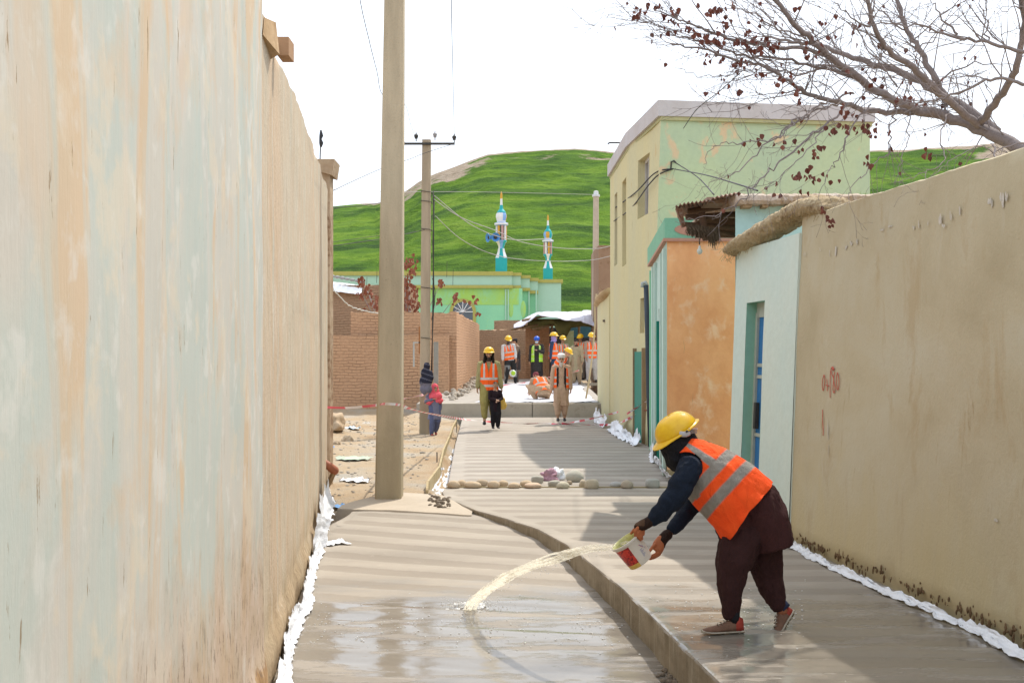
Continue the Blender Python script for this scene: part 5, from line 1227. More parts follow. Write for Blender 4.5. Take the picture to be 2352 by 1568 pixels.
hang = [
 ([(1960,215,274),(1900,230,280),(1860,260,285),(1820,285,290),(1770,320,294),(1700,330,296),(1650,330,298),(1616,378,298)], .010),
 ([(1930,235,274),(1850,265,285),(1790,310,290),(1720,370,295),(1660,410,298),(1600,438,298)], .009),
 ([(1950,240,276),(1880,300,284),(1820,350,290),(1770,390,292),(1720,440,296),(1680,480,298),(1620,500,300),(1550,508,300)], .010),
 ([(2000,240,274),(1950,300,280),(1930,360,284),(1900,400,286),(1880,460,290)], .008),
 ([(2060,250,268),(2040,310,274),(2045,350,276),(2000,380,280),(1960,430,286),(1940,470,290)], .008),
 ([(2090,255,266),(2085,320,274),(2070,380,280),(2050,420,284)], .006),
 ([(1900,280,285),(1860,340,292),(1800,400,296),(1760,440,298)], .006),
 ([(1870,130,282),(1800,200,286),(1760,230,290),(1700,160,292)], .006),
 ([(2180,262,265),(2160,320,280),(2170,370,290),(2110,400,296),(2055,420,300)], .007),
 ([(2280,330,300),(2300,380,330),(2316,420,345),(2330,455,350)], .008),
 ([(2318,425,345),(2350,385,345)], .004), ([(2316,420,345),(2290,400,345),(2275,395,345)], .004), ([(2325,445,348),(2352,450,348)], .003),
 ([(2352,330,305),(2290,345,310),(2240,340,312),(2180,372,316),(2140,405,318)], .006),
 ([(1740,150,286),(1680,170,290),(1600,170,292),(1550,155,292)], .005),
 ([(1850,90,284),(1760,50,290),(1680,10,294),(1620,-30,296)], .008),
 ([(2200,80,300),(2150,20,300),(2130,-30,300)], .010), ([(2270,95,300),(2260,30,300),(2230,-30,300)], .008),
 ([(2100,120,262),(2180,60,264),(2230,10,266)], .008), ([(2000,60,296),(1930,20,298),(1900,-20,300)], .008),
 ([(2090,80,262),(2020,20,262),(1990,-30,262)], .009), ([(2150,190,262),(2240,150,270),(2352,150,280)], .010),
 ([(2060,200,256),(2000,120,256),(1960,60,256),(1900,10,256)], .008),
]
for pts, a in hang:
    P, rr = branch(pts, a, .0018, LW, kink=.012, k=5); allP.append((P, rr)); leafpts.append(P)
# procedural twigs
def twig(p, d, L, r, depth=0):
    n = 6; P = [p]; dd = d.normalized()
    for i in range(n):
        dd = (dd+V((rnd.gauss(0, .16), rnd.gauss(0, .12), rnd.gauss(0, .16)))).normalized(); P.append(P[-1]+dd*L/n)
    LW.tube(P, [lerp(r, .0014, i/n) for i in range(n+1)], 4)
    if depth < 2:
        for i in range(2, n):
            if rnd.random() < .45: twig(P[i], (dd+V((rnd.gauss(0, .8), rnd.gauss(0, .5), rnd.gauss(0, .7)))), L*rnd.uniform(.35, .6), r*.6, depth+1)
    return P
for bi, (P, rr) in enumerate(allP):
    Lb = sum((P[i+1]-P[i]).length for i in range(len(P)-1))
    cnt = int(Lb*(11 if bi < 12 else 4.5))
    for _ in range(cnt):
        i = rnd.randint(min(3, len(P)//4), len(P)-2)
        if bi == 0 and i < 16: continue
        d = (P[i+1]-P[i]).normalized(); sx_ = V((rnd.gauss(-.15, .6), rnd.gauss(0, .45), rnd.gauss(.28 if bi < 12 else -.35, .65)))
        q = twig(P[i], d+sx_, rnd.uniform(.3, 1.0)*(1 if bi < 12 else .55), min(rr[i]*.5, .006))
        leafpts.append(q)
LT.build('trunk', m_bark, tree, sm=True)
LW.build('twigs', m_twig, tree, sm=True)
def leaf(c, s_, mb):
    d = V((rnd.gauss(0, .3), rnd.gauss(0, .3), -1)).normalized(); u = d.cross(V((rnd.gauss(0, 1), rnd.gauss(0, 1), .1))).normalized(); w_ = d.cross(u); cu = rnd.uniform(.2, .5)
    out = [(0, 0), (.35, .18), (.5, .45), (.32, .8), (0, 1.15), (-.32, .8), (-.5, .45), (-.35, .18)]
    n = len(mb.v); mb.v += [c+u*x*s_+d*y*s_+w_*(abs(x)*cu*s_*1.3+.1*s_*math.sin(y*3)) for x, y in out]+[c+d*.55*s_]
    for i in range(8): mb.f.append((n+8, n+i, n+(i+1) % 8)); mb.m.append(0)
# leaves at the clusters seen in the photo
LC = [(1460,30,8),(1475,20,6),(1490,8,4),(1510,8,3),(1525,35,4),(1545,30,6),(1552,45,5),(1560,20,4),(1600,10,3),(1630,25,8),(1650,20,8),(1665,45,6),(1655,65,5),(1680,18,4),(1510,75,2),(1520,78,2),(1580,60,6),(1600,75,6),(1620,80,8),(1640,90,8),(1660,100,8),(1690,95,8),(1710,80,8),(1720,110,6),(1650,130,4),(1700,140,5),(1740,85,6),(1745,105,6),(1760,95,5),(1780,105,6),(1610,105,3),(1625,118,2),(1620,145,3),(1655,170,3),(1690,150,4),(1735,165,4),(1750,170,3),(1612,98,2),(1700,210,6),(1675,195,2),(1820,180,4),(1830,205,3),(1840,225,5),(1850,105,3),(1870,90,2),(1876,120,2),(1915,70,2),(1890,60,3),(1940,245,5),(1955,260,3),(1940,290,5),(1965,300,3),(1905,300,3),(1885,335,3),(1870,355,4),(1830,345,2),(1715,320,2),(1740,315,3),(1800,325,2),(1912,290,2),(1980,280,4),(1995,290,6),(2000,300,4),(1990,370,8),(2045,300,2),(1845,395,3),(1855,405,4),(1875,405,3),(1855,380,2),(1920,410,2),(1900,395,2),(1825,400,3),(2130,345,4),(2135,355,3),(1890,480,3),(1900,500,4),(1910,515,3),(1760,440,1),(1845,440,2),(1960,60,3),(2010,180,3),(2090,220,3),(2100,235,3),(2120,228,3),(2065,230,3),(1935,165,2),(1830,15,3),(1790,50,2),(1950,210,2),(1860,130,3),(1790,185,2)]
for px, py, n_ in LC:
    sc_ = 288 if py < 230 else 295
    for _ in range(n_): leaf(S(px+rnd.gauss(0, 6), py+rnd.gauss(0, 6), sc_+rnd.uniform(-8, 8)), rnd.uniform(.028, .048), LL)
for P in leafpts:
    if rnd.random() < .35: leaf(P[rnd.randint(2, len(P)-1)], rnd.uniform(.028, .048), LL)
LL.build('leaves', m_leaf, tree)
# dry leafy tree behind the brick wall
t = thing('dry_tree', S(930, 860, 66), 'small tree with clumps of dead brown leaves behind the brick wall', 'tree')
mb = MB(); lb = MB(); rnd = random.Random(31); m_leaf2 = plain('rust_brown_leaf', (.26, .09, .05), .8, .35, 8)
base = S(925, 860, 66)
for (x, y) in ((940,600),(930,640),(945,690),(935,700),(828,640),(840,655),(832,675),(870,690),(850,720),(1013,650),(1010,690),(1045,682),(1072,690),(1095,690),(805,735),(925,620)):
    e = S(x, y, 66+rnd.uniform(-3, 3)); m_ = base.lerp(e, .5)+V((rnd.gauss(0, .15), 0, .3)); mb.tube([base, m_, e], [.05, .02, .006], 5)
for (x, y, n_, sp_) in ((938,600,26,7),(945,618,26,7),(930,645,24,6),(945,660,26,8),(938,690,30,9),(925,705,24,8),(955,702,24,10),(840,660,14,7),(832,645,16,6),(838,672,14,8),(865,690,20,10),(875,705,20,8),(1013,648,16,4),(1011,690,10,4),(1045,682,9,5),(1070,690,5,4),(1092,688,8,3),(1095,718,4,3),(812,735,10,6)):
    for _ in range(n_): leaf(S(x+rnd.gauss(0, sp_), y+rnd.gauss(0, sp_), 66+rnd.uniform(-2, 2)), rnd.uniform(.09, .16), lb)
mb.build('trunk', m_twig, t, sm=True); lb.build('leaves', m_leaf2, t)
# grass on the earth roof
mb = MB(); rnd = random.Random(5)
for i in range(260):
    px = rnd.choice([rnd.uniform(1965, 2100), rnd.uniform(1830, 1900), rnd.uniform(1985, 2060)]); c = S(px, 444, 207)+V((0, .2+rnd.random()*.5, -.01)); h_ = rnd.uniform(.03, .10); l_ = rnd.gauss(0, .02)
    mb.poly([c+V((-.003, 0, 0)), c+V((.003, 0, 0)), c+V((l_, rnd.gauss(0, .01), h_))])
o = mb.build('roof_grass', plain('young_grass', (.17, .30, .03), .8)); tag(o, kind='stuff')
# ================================================================ people
SK = (.48, .28, .18); SK2 = (.45, .27, .18)
YEL = (.80, .50, .01); ORA = (.95, .13, .02); ORB = (1.0, .17, .035); SIL = (.52, .50, .46); LIM = (.42, .75, .06)
m_hat = Mt('hard_hat_plastic'); _n = m_hat.noise(m_hat.pos(obj=True), 25, 4); m_hat = m_hat.done(m_hat.ramp(_n, [(.3, (.74, .42, .004)), (.7, (.84, .52, .01))]), .32, _n, .05, .003, .5)
def ik(a, b, l1, l2, hint):
    a, b, h = V(a), V(b), V(hint); d = b-a; L = min(d.length, (l1+l2)*.999); d.normalize()
    x = (l1*l1-l2*l2+L*L)/(2*L); y = math.sqrt(max(0, l1*l1-x*x)); p = h-d*h.dot(d)
    p = p.normalized() if p.length > 1e-5 else d.orthogonal().normalized()
    return a+d*x+p*y, a+d*L
def hand(mb, wr, d, palm, k=1.0, curl=.6, thumb=None):
    """palm and five fingers: wr wrist, d pointing direction, palm normal (side the fingers curl to)"""
    wr, d, n = V(wr), V(d).normalized(), V(palm); n = (n-d*n.dot(d)).normalized(); s = d.cross(n)
    if thumb is not None and s.dot(V(thumb)) < 0: s = -s
    c = wr+d*.045*k
    mb.tube([wr-d*.01*k, wr+d*.03*k, wr+d*.075*k, wr+d*.088*k], [(.024*k, .019*k), (.034*k, .016*k), (.040*k, .014*k), (.036*k, .011*k)], 10, side=s, round_ends=True)
    for i, (o, L) in enumerate(((.030, .068), (.011, .078), (-.010, .072), (-.029, .056))):
        p = wr+d*.082*k+s*o*k; q = d; r = .0088*k; pts = [p-d*.012*k]; L *= k; ang = 0
        for f, a in ((.45, .35), (.32, .9), (.23, .7)):
            ang += a*curl; q = (d*math.cos(ang)+n*math.sin(ang)+s*(o*1.5)); pts.append(pts[-1]+q.normalized()*L*f*1.1)
        mb.tube(pts, [r*1.1, r, r*.95, r*.8], 7, round_ends=True)
    p = wr+d*.02*k+s*.026*k; t1 = p+(s*.7+d*.7+n*.15).normalized()*.042*k; t2 = t1+(s*.15+d*.85+n*.45).normalized()*.034*k
    mb.tube([p, t1, t2], [.014*k, .0115*k, .009*k], 7, round_ends=True)
def head_geo(mb, c, R, k, chin=True):
    def T(x, y, z): return c+R @ V((x, y, z))*k
    mb.ell(c+R @ V((0, .012, .02))*k, (.077*k, .096*k, .098*k), rot=R, k=18, n=14)
    mb.ell(c+R @ V((0, -.022, -.035))*k, (.060*k, .072*k, .085*k), rot=R, k=16, n=12)
    mb.ell(T(0, -.062, -.098), (.027*k, .025*k, .022*k), rot=R)
    mb.tube([T(0, -.086, .028), T(0, -.108, -.018), T(0, -.100, -.030)], [.010*k, .0145*k, .013*k], 8, round_ends=True)
    mb.tube([T(-.042, -.078, .040), T(0, -.090, .043), T(.042, -.078, .040)], .0115*k, 8, round_ends=True)
    for s in (-1, 1):
        mb.ell(T(s*.078, .012, .0), (.010*k, .022*k, .034*k), rot=R)
        mb.ell(T(s*.042, -.066, -.010), (.022*k, .018*k, .020*k), rot=R)
    mb.tube([T(-.022, -.088, -.058), T(0, -.095, -.056), T(.022, -.088, -.058)], .0095*k, 7, round_ends=True)
def face_col(p, c, Ri, k, skin, hair=None, beard=None, covered=None, hairline=.062):
    q = Ri @ (p-c)/k
    if covered and q.z < .012 and q.y < .09: return covered
    col = skin
    if q.y < -.05:
        for s in (-1, 1):
            if abs(q.x-s*.031) < .015 and abs(q.z-.018) < .0065: col = (.03, .02, .02)
            elif abs(q.x-s*.032) < .021 and abs(q.z-.042) < .0065: col = (.035, .022, .018)
            elif abs(q.x-s*.031) < .022 and abs(q.z-.018) < .014: col = sc3(skin, .7)
        if abs(q.x) < .024 and abs(q.z+.058) < .008: col = (.28, .09, .07)
    if beard and q.y < .03 and q.z < -.030 and (q.z < -.068 or abs(q.x) > .034 or q.z > -.046) and not (q.z > -.045 and abs(q.x) < .018 and q.y < -.09): col = beard
    if hair and (q.z > hairline or (q.y > .02 and q.z > -.05) or (q.y > -.02 and q.z > .02)): col = hair
    return col
def helmet(parent, c, R, k, name='hard_hat', mat=None, loc_=True):
    """R columns: x right, y back, z up of the head"""
    mb = MB(); rs = []; A = (.118*k, .142*k, .115*k)
    for i in range(12):
        a = PI/2*i/11.0; ring = []
        for j in range(36):
            th = 2*PI*j/36; x, y = math.cos(th), math.sin(th)
            r = max(.02, math.cos(a))**.85; z = A[2]*math.sin(a)
            rid = 1+.045*(math.exp(-(x/.16)**2)+.7*math.exp(-((abs(x)-.42)/.10)**2))*(a > .35)*(1)
            ring.append(c+R @ V((x*A[0]*r, y*A[1]*r, z*rid)))
        rs.append(ring)
    mb.rings(rs, caps=False); mb.poly(rs[-1])
    dome = mb.build(name, mat or m_hat, parent, sm=True, local=loc_); sd = dome.modifiers.new('t', 'SOLIDIFY'); sd.thickness = .004*k; sd.offset = -1
    mb = MB(); rs = []
    for f, dz in ((.97, .006), (1.0, .008), (1.06, .0), (1.10, -.004), (1.10, -.010), (1.0, -.004), (.96, -.002)):
        ring = []
        for j in range(36):
            th = 2*PI*j/36; x, y = math.cos(th), math.sin(th); pk = smooth((-y-.35)/.5)*max(0, f-1)*9*.042; tail = smooth((y-.8)/.2)*max(0, f-1)*.1
            ring.append(c+R @ V((x*A[0]*f, y*A[1]*f-pk*k+tail*k, (dz-pk*.30)*k)))
        rs.append(ring)
    mb.rings(rs, caps=False); mb.build('brim', mat or m_hat, dome, sm=40, local=loc_)
    return dome
m_shoe = plain('dark_shoe_leather', (.035, .03, .03), .6, .3); m_sandal = plain('brown_shoe', (.16, .08, .05), .7, .3); m_redsh = plain('dull_red_shoe', (.28, .06, .045), .7, .2)
def shoe(parent, ank, yaw, k, mat, pitch=0, loc_=True):
    R = Euler((0, 0, yaw)).to_matrix() @ Euler((pitch, 0, 0)).to_matrix()
    mb = MB(); P = [(0, .065, .035), (0, .03, .045), (0, -.04, .042), (0, -.11, .032), (0, -.165, .026)]; r = [(.030, .034), (.034, .052), (.036, .045), (.042, .034), (.034, .024)]
    mb.tube([ank+R @ V((a, b, c-.075))*k for a, b, c in P], [(x*k, y*k) for x, y in r], 12, side=R @ V((1, 0, 0)), round_ends=True)
    for v in mb.v:
        q = R.inverted() @ (v-ank)/k
        if q.z < -.078: q.z = -.078; v[:] = ank+R @ q*k
    return mb.build('shoe', mat, parent, sm=True, local=loc_)
def person(label, px, py, s, H, rot=0, pose={}, wear={}, skin=SK, vox=.0125, z=None, group=None, face=None):
    base = S(px, py, s)
    t = thing('person', base, label, 'person', group, rz=math.radians(rot))
    k = H/1.75; P = dict(pel=(0, 0, .94), chest=(0, 0, 1.27), neck=(0, .01, 1.47), head=(0, -.015, 1.63), hl=(-.25, -.06, .80), hr=(.25, -.06, .80), fl=(-.11, 0, .075), fr=(.11, 0, .075), shw=.185, yl=0, yr=0, tw=0, hy=0, hp=0, el=(-.3, .6, -.2), er=(.3, .6, -.2), kl=(0, -1, 0), kr=(0, -1, 0), pl=0, pr=0); P.update(pose)
    g = {a: V(b)*k for a, b in P.items() if isinstance(b, tuple) and a not in ('el', 'er', 'kl', 'kr')}
    sp = (g['neck']-g['chest']).normalized(); sx = Euler((0, 0, P['tw'])).to_matrix() @ V((1, 0, 0)); sx = (sx-sp*sx.dot(sp)).normalized()
    sh = {-1: g['neck']-sp*.06*k-sx*P['shw']*k, 1: g['neck']-sp*.06*k+sx*P['shw']*k}
    hip = {-1: g['pel']-sx*.09*k, 1: g['pel']+sx*.09*k}
    arm = {}; leg = {}
    for q, hn, en in ((-1, 'hl', 'el'), (1, 'hr', 'er')): arm[q] = ik(sh[q], g[hn], .29*k, .26*k, P[en])
    for q, fn, kn in ((-1, 'fl', 'kl'), (1, 'fr', 'kr')): leg[q] = ik(hip[q], g[fn], .44*k, .43*k, P[kn])
    mb = MB()
    mb.tube([g['pel']-sp*.03*k, g['pel'], g['chest'], g['neck']-sp*.07*k], [(.13*k, .09*k), (.14*k, .10*k), (.16*k, .105*k), (.12*k, .07*k)], 12, side=sx, round_ends=True)
    mb.tube([g['neck']-sp*.1*k, g['neck'], g['head']-V((0, 0, .06))*k], [.06*k, .055*k, .052*k], 10)
    hR = Euler((P['hp'], 0, P['hy'])).to_matrix(); hc = g['head']; head_geo(mb, hc, hR, k)
    for q in (-1, 1):
        e, h = arm[q]; mb.tube([sh[q]-sx*q*.05*k, sh[q], e], [.045*k, .05*k, .04*k], 8, round_ends=True); mb.tube([e, e.lerp(h, .3), h], [.04*k, .038*k, .026*k], 8, round_ends=True)
        d = (h-e).normalized(); d2 = V(P.get('dl' if q < 0 else 'dr', d)); hand(mb, h, d2, V((-q*.9, -.25, 0)) if abs(d2.z) > .6 else V((0, 0, -1)), k*1.05, .55, thumb=(0, -1, .2))
        kn, a = leg[q]; mb.tube([hip[q], kn], [.08*k, .055*k], 8, round_ends=True); mb.tube([kn, kn.lerp(a, .3), a, a-V((0, 0, .02*k))], [.055*k, .05*k, .034*k, .034*k], 8, round_ends=True)
    me = remesh(mb, vox*.72*max(k, .7), 2); Ri = hR.inverted(); face = face or {}
    def bc(p):
        if (p-hc).length < .22*k and p.z > hc.z-.16*k: return face_col(p, hc, Ri, k, skin, face.get('hair'), face.get('beard'), face.get('covered'))
        return skin
    colour(me, bc); body = link('body', me, SKIN, t)
    W = wear; rnd = random.Random(int(px*7)); sd0 = px*.37
    def wob(a, f=9): return lambda c: a*nz(c.x*f+sd0, c.y*f, c.z*f*.45)+a*.6*nz(c.x*f*2.6, c.y*f*2.6+sd0, c.z*f*1.1)
    if 'trousers' in W:
        c, w1, w2 = W['trousers']; mb = MB(); mb.ell(g['pel']-V((0, 0, .04))*k, (.165*k, .13*k, .13*k))
        for q in (-1, 1):
            kn, a = leg[q]; a2 = a+(kn-a).normalized()*W.get('tshort', .03)*k
            mb.tube([hip[q]+V((0, 0, .03))*k, hip[q].lerp(kn, .5), kn, kn.lerp(a2, .6), a2], [.10*k*w1, .10*k*w1, .085*k*w1, .075*k*w2, .058*k*w2], 12, round_ends=True)
        me = remesh(mb, vox, 3, wob(.013)); colour(me, c if not isinstance(c, list) else (lambda p: c[1] if nz(p.x*7+sd0, p.y*7, p.z*5) > .15 and p.z < .7 else c[0])); link('trousers', me, FAB, t)
    if 'top' in W:
        c, hem, fl, slv = W['top']   # colour, hem height, hem flare, sleeve reach
        mb = MB(); dn = g['pel']; pts = [g['neck']-sp*.035*k, g['neck']-sp*.09*k, g['chest'], g['chest'].lerp(dn, .6), dn]; rr = [(.075, .06), (.165, .095), (.185, .125), (.17, .125), (.18, .14)]
        hz = W.get('hempt'); e = V(hz)*k if hz else V((dn.x, dn.y, hem*k))
        pts += [dn.lerp(e, .5), e]; rr += [(.19*fl**.5, .15*fl**.5), (.20*fl, .155*fl)]
        mb.tube(pts, [(a*k, b*k) for a, b in rr], 20, side=sx)
        if slv:
            for q in (-1, 1):
                ee, h = arm[q]; w_ = e_ = ee.lerp(h, slv)
                mb.tube([sh[q]-sx*q*.05*k+sp*.0, sh[q], sh[q].lerp(ee, .5), ee, w_], [.07*k, .078*k, .074*k, .066*k, .054*k], 12, round_ends=True)
        me = remesh(mb, vox, 3, wob(.012)); nk = W.get('neckcol'); plk = W.get('placket')
        def tc_(p):
            if plk and abs(p.x-g['chest'].x) < .035*k and p.y < 0 and p.z > 1.15*k: return plk
            return c
        colour(me, tc_); link(W.get('topname', 'tunic'), me, FAB, t)
    if 'coat' in W:
        c, hem, gap = W['coat']; mb = MB(); dn = g['pel']; e = V((dn.x, dn.y, hem*k))
        mb.tube([g['neck']-sp*.05*k, g['neck']-sp*.09*k, g['chest'], dn.lerp(g['chest'], .3), e], [(.10*k, .075*k), (.182*k, .115*k), (.20*k, .142*k), (.20*k, .15*k), (.205*k, .16*k)], 20, side=sx)
        me = remesh(mb, vox, 2, wob(.008), delete=lambda p: (abs(p.x-g['chest'].x) < (gap+.05*smooth((1.0*k-p.z)/.3))*k and p.y < -.01 or p.z < hem*k+.012 or p.z > g['neck'].z-.045*k)); colour(me, c); link('waistcoat', me, FAB, t)
    if 'vest' in W:
        base_c, hem, gap = W['vest'][:3]; mb = MB(); dn = g['pel']; ax = sp; top_ = g['neck']-sp*.035*k; e = W.get('vestend'); e = V(e)*k if e else V((dn.x, dn.y, hem*k))
        L = (top_-e).length; sd_ = W.get('vw', 1.0)
        mb.tube([g['neck']-sp*.03*k, g['neck']-sp*.075*k, g['neck'].lerp(g['chest'], .6), g['chest'], e.lerp(g['chest'], .45), e], [(.115*k, .08*k), (.195*k*sd_, .118*k), (.205*k*sd_, .14*k), (.21*k*sd_, .152*k), (.212*k*sd_, .16*k), (.222*k*sd_, .168*k)], 24, side=sx)
        ax2 = (g['chest']-e).normalized()
        def uu(p): return (p-e).dot(ax2)/k
        def dl(p):
            if uu(p) < .012: return True
            x = (p-g['chest']).dot(sx)/k; fr = p.y < (g['chest'].y+ (p.z-g['chest'].z)*(g['neck'].y-g['chest'].y)/max(.05, g['neck'].z-g['chest'].z) if abs(sp.z) > .5 else -9)
            if (p-g['neck']).length < .10*k: return True
            if gap and fr and abs(x) < gap*(1 if uu(p) < .35 else 1): return True
            if fr and abs(x) < (uu(p)-(L/k-.24))*.24: return True
            return False
        def vcx(p):
            u = uu(p); x = (p-g['chest']).dot(sx)/k; sil = W.get('strip', SIL)
            if .095 < u < .145 or .255 < u < .305: return sil
            if u > .30 and .085 < abs(x) < .128: return sil
            if abs(x) < .012 and p.y < 0 and not gap: return sc3(base_c, .75)
            return base_c
        me = remesh(mb, vox*.85, 2, wob(.007), delete=dl); colour(me, vcx); o = link('safety_vest', me, FAB, t); o.modifiers.new('t', 'SOLIDIFY').thickness = .008
    sc = W.get('shoes', m_shoe)
    for q, fy, pp in ((-1, P['yl'], P['pl']), (1, P['yr'], P['pr'])):
        if sc: shoe(t, leg[q][1], fy, k, sc, pp)
    if 'hat' in W:
        up = hR @ V((0, 0, 1)); helmet(t, hc+hR @ V((0, .012, .052))*k, hR @ Euler((W.get('hatp', .0), 0, 0)).to_matrix(), k*1.03)
    if 'cap' in W:
        mb = MB(); a, h_ = W['cap'][1:]; 
        mb.lathe(hc+hR @ V((0, .012, .045))*k, [(.098*a*k, -.005), (.102*a*k, .02), (.098*a*k, h_*k), (.085*a*k, (h_+.016)*k), (.03*k, (h_+.024)*k)], 20, rot=hR)
        mb.build('cap', W['cap'][0], t, sm=40, local=True)
    if 'blob' in W:   # hair, scarf, beard volumes: name -> (colour, [(centre,(rx,ry,rz))...]) in head frame
        for nm, (c, els) in W['blob'].items():
            mb = MB()
            for (cc, r) in els: mb.ell(hc+hR @ V(cc)*k, tuple(x*k for x in r), rot=hR)
            me = remesh(mb, vox*.8, 2, wob(.010, 22)); colour(me, c); link(nm, me, FAB, t)
    t['k'] = k; return t, g, arm, k
HAIRB = (.02, .015, .012)
Wk = 'workers and onlookers in the lane'
# long haired worker
t, g, arm, k = person('long haired worker in yellow helmet and orange vest over olive clothes, walking down the lane', 1123, 976, 101, 1.74, 0,
  dict(hl=(-.27, -.04, .78), hr=(.30, .0, .79), fl=(-.10, -.10, .09), fr=(.09, .16, .12), pl=.0, pr=.35, head=(0, -.03, 1.62)),
  dict(trousers=((.32, .27, .09), 1.25, 1.15), top=((.34, .30, .14), .55, 1.05, .95), vest=(ORA, .78, 0), hat=1, tshort=.12,
       blob={'hair': (HAIRB, [((-.088, .02, -.03), (.030, .05, .10)), ((.088, .02, -.03), (.030, .05, .10)), ((-.098, -.01, -.15), (.036, .045, .11)), ((.100, -.01, -.14), (.034, .045, .11)), ((0, .06, -.06), (.09, .05, .13))]),
             'beard': ((.05, .035, .025), [((0, -.07, -.115), (.035, .03, .045))])}), group=None, face=dict(hair=HAIRB, beard=(.06, .04, .03)))
# boy
person('small boy in a black tunic with folded hands, in front of the long haired worker', 1137, 984, 102, 1.08, 14,
  dict(hl=(-.02, -.24, 1.06), hr=(.06, -.25, 1.03), el=(-.8, .3, -.5), er=(.8, .3, -.5), fl=(-.08, .02, .075), fr=(.10, -.06, .085), head=(0, -.03, 1.60), neck=(0, .01, 1.42), hp=.1, hy=-.3),
  dict(trousers=((.014, .012, .014), 1.2, 1.2), top=((.022, .012, .016), .62, 1.0, .9)), skin=SK2, face=dict(hair=(.05, .035, .028)))
# yellow bag held by the long haired worker
c = S(1151, 918, 100); lump('yellow_bag', c+V((0, .05, -.22)), (.10, .08, .20), plain('yellow_plastic', (.66, .44, .10), .5, .1), 'pale yellow bag hanging behind the small boy', 'bag', 2, amp=.4)
# girl
t, g, arm, k = person('girl in a pink headscarf and blue grey dress walking past the second pole', 998, 1001, 104, 1.17, 25,
  dict(hl=(-.14, -.16, 1.22), hr=(.24, .10, .86), el=(-.9, .1, -.6), fl=(-.12, -.03, .08), fr=(.12, .20, .15), pr=.9, head=(.0, -.06, 1.58), hp=.15, neck=(0, -.01, 1.42)),
  dict(trousers=((.10, .115, .20), 1.15, 1.25), top=((.17, .17, .24), .56, 1.2, .95), shoes=m_redsh, tshort=.02,
       blob={'headscarf': ((.85, .13, .17), [((0, .035, .03), (.125, .115, .125)), ((0, .05, -.10), (.17, .13, .15)), ((0, .02, -.26), (.27, .19, .16)), ((.05, .05, -.42), (.29, .19, .13)), ((-.22, -.06, -.42), (.13, .10, .12))])}), skin=SK2, face=dict(hair=(.72, .075, .11)))
t['label'] = 'girl in a bright pink headscarf and blue grey dress beside the second pole'
# dark jacket hung on the pole
mb = MB(); q_ = F/104
for x, y, rx_, rz_, dd_ in ((981, 842, .07, .10, -.16), (979, 858, .115, .14, -.17), (978, 876, .14, .14, -.18), (984, 868, .12, .18, -.17), (974, 893, .09, .12, -.17), (984, 893, .09, .10, -.17)):
    mb.ell(S(x, y, F/(q_+dd_)), (rx_, .07, rz_), k=14)
tj_ = thing('hanging_jacket', S(980, 832, 104), 'dark jacket with a grey band hung on the second pole just above the girl', 'jacket')
me = remesh(mb, .014, 2, lambda c: .018*nz(c.x*11, c.y*9, c.z*5)+.01*nz(c.x*30, c.y*9, c.z*20))
_z = S(980, 880, 104).z
colour(me, lambda p: (.16, .15, .19) if p.z < _z else ((.10, .10, .13) if abs((p.z*9+p.x*3) % 1-.5) < .12 else (.025, .025, .04))); link('jacket_cloth', me, FAB, tj_, off=S(980, 832, 104))
# old man
t, g, arm, k = person('old man with white beard and skullcap in long beige tunic and open orange vest', 1289, 967, 93, 1.68, 0,
  dict(hl=(-.24, -.04, .84), hr=(.24, -.04, .82), fl=(-.09, -.06, .08), fr=(.085, .03, .075), head=(0, -.07, 1.60), hp=.25, neck=(0, -.01, 1.45), chest=(0, .02, 1.25)),
  dict(trousers=((.45, .31, .21), 1.2, 1.2), tshort=.12, top=((.50, .345, .24), .40, 1.02, .95), coat=((.025, .02, .02), .78, .075), vest=(ORA, .84, .125),
       cap=(plain('white_skullcap', (.72, .69, .68), .9, .05, 30), 1.0, .07),
       blob={'beard': ((.60, .56, .52), [((0, -.075, -.10), (.048, .035, .05)), ((0, -.075, -.155), (.036, .028, .05))])}), face=dict(beard=(.6, .56, .52)))
# rear group, left pair
t, g, arm, k = person('worker at the left rear in yellow helmet, orange vest, white sleeves and dark stained trousers', 1170, 884, 64.5, 1.74, 12,
  dict(hl=(-.26, -.08, .80), hr=(.20, -.16, .92), fl=(-.14, -.02, .075), fr=(.24, .04, .075), pel=(.03, 0, .94), chest=(-.03, .0, 1.28), neck=(-.05, 0, 1.47), head=(-.05, -.06, 1.60), hp=.3),
  dict(trousers=([(.035, .035, .035), (.22, .23, .22)], 1.1, 1.0), top=((.60, .60, .60), .88, .95, .7), topname='shirt', vest=(ORB, .90, 0), hat=1), vox=.015, face=dict(covered=(.10, .08, .08)))
t, g, arm, k = person('man in a brown jacket and dark cap holding a lime and white hat, left rear', 1186, 884, 63, 1.72, -75,
  dict(hl=(-.16, -.24, .86), hr=(.20, -.2, .86), head=(0, -.06, 1.6), hp=.2),
  dict(trousers=((.13, .09, .08), 1.15, 1.1), top=((.27, .20, .15), .50, 1.0, .9), coat=((.06, .05, .05), .55, .03), cap=(plain('black_cap', (.03, .025, .03), .9), 1.0, .05)), vox=.015, face=dict(hair=HAIRB))
c = S(1178, 857, 65); R = basis((.3, -1, .1), (0, 0, 1)); tt = thing('helmet', c, 'lime and white hard hat held low by the man in the brown jacket', 'helmet')
mb = MB(); mb.lathe(c, [(.13, -.02), (.125, .0), (.11, .02), (.09, .05)], 18, rot=R); mb.build('rim', plain('white_shell', (.7, .72, .68), .5), tt, sm=40)
mb = MB(); mb.lathe(c, [(.085, .045), (.06, .085), (.02, .095)], 16, rot=R); mb.build('shell', plain('lime_shell', (.40, .62, .04), .5), tt, sm=40)
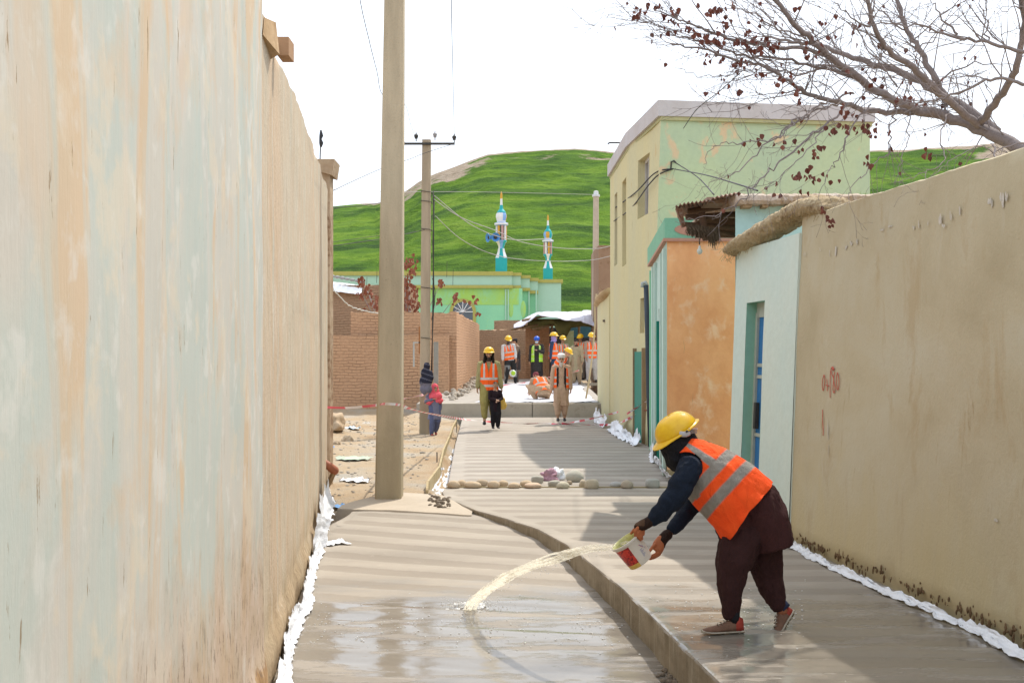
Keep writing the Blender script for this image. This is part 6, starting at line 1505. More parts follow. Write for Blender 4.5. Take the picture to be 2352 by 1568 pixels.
# green vest
m_bluecap = plain('royal_blue_helmet', (.02, .10, .52), .4, .08)
t, g, arm, k = person('supervisor in an open lime vest, blue cap and pale face mask looking at a phone', 1233, 884, 65, 1.72, -4,
  dict(hl=(-.26, -.03, .80), hr=(.03, -.27, 1.24), er=(.9, .3, -.6), fl=(-.15, 0, .075), fr=(.17, .04, .075), head=(0, -.05, 1.60), hp=.25),
  dict(trousers=((.035, .03, .028), 1.1, .95), top=((.04, .036, .034), .48, 1.02, .95), vest=(LIM, .82, .085), strip=(.50, .70, .25),
       blob={'face_mask': ((.55, .66, .74), [((0, -.085, -.045), (.058, .035, .045))])}), vox=.015, face=dict(hair=HAIRB))
hR = Euler((.25, 0, 0)).to_matrix(); mb = MB(); mb.ell(V((0, -.05, 1.60))*k+hR @ V((0, .015, .06))*k, (.108*k, .12*k, .095*k), rot=hR, k=20, n=12)
o = mb.build('cap', m_bluecap, t, sm=True, local=True)
mb = MB(); mb.box((-.035, -.355, 1.24), (.035, -.345, 1.38)); o = mb.build('mobile_phone', plain('black_phone', (.02, .02, .02), .3), sm=False); o.location = t.location; tag(o, 'dark phone in the hand of the supervisor in the lime vest', 'phone')
# violet scarf worker
t, g, arm, k = person('worker in yellow helmet with a violet scarf and orange vest standing side on', 1271, 879, 65, 1.75, 75,
  dict(hl=(-.18, .05, .80), hr=(.22, -.05, .80), el=(0, .6, -.2), head=(0, -.03, 1.62), hy=.3),
  dict(trousers=((.03, .05, .09), 1.1, 1.0), top=((.035, .06, .12), .86, 1.0, .95), vest=(ORA, .84, 0), hat=1,
       blob={'scarf': ((.36, .28, .58), [((0, .02, -.02), (.092, .105, .09)), ((0, .0, -.11), (.10, .10, .08)), ((0, .03, -.16), (.13, .10, .05))])}), vox=.015)
# worker beside
person('worker in yellow helmet, with bare throat, between violet scarf and khaki tunic', 1292, 876, 62, 1.68, 20,
  dict(head=(0, -.04, 1.61), hp=.15), dict(trousers=((.20, .17, .13), 1.1, 1.0), top=((.36, .30, .22), .6, 1.0, .9), vest=(ORB, .84, .05), hat=1), vox=.015, skin=SK2)
# cream kameez
person('bareheaded dark haired man in a long pale khaki tunic looking down', 1325, 882, 64, 1.66, -22,
  dict(hl=(-.24, -.10, .82), hr=(.27, -.12, .84), head=(0, -.11, 1.58), hp=.5, neck=(0, -.05, 1.46), chest=(0, .0, 1.26)),
  dict(trousers=((.40, .30, .19), 1.3, 1.2), top=((.44, .38, .24), .44, 1.12, .95), shoes=m_sandal), vox=.015, face=dict(hair=HAIRB, beard=(.08, .05, .04)))
person('worker in yellow helmet partly hidden right behind the man in the khaki tunic', 1334, 872, 60, 1.74, -25,
  dict(head=(0, -.05, 1.6), hp=.2), dict(trousers=((.22, .18, .15), 1.1, 1.0), top=((.42, .36, .27), .6, 1.0, .9), vest=(ORB, .84, 0), hat=1), vox=.015, skin=SK2)
# right worker with stick
person('rightmost rear worker in yellow helmet and orange vest with pale grey trousers', 1358, 877, 65, 1.73, 12,
  dict(hl=(-.22, -.10, .86), hr=(.24, -.06, .84), head=(0, -.05, 1.6), hp=.2, fr=(.17, .02, .075)),
  dict(trousers=((.42, .40, .38), 1.3, 1.15), top=((.34, .24, .18), .86, 1.0, .9), vest=(ORA, .84, 0), hat=1,
       blob={'scarf': ((.42, .30, .24), [((0, .01, -.09), (.085, .09, .07)), ((0, .03, .0), (.088, .10, .07))])}), vox=.015)
# helmeted worker bending behind the old man
person('bending worker in yellow helmet and orange vest mostly hidden behind the old man', 1285, 902, 70, 1.68, 60,
  dict(pel=(0, .12, .92), chest=(0, -.10, 1.15), neck=(0, -.24, 1.27), head=(0, -.33, 1.37), hl=(-.18, -.30, .72), hr=(.18, -.30, .72), hp=.5),
  dict(trousers=((.03, .03, .04), 1.1, 1.0), top=((.16, .12, .09), .84, 1.0, .9), vest=(ORA, .84, 0), vestend=(0, .12, .86), hat=1), vox=.015)
# crouching worker
person('crouching worker in an orange vest seen from behind, working on the white plastic', 1246, 921, 80, 1.70, 195,
  dict(pel=(0, .06, .30), chest=(.03, -.12, .52), neck=(.06, -.24, .70), head=(.10, -.36, .74), hl=(-.42, -.30, .62), hr=(.25, -.50, .25), fl=(-.16, -.10, .075), fr=(.17, -.08, .075), kl=(-.7, -1, .6), kr=(.7, -1, .6), el=(-.4, .2, -.6), hp=.6),
  dict(trousers=((.44, .30, .19), 1.5, 1.2), top=((.42, .29, .19), .2, 1.05, .95), hempt=(0, .12, .16), vest=(ORB, .2, 0), vestend=(0, .10, .24), vw=1.05, blob={'headcloth': ((.20, .05, .06), [((0, .02, .03), (.09, .10, .09))])}), vox=.014)
# wooden pole in front
t_ = thing('long_stick', S(1345, 928, 80), 'long crooked wooden stick leaning in front of the rightmost workers', 'stick')
mb = MB(); mb.tube([S(1343, 930, 80), S(1352, 880, 79), S(1358, 835, 78), S(1363, 790, 77), S(1367, 740, 76), S(1366, 700, 76), S(1370, 675, 76)], .026, 6); mb.build('stick', plain('peeled_wood', (.42, .32, .18), .8, .15), t_, sm=True)
# ================================================================ the main worker (s = 363 px per metre)
SW = 363.0
def Wp(x, y, d=0.0):      # point seen at (x, y) at d metres beyond the worker's mean depth
    Y = F/SW+d; return S(x, y, F/Y)
root = S(1700, 1445, SW); root.z = 0
tw = thing('person', root, 'worker in orange vest and brown tunic bending forward to throw water from a paint pail', 'person')
CAMD = V((0, -1, 0))
MARN = (.030, .013, .013); NAVY = (.010, .016, .030)
# trousers (baggy), separate from the tunic
def wf(a, f=7, sx_=1, sy_=1, sz_=.4, seed=0): return lambda c: a*nz(c.x*f*sx_+seed, c.y*f*sy_, c.z*f*sz_)+a*.5*nz(c.x*f*2.7+seed, c.y*f*2.7, c.z*f*.9)+a*.22*nz(c.x*f*7, c.y*f*7, c.z*f*3+seed)
def nrmz(): pass
mb = MB()
mb.tube([Wp(1722, 1190, 0), Wp(1700, 1240, -.06), Wp(1684, 1300, -.09), Wp(1681, 1345, -.10), Wp(1681, 1380, -.10), Wp(1682, 1406, -.10)], [(.17, .15), (.145, .13), (.105, .11), (.080, .09), (.062, .07), (.050, .055)], 18, side=(1, 0, 0), round_ends=True)
mb.tube([Wp(1728, 1190, .05), Wp(1748, 1240, .08), Wp(1758, 1295, .10), Wp(1767, 1335, .10), Wp(1777, 1362, .08), Wp(1784, 1386, .06)], [(.17, .14), (.135, .13), (.110, .11), (.096, .09), (.082, .075), (.052, .05)], 18, side=(1, 0, 0), round_ends=True)
mb.tube([Wp(1690, 1210, 0), Wp(1716, 1292, 0)], [.13, .06], 12, round_ends=True)
me = remesh(mb, .008, 5, wf(.024, 9, 1.2, 1.2, .22)); colour(me, (.042, .017, .017)); link('trousers', me, FAB, tw, off=root)
# tunic skirt: from under the vest over the hips, its tail hanging at the back
rows = []; rg = [((1672, 1150), .20, .17), ((1700, 1165), .225, .185), ((1728, 1180), .215, .19), ((1744, 1200), .19, .19), ((1756, 1225), .165, .18), ((1762, 1250), .155, .17)]
mb = MB(); mb.tube([Wp(x, y, .02) for (x, y), a, b in rg], [(a, b) for _, a, b in rg], 26, side=(.86, 0, .5))
for v in mb.v: pass
mb2 = MB()
mb2.tube([Wp(1680, 1128, 0), Wp(1702, 1150, 0)], [(.14, .17), (.17, .19)], 26, side=(.678, 0, .735), round_ends=True)
mb2.tube([Wp(1700, 1150, 0), Wp(1735, 1165, 0), Wp(1752, 1195, .0), Wp(1768, 1228, .0), Wp(1775, 1254, .0)], [(.17, .17), (.185, .185), (.168, .18), (.152, .17), (.140, .165)], 26, side=(1, 0, 0))
mb2.tube([Wp(1690, 1165, 0), Wp(1690, 1200, -.02), Wp(1688, 1235, -.03)], [(.13, .16), (.125, .16), (.105, .14)], 20, side=(1, 0, 0))
me = remesh(mb2, .008, 4, wf(.020, 8, 1.3, 1.3, .2, 4), delete=None); colour(me, (.052, .019, .019)); link('tunic', me, FAB, tw, off=root)
# body: continuous legs, torso, arms, hands, neck, head
mb = MB()
mb.tube([Wp(1712, 1175, 0), Wp(1690, 1140, 0), Wp(1640, 1095, 0), Wp(1592, 1055, 0), Wp(1575, 1036, 0)], [(.12, .15), (.12, .15), (.12, .17), (.11, .17), (.07, .09)], 14, side=(.7, 0, .7), round_ends=True)
mb.tube([Wp(1592, 1055, 0), Wp(1570, 1022, 0), Wp(1558, 1006, .0)], [.08, .06, .06], 10, round_ends=True)
hc = Wp(1553, 1001, .01)
ru = V((-.52, -.10, .85)).normalized()      # head up
rf = V((-.84, -.12, -.54)).normalized()    # face forward (down left)
rf = (rf-ru*rf.dot(ru)).normalized(); rx = rf.cross(ru)*-1
HR = Matrix((rx*-1, -rf, ru)).transposed()
head_geo(mb, hc-ru*.03, HR, .98)
mb.tube([Wp(1712, 1185, -.05), Wp(1684, 1300, -.09), Wp(1682, 1410, -.10), Wp(1683, 1430, -.10)], [.085, .06, .036, .036], 10, round_ends=True)
mb.tube([Wp(1725, 1185, .06), Wp(1757, 1300, .10), Wp(1790, 1386, .06), Wp(1797, 1400, .05)], [.085, .06, .035, .034], 10, round_ends=True)
# near arm and far arm
NA = [Wp(1582, 1070, -.19), Wp(1545, 1150, -.25), Wp(1488, 1201, -.22)]
FA = [Wp(1604, 1100, .20), Wp(1588, 1165, .19), Wp(1538, 1222, .05)]
mb.tube(NA, [.055, .045, .026], 10, round_ends=True); mb.tube(FA, [.055, .045, .026], 10, round_ends=True)
me = remesh(mb, .0085, 2)
colour(me, lambda p: (.33, .13, .07)); link('body', me, SKIN, tw, off=root)
# hands as finely remeshed continuation (overlapping the wrists)
bM, bB = Wp(1436, 1239, -.15), Wp(1471, 1288, -.15)      # pail mouth and bottom centres
ax = (bB-bM).normalized()
hm = MB()
wn_ = Wp(1484, 1202, -.22)
def finger(pts, r): hm.tube([Wp(*p) for p in pts], r, 8, round_ends=True)
hm.tube([NA[2], wn_, Wp(1476, 1208, -.21), Wp(1468, 1213, -.205)], [(.026, .022), (.028, .022), (.037, .021), (.035, .018)], 12, side=(.3, .95, 0), round_ends=True)
finger([(1466, 1210, -.235), (1459, 1219, -.235), (1459, 1229, -.225), (1464, 1234, -.21)], [.011, .0105, .010, .009])
finger([(1470, 1214, -.225), (1466, 1223, -.23), (1467, 1233, -.225), (1471, 1239, -.21)], [.011, .0105, .010, .009])
finger([(1475, 1215, -.215), (1472, 1223, -.225), (1473, 1231, -.225), (1475, 1237, -.215)], [.011, .010, .0095, .0085])
finger([(1479, 1214, -.205), (1478, 1221, -.215), (1478, 1227, -.22)], [.010, .0095, .0085])
finger([(1466, 1209, -.195), (1456, 1217, -.18), (1450, 1224, -.165)], [.013, .0115, .0095])
me = remesh(hm, .0042, 2); colour(me, (.40, .13, .055)); link('hand', me, SKIN, tw, off=root)
hm = MB()
hm.tube([FA[2], Wp(1530, 1229, .03), Wp(1519, 1240, .0), Wp(1512, 1252, -.02), Wp(1508, 1260, -.03)], [(.024, .022), (.024, .023), (.034, .022), (.040, .020), (.036, .017)], 12, side=(.75, 0, -.65), round_ends=True)
finger([(1504, 1250, -.05), (1498, 1257, -.065), (1493, 1264, -.075), (1490, 1268, -.08)], [.012, .011, .010, .009])      # thumb side reaching the wall of the pail
finger([(1517, 1262, -.01), (1511, 1271, -.03), (1501, 1277, -.05), (1492, 1280, -.065)], [.012, .0115, .0105, .0095])
finger([(1513, 1266, -.03), (1505, 1273, -.045), (1497, 1276, -.06), (1490, 1277, -.07)], [.0115, .011, .010, .009])
finger([(1519, 1262, .01), (1514, 1273, -.005), (1504, 1279, -.02), (1493, 1283, -.035)], [.0115, .011, .010, .009])
finger([(1522, 1259, .025), (1518, 1268, .015), (1510, 1276, .0), (1500, 1282, -.012)], [.0105, .0095, .0085, .0075])
me = remesh(hm, .0042, 2); colour(me, (.42, .14, .06)); link('hand', me, SKIN, tw, off=root)
# knitted wrist warmers
DKB = (.030, .016, .012)
mb = MB(); mb.tube([Wp(1498, 1194, -.225), Wp(1487, 1201, -.22), Wp(1475, 1206, -.213), Wp(1467, 1209, -.21)], [(.034, .033), (.036, .035), (.040, .034), (.034, .029)], 14, side=(.3, .9, 0), round_ends=True)
me = remesh(mb, .006, 2, wf(.003, 30, 1, 1, 1)); colour(me, lambda p: (.09, .05, .03) if p.x < Wp(1480, 0, -.22).x and p.z > Wp(0, 1205, -.22).z else DKB); link('wristband', me, FAB, tw, off=root)
mb = MB(); mb.tube([Wp(1533, 1227, .035), Wp(1525, 1234, .018), Wp(1521, 1243, .0), Wp(1523, 1254, .0)], [(.034, .032), (.036, .034), (.032, .032), (.014, .020)], 14, side=(.75, 0, -.65), round_ends=True)
me = remesh(mb, .006, 2, wf(.003, 30, 1, 1, 1)); colour(me, DKB); link('wristband', me, FAB, tw, off=root)
# navy sleeves
mb = MB(); mb.tube([Wp(1596, 1076, -.13), Wp(1584, 1072, -.185), Wp(1572, 1100, -.215), Wp(1556, 1130, -.235), Wp(1538, 1156, -.245), Wp(1516, 1179, -.235), Wp(1500, 1193, -.225)], [(.085, .075), (.088, .078), (.082, .074), (.074, .066), (.068, .062), (.058, .054), (.044, .042)], 16, side=(.8, 0, .55), round_ends=True)
me = remesh(mb, .007, 3, lambda c: .011*nz(c.x*11+c.z*9, c.y*6, c.z*13-c.x*10)+.006*nz(c.x*31, c.y*20, c.z*31)); colour(me, NAVY); link('sleeve', me, FAB, tw, off=root)
mb = MB(); mb.tube([Wp(1606, 1105, .19), Wp(1600, 1140, .19), Wp(1588, 1163, .175), Wp(1570, 1185, .13), Wp(1556, 1203, .09), Wp(1547, 1213, .065)], [(.075, .07), (.07, .07), (.062, .06), (.056, .055), (.050, .05), (.042, .044)], 16, side=(.8, 0, .55), round_ends=True)
me = remesh(mb, .007, 3, lambda c: .009*nz(c.x*11+c.z*9, c.y*6, c.z*13-c.x*10)+.005*nz(c.x*31, c.y*20, c.z*31)); colour(me, NAVY); link('sleeve', me, FAB, tw, off=root)
# head wrap
mb = MB(); mb.tube([Wp(1552, 985, .01), Wp(1550, 1004, .005), Wp(1548, 1020, .0), Wp(1556, 1040, -.01)], [(.085, .10), (.098, .105), (.088, .10), (.075, .09)], 18, side=(1, 0, .4), round_ends=True)
mb.tube([Wp(1575, 1002, .02), Wp(1580, 1015, .02), Wp(1575, 1035, 0), Wp(1560, 1052, -.02)], [(.062, .08), (.072, .09), (.095, .12), (.075, .10)], 16, side=(.8, 0, .55), round_ends=True)
mb.tube([Wp(1540, 1030, 0), Wp(1550, 1052, -.02), Wp(1562, 1066, -.05)], [(.055, .07), (.05, .08), (.04, .07)], 14, round_ends=True)
me = remesh(mb, .007, 3, lambda c: .008*nz(c.x*9+c.z*14, c.y*8, c.z*10-c.x*9)+.005*nz(c.x*26, c.y*20, c.z*34)); colour(me, (.012, .012, .015)); link('head_wrap', me, FAB, tw, off=root)
# safety goggles worn over the wrap
m_clear = plain('clear_plastic', (.5, .5, .52), .1, .05, 3, 0, .8); m_clear.node_tree.nodes['Principled BSDF'].inputs['Transmission Weight'].default_value = .75
mb = MB()
mb.tube([Wp(1556, 991, -.10), Wp(1566, 997, -.11), Wp(1576, 997, -.11), Wp(1585, 995, -.10)], [(.010, .004), (.018, .006), (.018, .006), (.012, .005)], 8, side=(0, 0, 1)); gb = mb.build('goggles', plain('pale_goggle_frame', (.46, .46, .48), .35), tw, sm=True)
mb = MB(); mb.ell(Wp(1578, 990, -.118), (.010, .006, .007), k=12); mb.build('vent', m_dark, gb, sm=True)
mb = MB()
for k_, (a, b, c_, d_) in enumerate([((1584, 984, -.09), (1600, 983, -.03), (1600, 995, -.03), (1584, 996, -.09))]):
    mb.quad(Wp(*a), Wp(*b), Wp(*c_), Wp(*d_))
o = mb.build('lens', m_clear, gb); o.modifiers.new('t', 'SOLIDIFY').thickness = .003
mb = MB(); mb.tube([Wp(1582, 984.5, -.10), Wp(1592, 984, -.07), Wp(1602, 984, -.02)], .0032, 6); mb.build('brow_bar', plain('white_trim', (.6, .6, .62), .4), gb, sm=True)
helmet(tw, Wp(1553, 992, .01)-rf*.004, Matrix((rx*-1, -rf, ru)).transposed(), .98, loc_=False)
# vest: lofted shell along the bent torso
ring = [((1566, 1027), .085, .105), ((1575, 1036), .110, .165), ((1588, 1048), .140, .205), ((1606, 1065), .172, .222), ((1632, 1086), .200, .230), ((1660, 1110), .220, .236), ((1692, 1140), .236, .244), ((1720, 1174), .252, .255)]
adir = [(V((1, 0, -1.2))).normalized()]*8
st = catmull([(x, y, a, b) for (x, y), a, b in ring], 16); nst = len(st); rows = []; cols_ = []
NV = 150
def band(v, c_, hw, e=.012): return smooth((hw-abs(v-c_))/e+.5)
armc = Wp(1582, 1070, -.19)
def vest_pt(i, j):
    x, y, a, b = st[i]; c = Wp(x, y, 0)
    tdir = Wp(st[min(i+1, nst-1)][0], st[min(i+1, nst-1)][1])-Wp(st[max(i-1, 0)][0], st[max(i-1, 0)][1]); tdir.normalize()
    tl = i/(nst-1); base_dir = V((.735, 0, -.678)); tdir = base_dir
    nb = V((-tdir.z, 0, tdir.x))           # toward the back (up right)
    th = 2*PI*j/NV; ct, st_ = math.cos(th), math.sin(th)
    ex = .88; cc = math.copysign(abs(ct)**ex, ct); ss = math.copysign(abs(st_)**ex, st_)
    # hem is skewed: back shorter, front dips
    c = c-nb*.014*smooth(tl*2.5); a *= .955
    p = c+nb*a*cc+V((0, -1, 0))*b*ss+tdir*(.022*tl*(-cc))
    fold = .006*nz(th*2.2, tl*3, 2)+.010*tl*math.sin(th*5+3*nz(tl*3, th, 1))*.6+.004*nz(th*7, tl*14, 5)+.005*nz(th*3+tl*9, tl*4-th, 8)
    if tl > .9: fold += .006*math.sin(th*11+1)*(tl-.9)*10
    p += (nb*cc+V((0, -1, 0))*ss)*fold
    if ss > 0: p -= tdir*.060*tl**2.5*ss*(1-.5*abs(cc))
    return p, tl, cc, ss
for i in range(nst): rows.append([vest_pt(i, j) for j in range(NV)])
mb = MB(); n_ = 0
for r in rows: mb.v += [q[0] for q in r]
for i in range(nst-1):
    for j in range(NV):
        j2 = (j+1) % NV; q = rows[i][j]; m_ = (q[0]+rows[i+1][j2][0])/2; d_ = m_-armc
        du = d_.x*.735-d_.z*.678; dv = d_.x*.678+d_.z*.735
        if m_.y < root.y and (du/.088)**2+((dv+.018)/.100)**2 < 1: continue
        d2 = m_-Wp(1604, 1090, .2); du = d2.x*.735-d2.z*.678; dv = d2.x*.678+d2.z*.735
        if m_.y > root.y and (du/.088)**2+(dv/.09)**2 < 1: continue
        mb.f.append((i*NV+j, i*NV+j2, (i+1)*NV+j2, (i+1)*NV+j)); mb.m.append(0)
o = mb.build('safety_vest', FAB, tw, sm=True)
vcol = []
for i in range(nst):
    for j in range(NV):
        p, tl, cc, ss = rows[i][j]
        d_ = p-Wp(1566, 1027, 0); u = d_.x*.735-d_.z*.678+.045*max(0, ss)+.04*tl**2.5*max(0, ss)          # metres from the neck along the torso
        g_ = max(band(u, .255, .036), band(u, .395, .036))
        if u < .255: g_ = max(g_, band(cc, .36, .155, .05)*(abs(ss) > .2), band(cc, -.80, .10, .05)*(u > .12))
        elif u < .30: g_ = max(g_, band(cc, -.80, .10, .05))
        edge = 1 if tl > .985 or tl < .02 else 0
        base_ = (.97, .10, .018)
        seam = 1-.25*band(abs(cc-.02), 0, .012, .01)*(ss > 0)*(u > .2)
        c_ = tuple(lerp(base_[q]*seam, (.27, .25, .222)[q], g_) for q in range(3)); vcol.append(c_)
at = o.data.color_attributes.new('Col', 'FLOAT_COLOR', 'POINT'); at.data.foreach_set('color', [w_ for c_ in vcol for w_ in (*c_, 1.0)])
sd = o.modifiers.new('t', 'SOLIDIFY'); sd.thickness = .006; sd.offset = 1
# dark inner coat filling the neck and the sleeve hole
mb = MB(); mb.tube([Wp(1568, 1030, 0), Wp(1590, 1052, 0), Wp(1630, 1088, 0), Wp(1662, 1118, 0)], [(.08, .10), (.145, .185), (.180, .205), (.16, .19)], 24, side=(.678, 0, .735), round_ends=True)
me = remesh(mb, .012, 2, wf(.004)); colour(me, NAVY); link('jacket', me, FAB, tw, off=root)
# shoes
m_sole = plain('dirty_white_sole', (.42, .38, .31), .8, .3, 20); m_upper2 = plain('dusty_brown_knit', (.17, .095, .065), .85, .3, 30); m_heel = plain('dark_red_heel', (.33, .045, .03), .75, .2, 30); m_sock = plain('black_sock', (.012, .012, .015), .9)
def trainer(O, fw, up, L, tread):
    """O: heel bottom; fw: forward; up: up"""
    fw = V(fw).normalized(); up = V(up); up = (up-fw*up.dot(fw)).normalized(); sd_ = fw.cross(up)
    def T(x, y, z): return O+fw*x*L+sd_*y*L+up*z*L
    prof = [(0, .10, .0), (.06, .135, .0), (.2, .14, .0), (.42, .13, .0), (.62, .165, .0), (.8, .16, .005), (.93, .11, .018), (1.0, .035, .035)]
    mb = MB(); rs = []
    for x, w_, z in prof:
        th = .095-.02*x; rs.append([T(x, w_*math.cos(a)*(.94 if math.sin(a) < 0 else 1), z+th*(.5+.5*(math.sin(a) if abs(math.sin(a)) < .99 else math.copysign(1, math.sin(a))))) for a in (-2.6, -1.9, -1.57, -1.2, -.55, -.1, .55, 1.2, 1.57, 1.9, 2.6, 3.2)])
    mb.rings(rs); sh_ = mb.build('shoe', [m_sole], tw, sm=50)
    mb = MB(); up_ = [(.03, .10, .33), (.10, .125, .37), (.22, .13, .36), (.34, .125, .31), (.48, .13, .24), (.64, .145, .185), (.8, .135, .15), (.92, .09, .12), (.985, .03, .10)]; rs = []
    for x, w_, h_ in up_:
        r = []
        for q in range(14):
            a = PI*q/13; r.append(T(x, w_*math.cos(a)*(1 if q in (0, 13) else 1), .07+(h_-.07)*max(0, math.sin(a))**.8))
        rs.append(r)
    mb.rings(rs, mf=lambda i, j: 1 if i < 2 else 0); mb.build('upper', [m_upper2, m_heel], sh_, sm=True)
    mb = MB()
    for q in range(4):
        x = .38+q*.075; mb.tube([T(x, -.07, .30-q*.035), T(x+.01, 0, .325-q*.035), T(x, .07, .30-q*.035)], .004, 5)
    mb.build('laces', plain('grey_laces', (.3, .25, .2)), sh_, sm=True)
    if tread:
        mb = MB()
        for q in range(7):
            x = .08+q*.12; mb.hexa([T(x, -.10, -.014), T(x+.06, -.10, -.014), T(x+.06, .10, -.014), T(x, .10, -.014), T(x, -.10, .004), T(x+.06, -.10, .004), T(x+.06, .10, .004), T(x, .10, .004)])
        mb.build('tread', plain('muddy_tread', (.28, .23, .16), .9, .4, 30), sh_)
h1 = Wp(1708, 1450, -.10); h1.z = .004
trainer(h1, V((-.98, -.16, 0)), (0, 0, 1), .275, False)
trainer(Wp(1824, 1405, .09), V((-.60, -.52, -.66)), V((-.72, .12, .60)), .275, True)
mb = MB(); mb.tube([Wp(1683, 1404, -.10), Wp(1684, 1418, -.10), Wp(1684, 1428, -.10)], [.044, .041, .042], 12); mb.build('sock', m_sock, tw, sm=True)
mb = MB(); mb.tube([Wp(1788, 1384, .06), Wp(1797, 1391, .06), Wp(1803, 1398, .055)], [.042, .042, .043], 12); mb.build('sock', plain('navy_sock', (.02, .03, .07), .9), tw, sm=True)

# ---------------------------------------------------------------- paint pail
m_pw = plain('pail_white', (.62, .57, .49), .35, .06, 12, .1, .5); m_pr = Mt('pail_red_label'); q_ = m_pr.noise(m_pr.pos((1, 1, 1)), 34, 5, .7, 1.2)
m_pr = m_pr.done(m_pr.ramp(q_, [(.40, (.10, .012, .012)), (.5, (.50, .03, .022)), (.66, (.66, .06, .03))]), .35, spec=.5); m_py = plain('pail_yellow_band', (.62, .42, .10), .4, .15, 20)
m_pin = plain('wet_pail_inside', (.56, .54, .22), .2, .35, 40, .3, .6); m_pk = plain('pail_marks', (.10, .12, .30), .5)
tp = thing('paint_pail', bB, 'small white paint pail with a red label tipped by the bending worker', 'pail')
up_b = -ax; tn = V((-.43, -.47, .77)).normalized()
# mouth tips slightly toward the viewer
up_b = (up_b+V((0, -.05, 0))).normalized(); Lb = .172; B0 = bM-up_b*Lb
R = Matrix.Identity(3); vx = (V((1, 0, 0))-up_b*up_b.x).normalized(); vy = up_b.cross(vx); R = Matrix((vx, vy, up_b)).transposed()
NB = 72; prof = [(.076, 0), (.080, .004), (.083, .03), (.0835, .034), (.088, .085), (.0932, .147), (.0945, .150), (.0965, .151), (.0965, .155), (.0955, .158), (.1035, .160), (.1035, .171), (.098, .172)]
def th_of(p):  # angle of a world point round the pail axis
    q = R.inverted() @ (p-B0); return math.atan2(q.y, q.x)
t_edge = th_of(Wp(1440, 1283, -.40)); 
def pm(i, j):
    a = (2*PI*(j+.5)/NB-PA) % (2*PI); z = prof[min(i, len(prof)-1)][1]
    if a < RW:
        if z < .030: return 2
        if z < .146: return 1
    return 0
camdir = (V((0, -.1, .1))+(-B0.normalized())).normalized()
_vc = R.inverted() @ (V((0, 0, CH))-B0-up_b*.09); aC = math.atan2(_vc.y, _vc.x)
aL = math.atan2((R.inverted() @ V((-.8, -.35, -.5))).y, (R.inverted() @ V((-.8, -.35, -.5))).x)
sgn = 1 if ((aL-aC+PI) % (2*PI)-PI) > 0 else -1
RW = math.radians(150)
PA = (aC+math.radians(9)) % (2*PI) if sgn > 0 else (aC-math.radians(9)-RW) % (2*PI)
prof2 = []
for (r0, z0), (r1, z1) in zip(prof, prof[1:]): prof2.append((r0, z0))
prof2.append(prof[-1]); mb = MB(); mb.lathe(B0, prof, NB, rot=R, mf=pm, caps=False)
k0 = len(mb.v); mb.poly([B0+R @ V((.076*math.cos(2*PI*j/NB), .076*math.sin(2*PI*j/NB), 0)) for j in range(NB)], 0)
pb = mb.build('pail_wall', [m_pw, m_pr, m_py], tp, sm=35)
mb = MB(); mb.lathe(B0, [(.098, .172), (.0935, .168), (.0895, .15), (.085, .10), (.078, .02), (.01, .012)], NB, rot=R, caps=False); mb.build('inner_wall', m_pin, tp, sm=40)
mb = MB()
def on_pail(da, z, off=.0012):
    a = aC+sgn*math.radians(da)*1.0; r = interp(z, [(.034, .0835), (.134, .0925)])+off; return B0+R @ V((r*math.cos(a), r*math.sin(a), z))
def mark(da0, da1, z0, z1, mb):
    mb.quad(on_pail(da0, z0), on_pail(da1, z0), on_pail(da1, z1), on_pail(da0, z1))
for da, z in ((-34, .108), (-37, .098), (-40, .100), (-43, .088), (-46, .090), (-50, .078), (-52, .070)): mark(da, da-2.6, z, z+.006, mb)
for k_ in range(8): mark(-24, -24-(8+5*(k_ % 3)), .040+k_*.0065, .0425+k_*.0065, mb)
mb.build('printed_marks', m_pk, tp)
mb = MB()
for k_ in range(4): mark(-31-k_*4, -33.6-k_*4, .112-k_*.009, .118-k_*.009, mb)
mb.build('printed_marks', plain('pail_pink_marks', (.55, .08, .12), .5), tp)
mb = MB()   # white lettering low on the red label
for (a0, a1, z0, z1) in ((66, 68, .046, .064), (68, 73, .060, .064), (68, 73, .053, .056), (72, 74, .054, .063), (70, 74, .046, .049), (78, 80, .046, .064), (80, 85, .060, .064), (80, 84, .053, .057), (80, 85, .046, .050)): mark(a0, a1, z0, z1, mb)
mb.build('label_lettering', plain('label_white', (.7, .65, .6), .5), tp)

# ---------------------------------------------------------------- thrown water
m = Mt('milky_water'); b_ = m.b; b_.inputs['Transmission Weight'].default_value = .25; b_.inputs['IOR'].default_value = 1.33
q_ = m.noise(m.pos((.7, 1, 2.6), rot=(0, .35, 0)), 13, 6, .68, .8)
m_water = m.done(m.ramp(q_, [(.35, (.92, .84, .60)), (.5, (.95, .93, .84)), (.65, (.97, .97, .95))]), .10, q_, .8, .02, .5)
_nt = m_water.node_tree; _p = _nt.nodes['Principled BSDF']; _o = _nt.nodes['Material Output']; _tl = _nt.nodes.new('ShaderNodeBsdfTranslucent'); _tr = _nt.nodes.new('ShaderNodeBsdfTransparent'); _m1 = _nt.nodes.new('ShaderNodeMixShader'); _m2 = _nt.nodes.new('ShaderNodeMixShader')
_tl.inputs[0].default_value = (1, .96, .84, 1); _m1.inputs[0].default_value = .5; _rr = _nt.nodes.new('ShaderNodeValToRGB'); _rr.color_ramp.elements[0].position = .38; _rr.color_ramp.elements[0].color = (.7, .7, .7, 1); _rr.color_ramp.elements[1].position = .60; _rr.color_ramp.elements[1].color = (.15, .15, .15, 1); _nt.links.new(q_, _rr.inputs[0]); _nt.links.new(_rr.outputs[0], _m2.inputs[0])
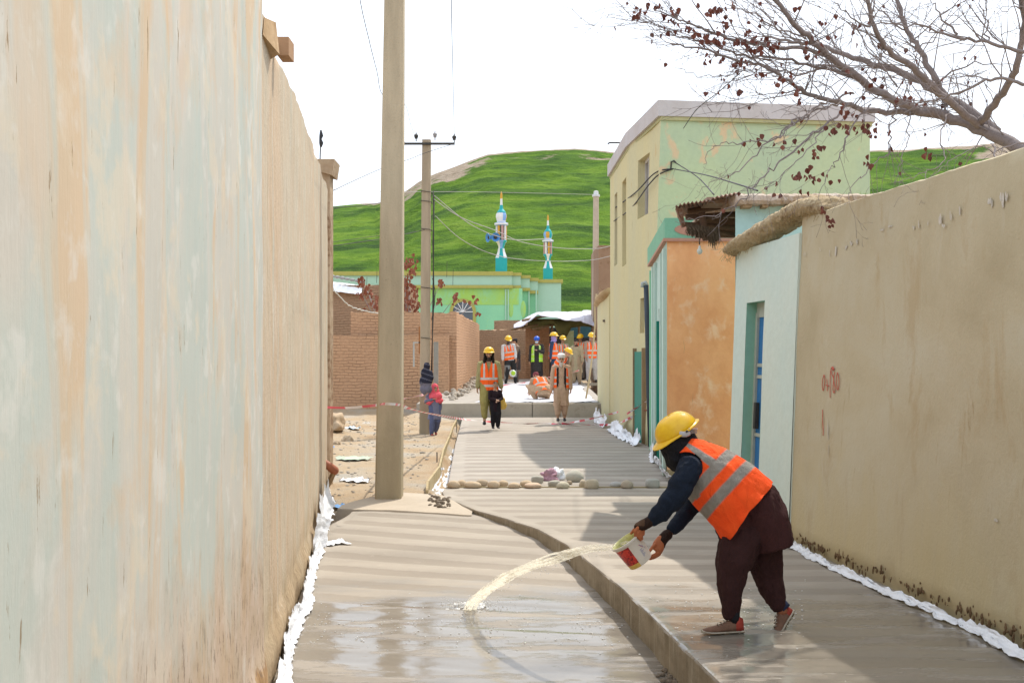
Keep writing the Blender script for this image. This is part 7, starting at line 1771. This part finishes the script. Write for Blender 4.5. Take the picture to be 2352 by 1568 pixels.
_nt.links.new(_p.outputs[0], _m1.inputs[1]); _nt.links.new(_tl.outputs[0], _m1.inputs[2]); _nt.links.new(_m1.outputs[0], _m2.inputs[1]); _nt.links.new(_tr.outputs[0], _m2.inputs[2]); _nt.links.new(_m2.outputs[0], _o.inputs['Surface'])
m = Mt('clear_splash'); m.b.inputs['Transmission Weight'].default_value = .25; m.b.inputs['IOR'].default_value = 1.33; m_splash = m.done((.92, .92, .9), .08, spec=.5)
tj = thing('thrown_water', G(1075, 1404, -.235), 'milky arc of water flung from the pail onto the lower pavement', 'water')
up_e = [(1440,1240),(1407,1247),(1354,1249),(1306,1258),(1259,1271),(1211,1289),(1164,1309),(1135,1327),(1107,1347),(1085,1364),(1069,1382),(1062,1404)]
lo_e = [(1455,1252),(1383+30,1262),(1362,1268),(1307,1285),(1270,1299),(1235,1309),(1190,1327),(1164,1342),(1140,1356),(1118,1372),(1103,1388),(1094,1405)]
mb = MB(); U = catmull([(a, b) for a, b in up_e], 10); Lo = catmull([(a, b) for a, b in lo_e], 10); rs = []; NW = len(U)
for i in range(NW):
    t_ = i/(NW-1); s_ = lerp(SW*1.02, 298, t_)
    rs.append((S(U[i][0], U[i][1], s_), S(Lo[i][0], Lo[i][1], s_)))
for k_ in range(9):     # strands of the flung sheet, running together and tearing apart
    f0 = k_/8; pts = []; rr = []
    for i in range(NW):
        t_ = i/(NW-1); A_, B_ = rs[i]; w_ = (A_-B_).length
        f_ = .5+(f0-.5)*(.80+.25*nz(i*.05, k_*3.1, 2))+.07*nz(i*.11, k_*5.3, 7)
        n_ = fb(i*.075, k_*2.7, 4)
        thin = 1-.55*t_*(k_ in (0, 1, 7, 8))
        r_ = w_*(.085+.10*n_)*thin; r_ = max(r_, .0006)
        pts.append(A_.lerp(B_, f_)+V((0, .012*math.sin(k_*2.4)+.008*nz(i*.09, k_, 1), 0))); rr.append((r_*1.05, max(.0006, r_*.55)))
    mb.tube(pts, rr, 8, side=(rs[NW//2][0]-rs[NW//2][1]))
me = remesh(mb, .0042, 1, lambda c: .0025*nz(c.x*45, c.y*45, c.z*45)); link('water_arc', me, m_water, tj, off=origin(tj))
rnd = random.Random(77); mb = MB(); hit_ = G(1078, 1400, -.235)
for i in range(520):
    a = rnd.uniform(0, 2*PI); r = abs(rnd.gauss(0, .10))+.02; h = abs(rnd.gauss(0, .04))*math.exp(-r*3); q = rnd.uniform(.0015, .0055)
    mb.ell(hit_+V((math.cos(a)*r*1.5+.03, math.sin(a)*r, h+.005)), (q*1.3, q, q), k=6, n=4)
for i in range(120):   # drops shed along the arc
    t_ = rnd.random()**.7; i_ = int(t_*(NW-1)); s_ = lerp(SW, 298, t_); c = S(Lo[i_][0]+rnd.gauss(0, 5), Lo[i_][1]+rnd.gauss(3, 7), s_); q = rnd.uniform(.0012, .0035)
    mb.ell(c, (q*1.4, q, q), k=6, n=4)
mb.build('droplets', m_splash, tj, sm=True)
mb = MB()
for k_ in range(90):   # low foaming crown where it lands
    a = rnd.uniform(0, 2*PI); r = abs(rnd.gauss(0, .07)); q = rnd.uniform(.006, .018)*(1.2-r*3 if r < .3 else .3)
    mb.ell(hit_+V((math.cos(a)*r*1.5+.01, math.sin(a)*r*.9, .006+rnd.random()*.055*math.exp(-r*9))), (q*1.8, q*1.2, q*.9), k=8, n=6)
for k_ in range(14):
    a = rnd.uniform(-.4, PI+.4); L = rnd.uniform(.05, .12); d = V((math.cos(a)*1.6, math.sin(a)*.6, 0))
    mb.tube([hit_+d*.02, hit_+d*L*.5+V((0, 0, .035)), hit_+d*L+V((0, 0, .05))], [(.009, .006), (.007, .005), (.003, .003)], 6, round_ends=True)
me = remesh(mb, .0045, 2, lambda c: .004*nz(c.x*60, c.y*60, c.z*60)); link('splash', me, m_splash, tj, off=origin(tj))
# white beads added as painted glints on the wet paving
mb = MB()
for i in range(420):
    if rnd.random() < .6:
        px, py = rnd.uniform(700, 1500), rnd.gauss(1455, 26); c = G(px, py, -.27); c.z = z_low(c.y)+.006
        if c.x < left_x(c.y)+.15 or c.x > edge_x(c.y)-.05: continue
    else:
        px, py = rnd.uniform(1480, 1850), rnd.gauss(1400, 40); c = G(px, py, 0); c.z = .006
        if c.x < edge_x(c.y)+.05: continue
    q = rnd.uniform(.0015, .0042); mb.ell(c, (q*2, q*1.6, q*.8), k=6, n=4)
o = mb.build('glint_beads', m_splash, sm=True); tag(o, kind='stuff')
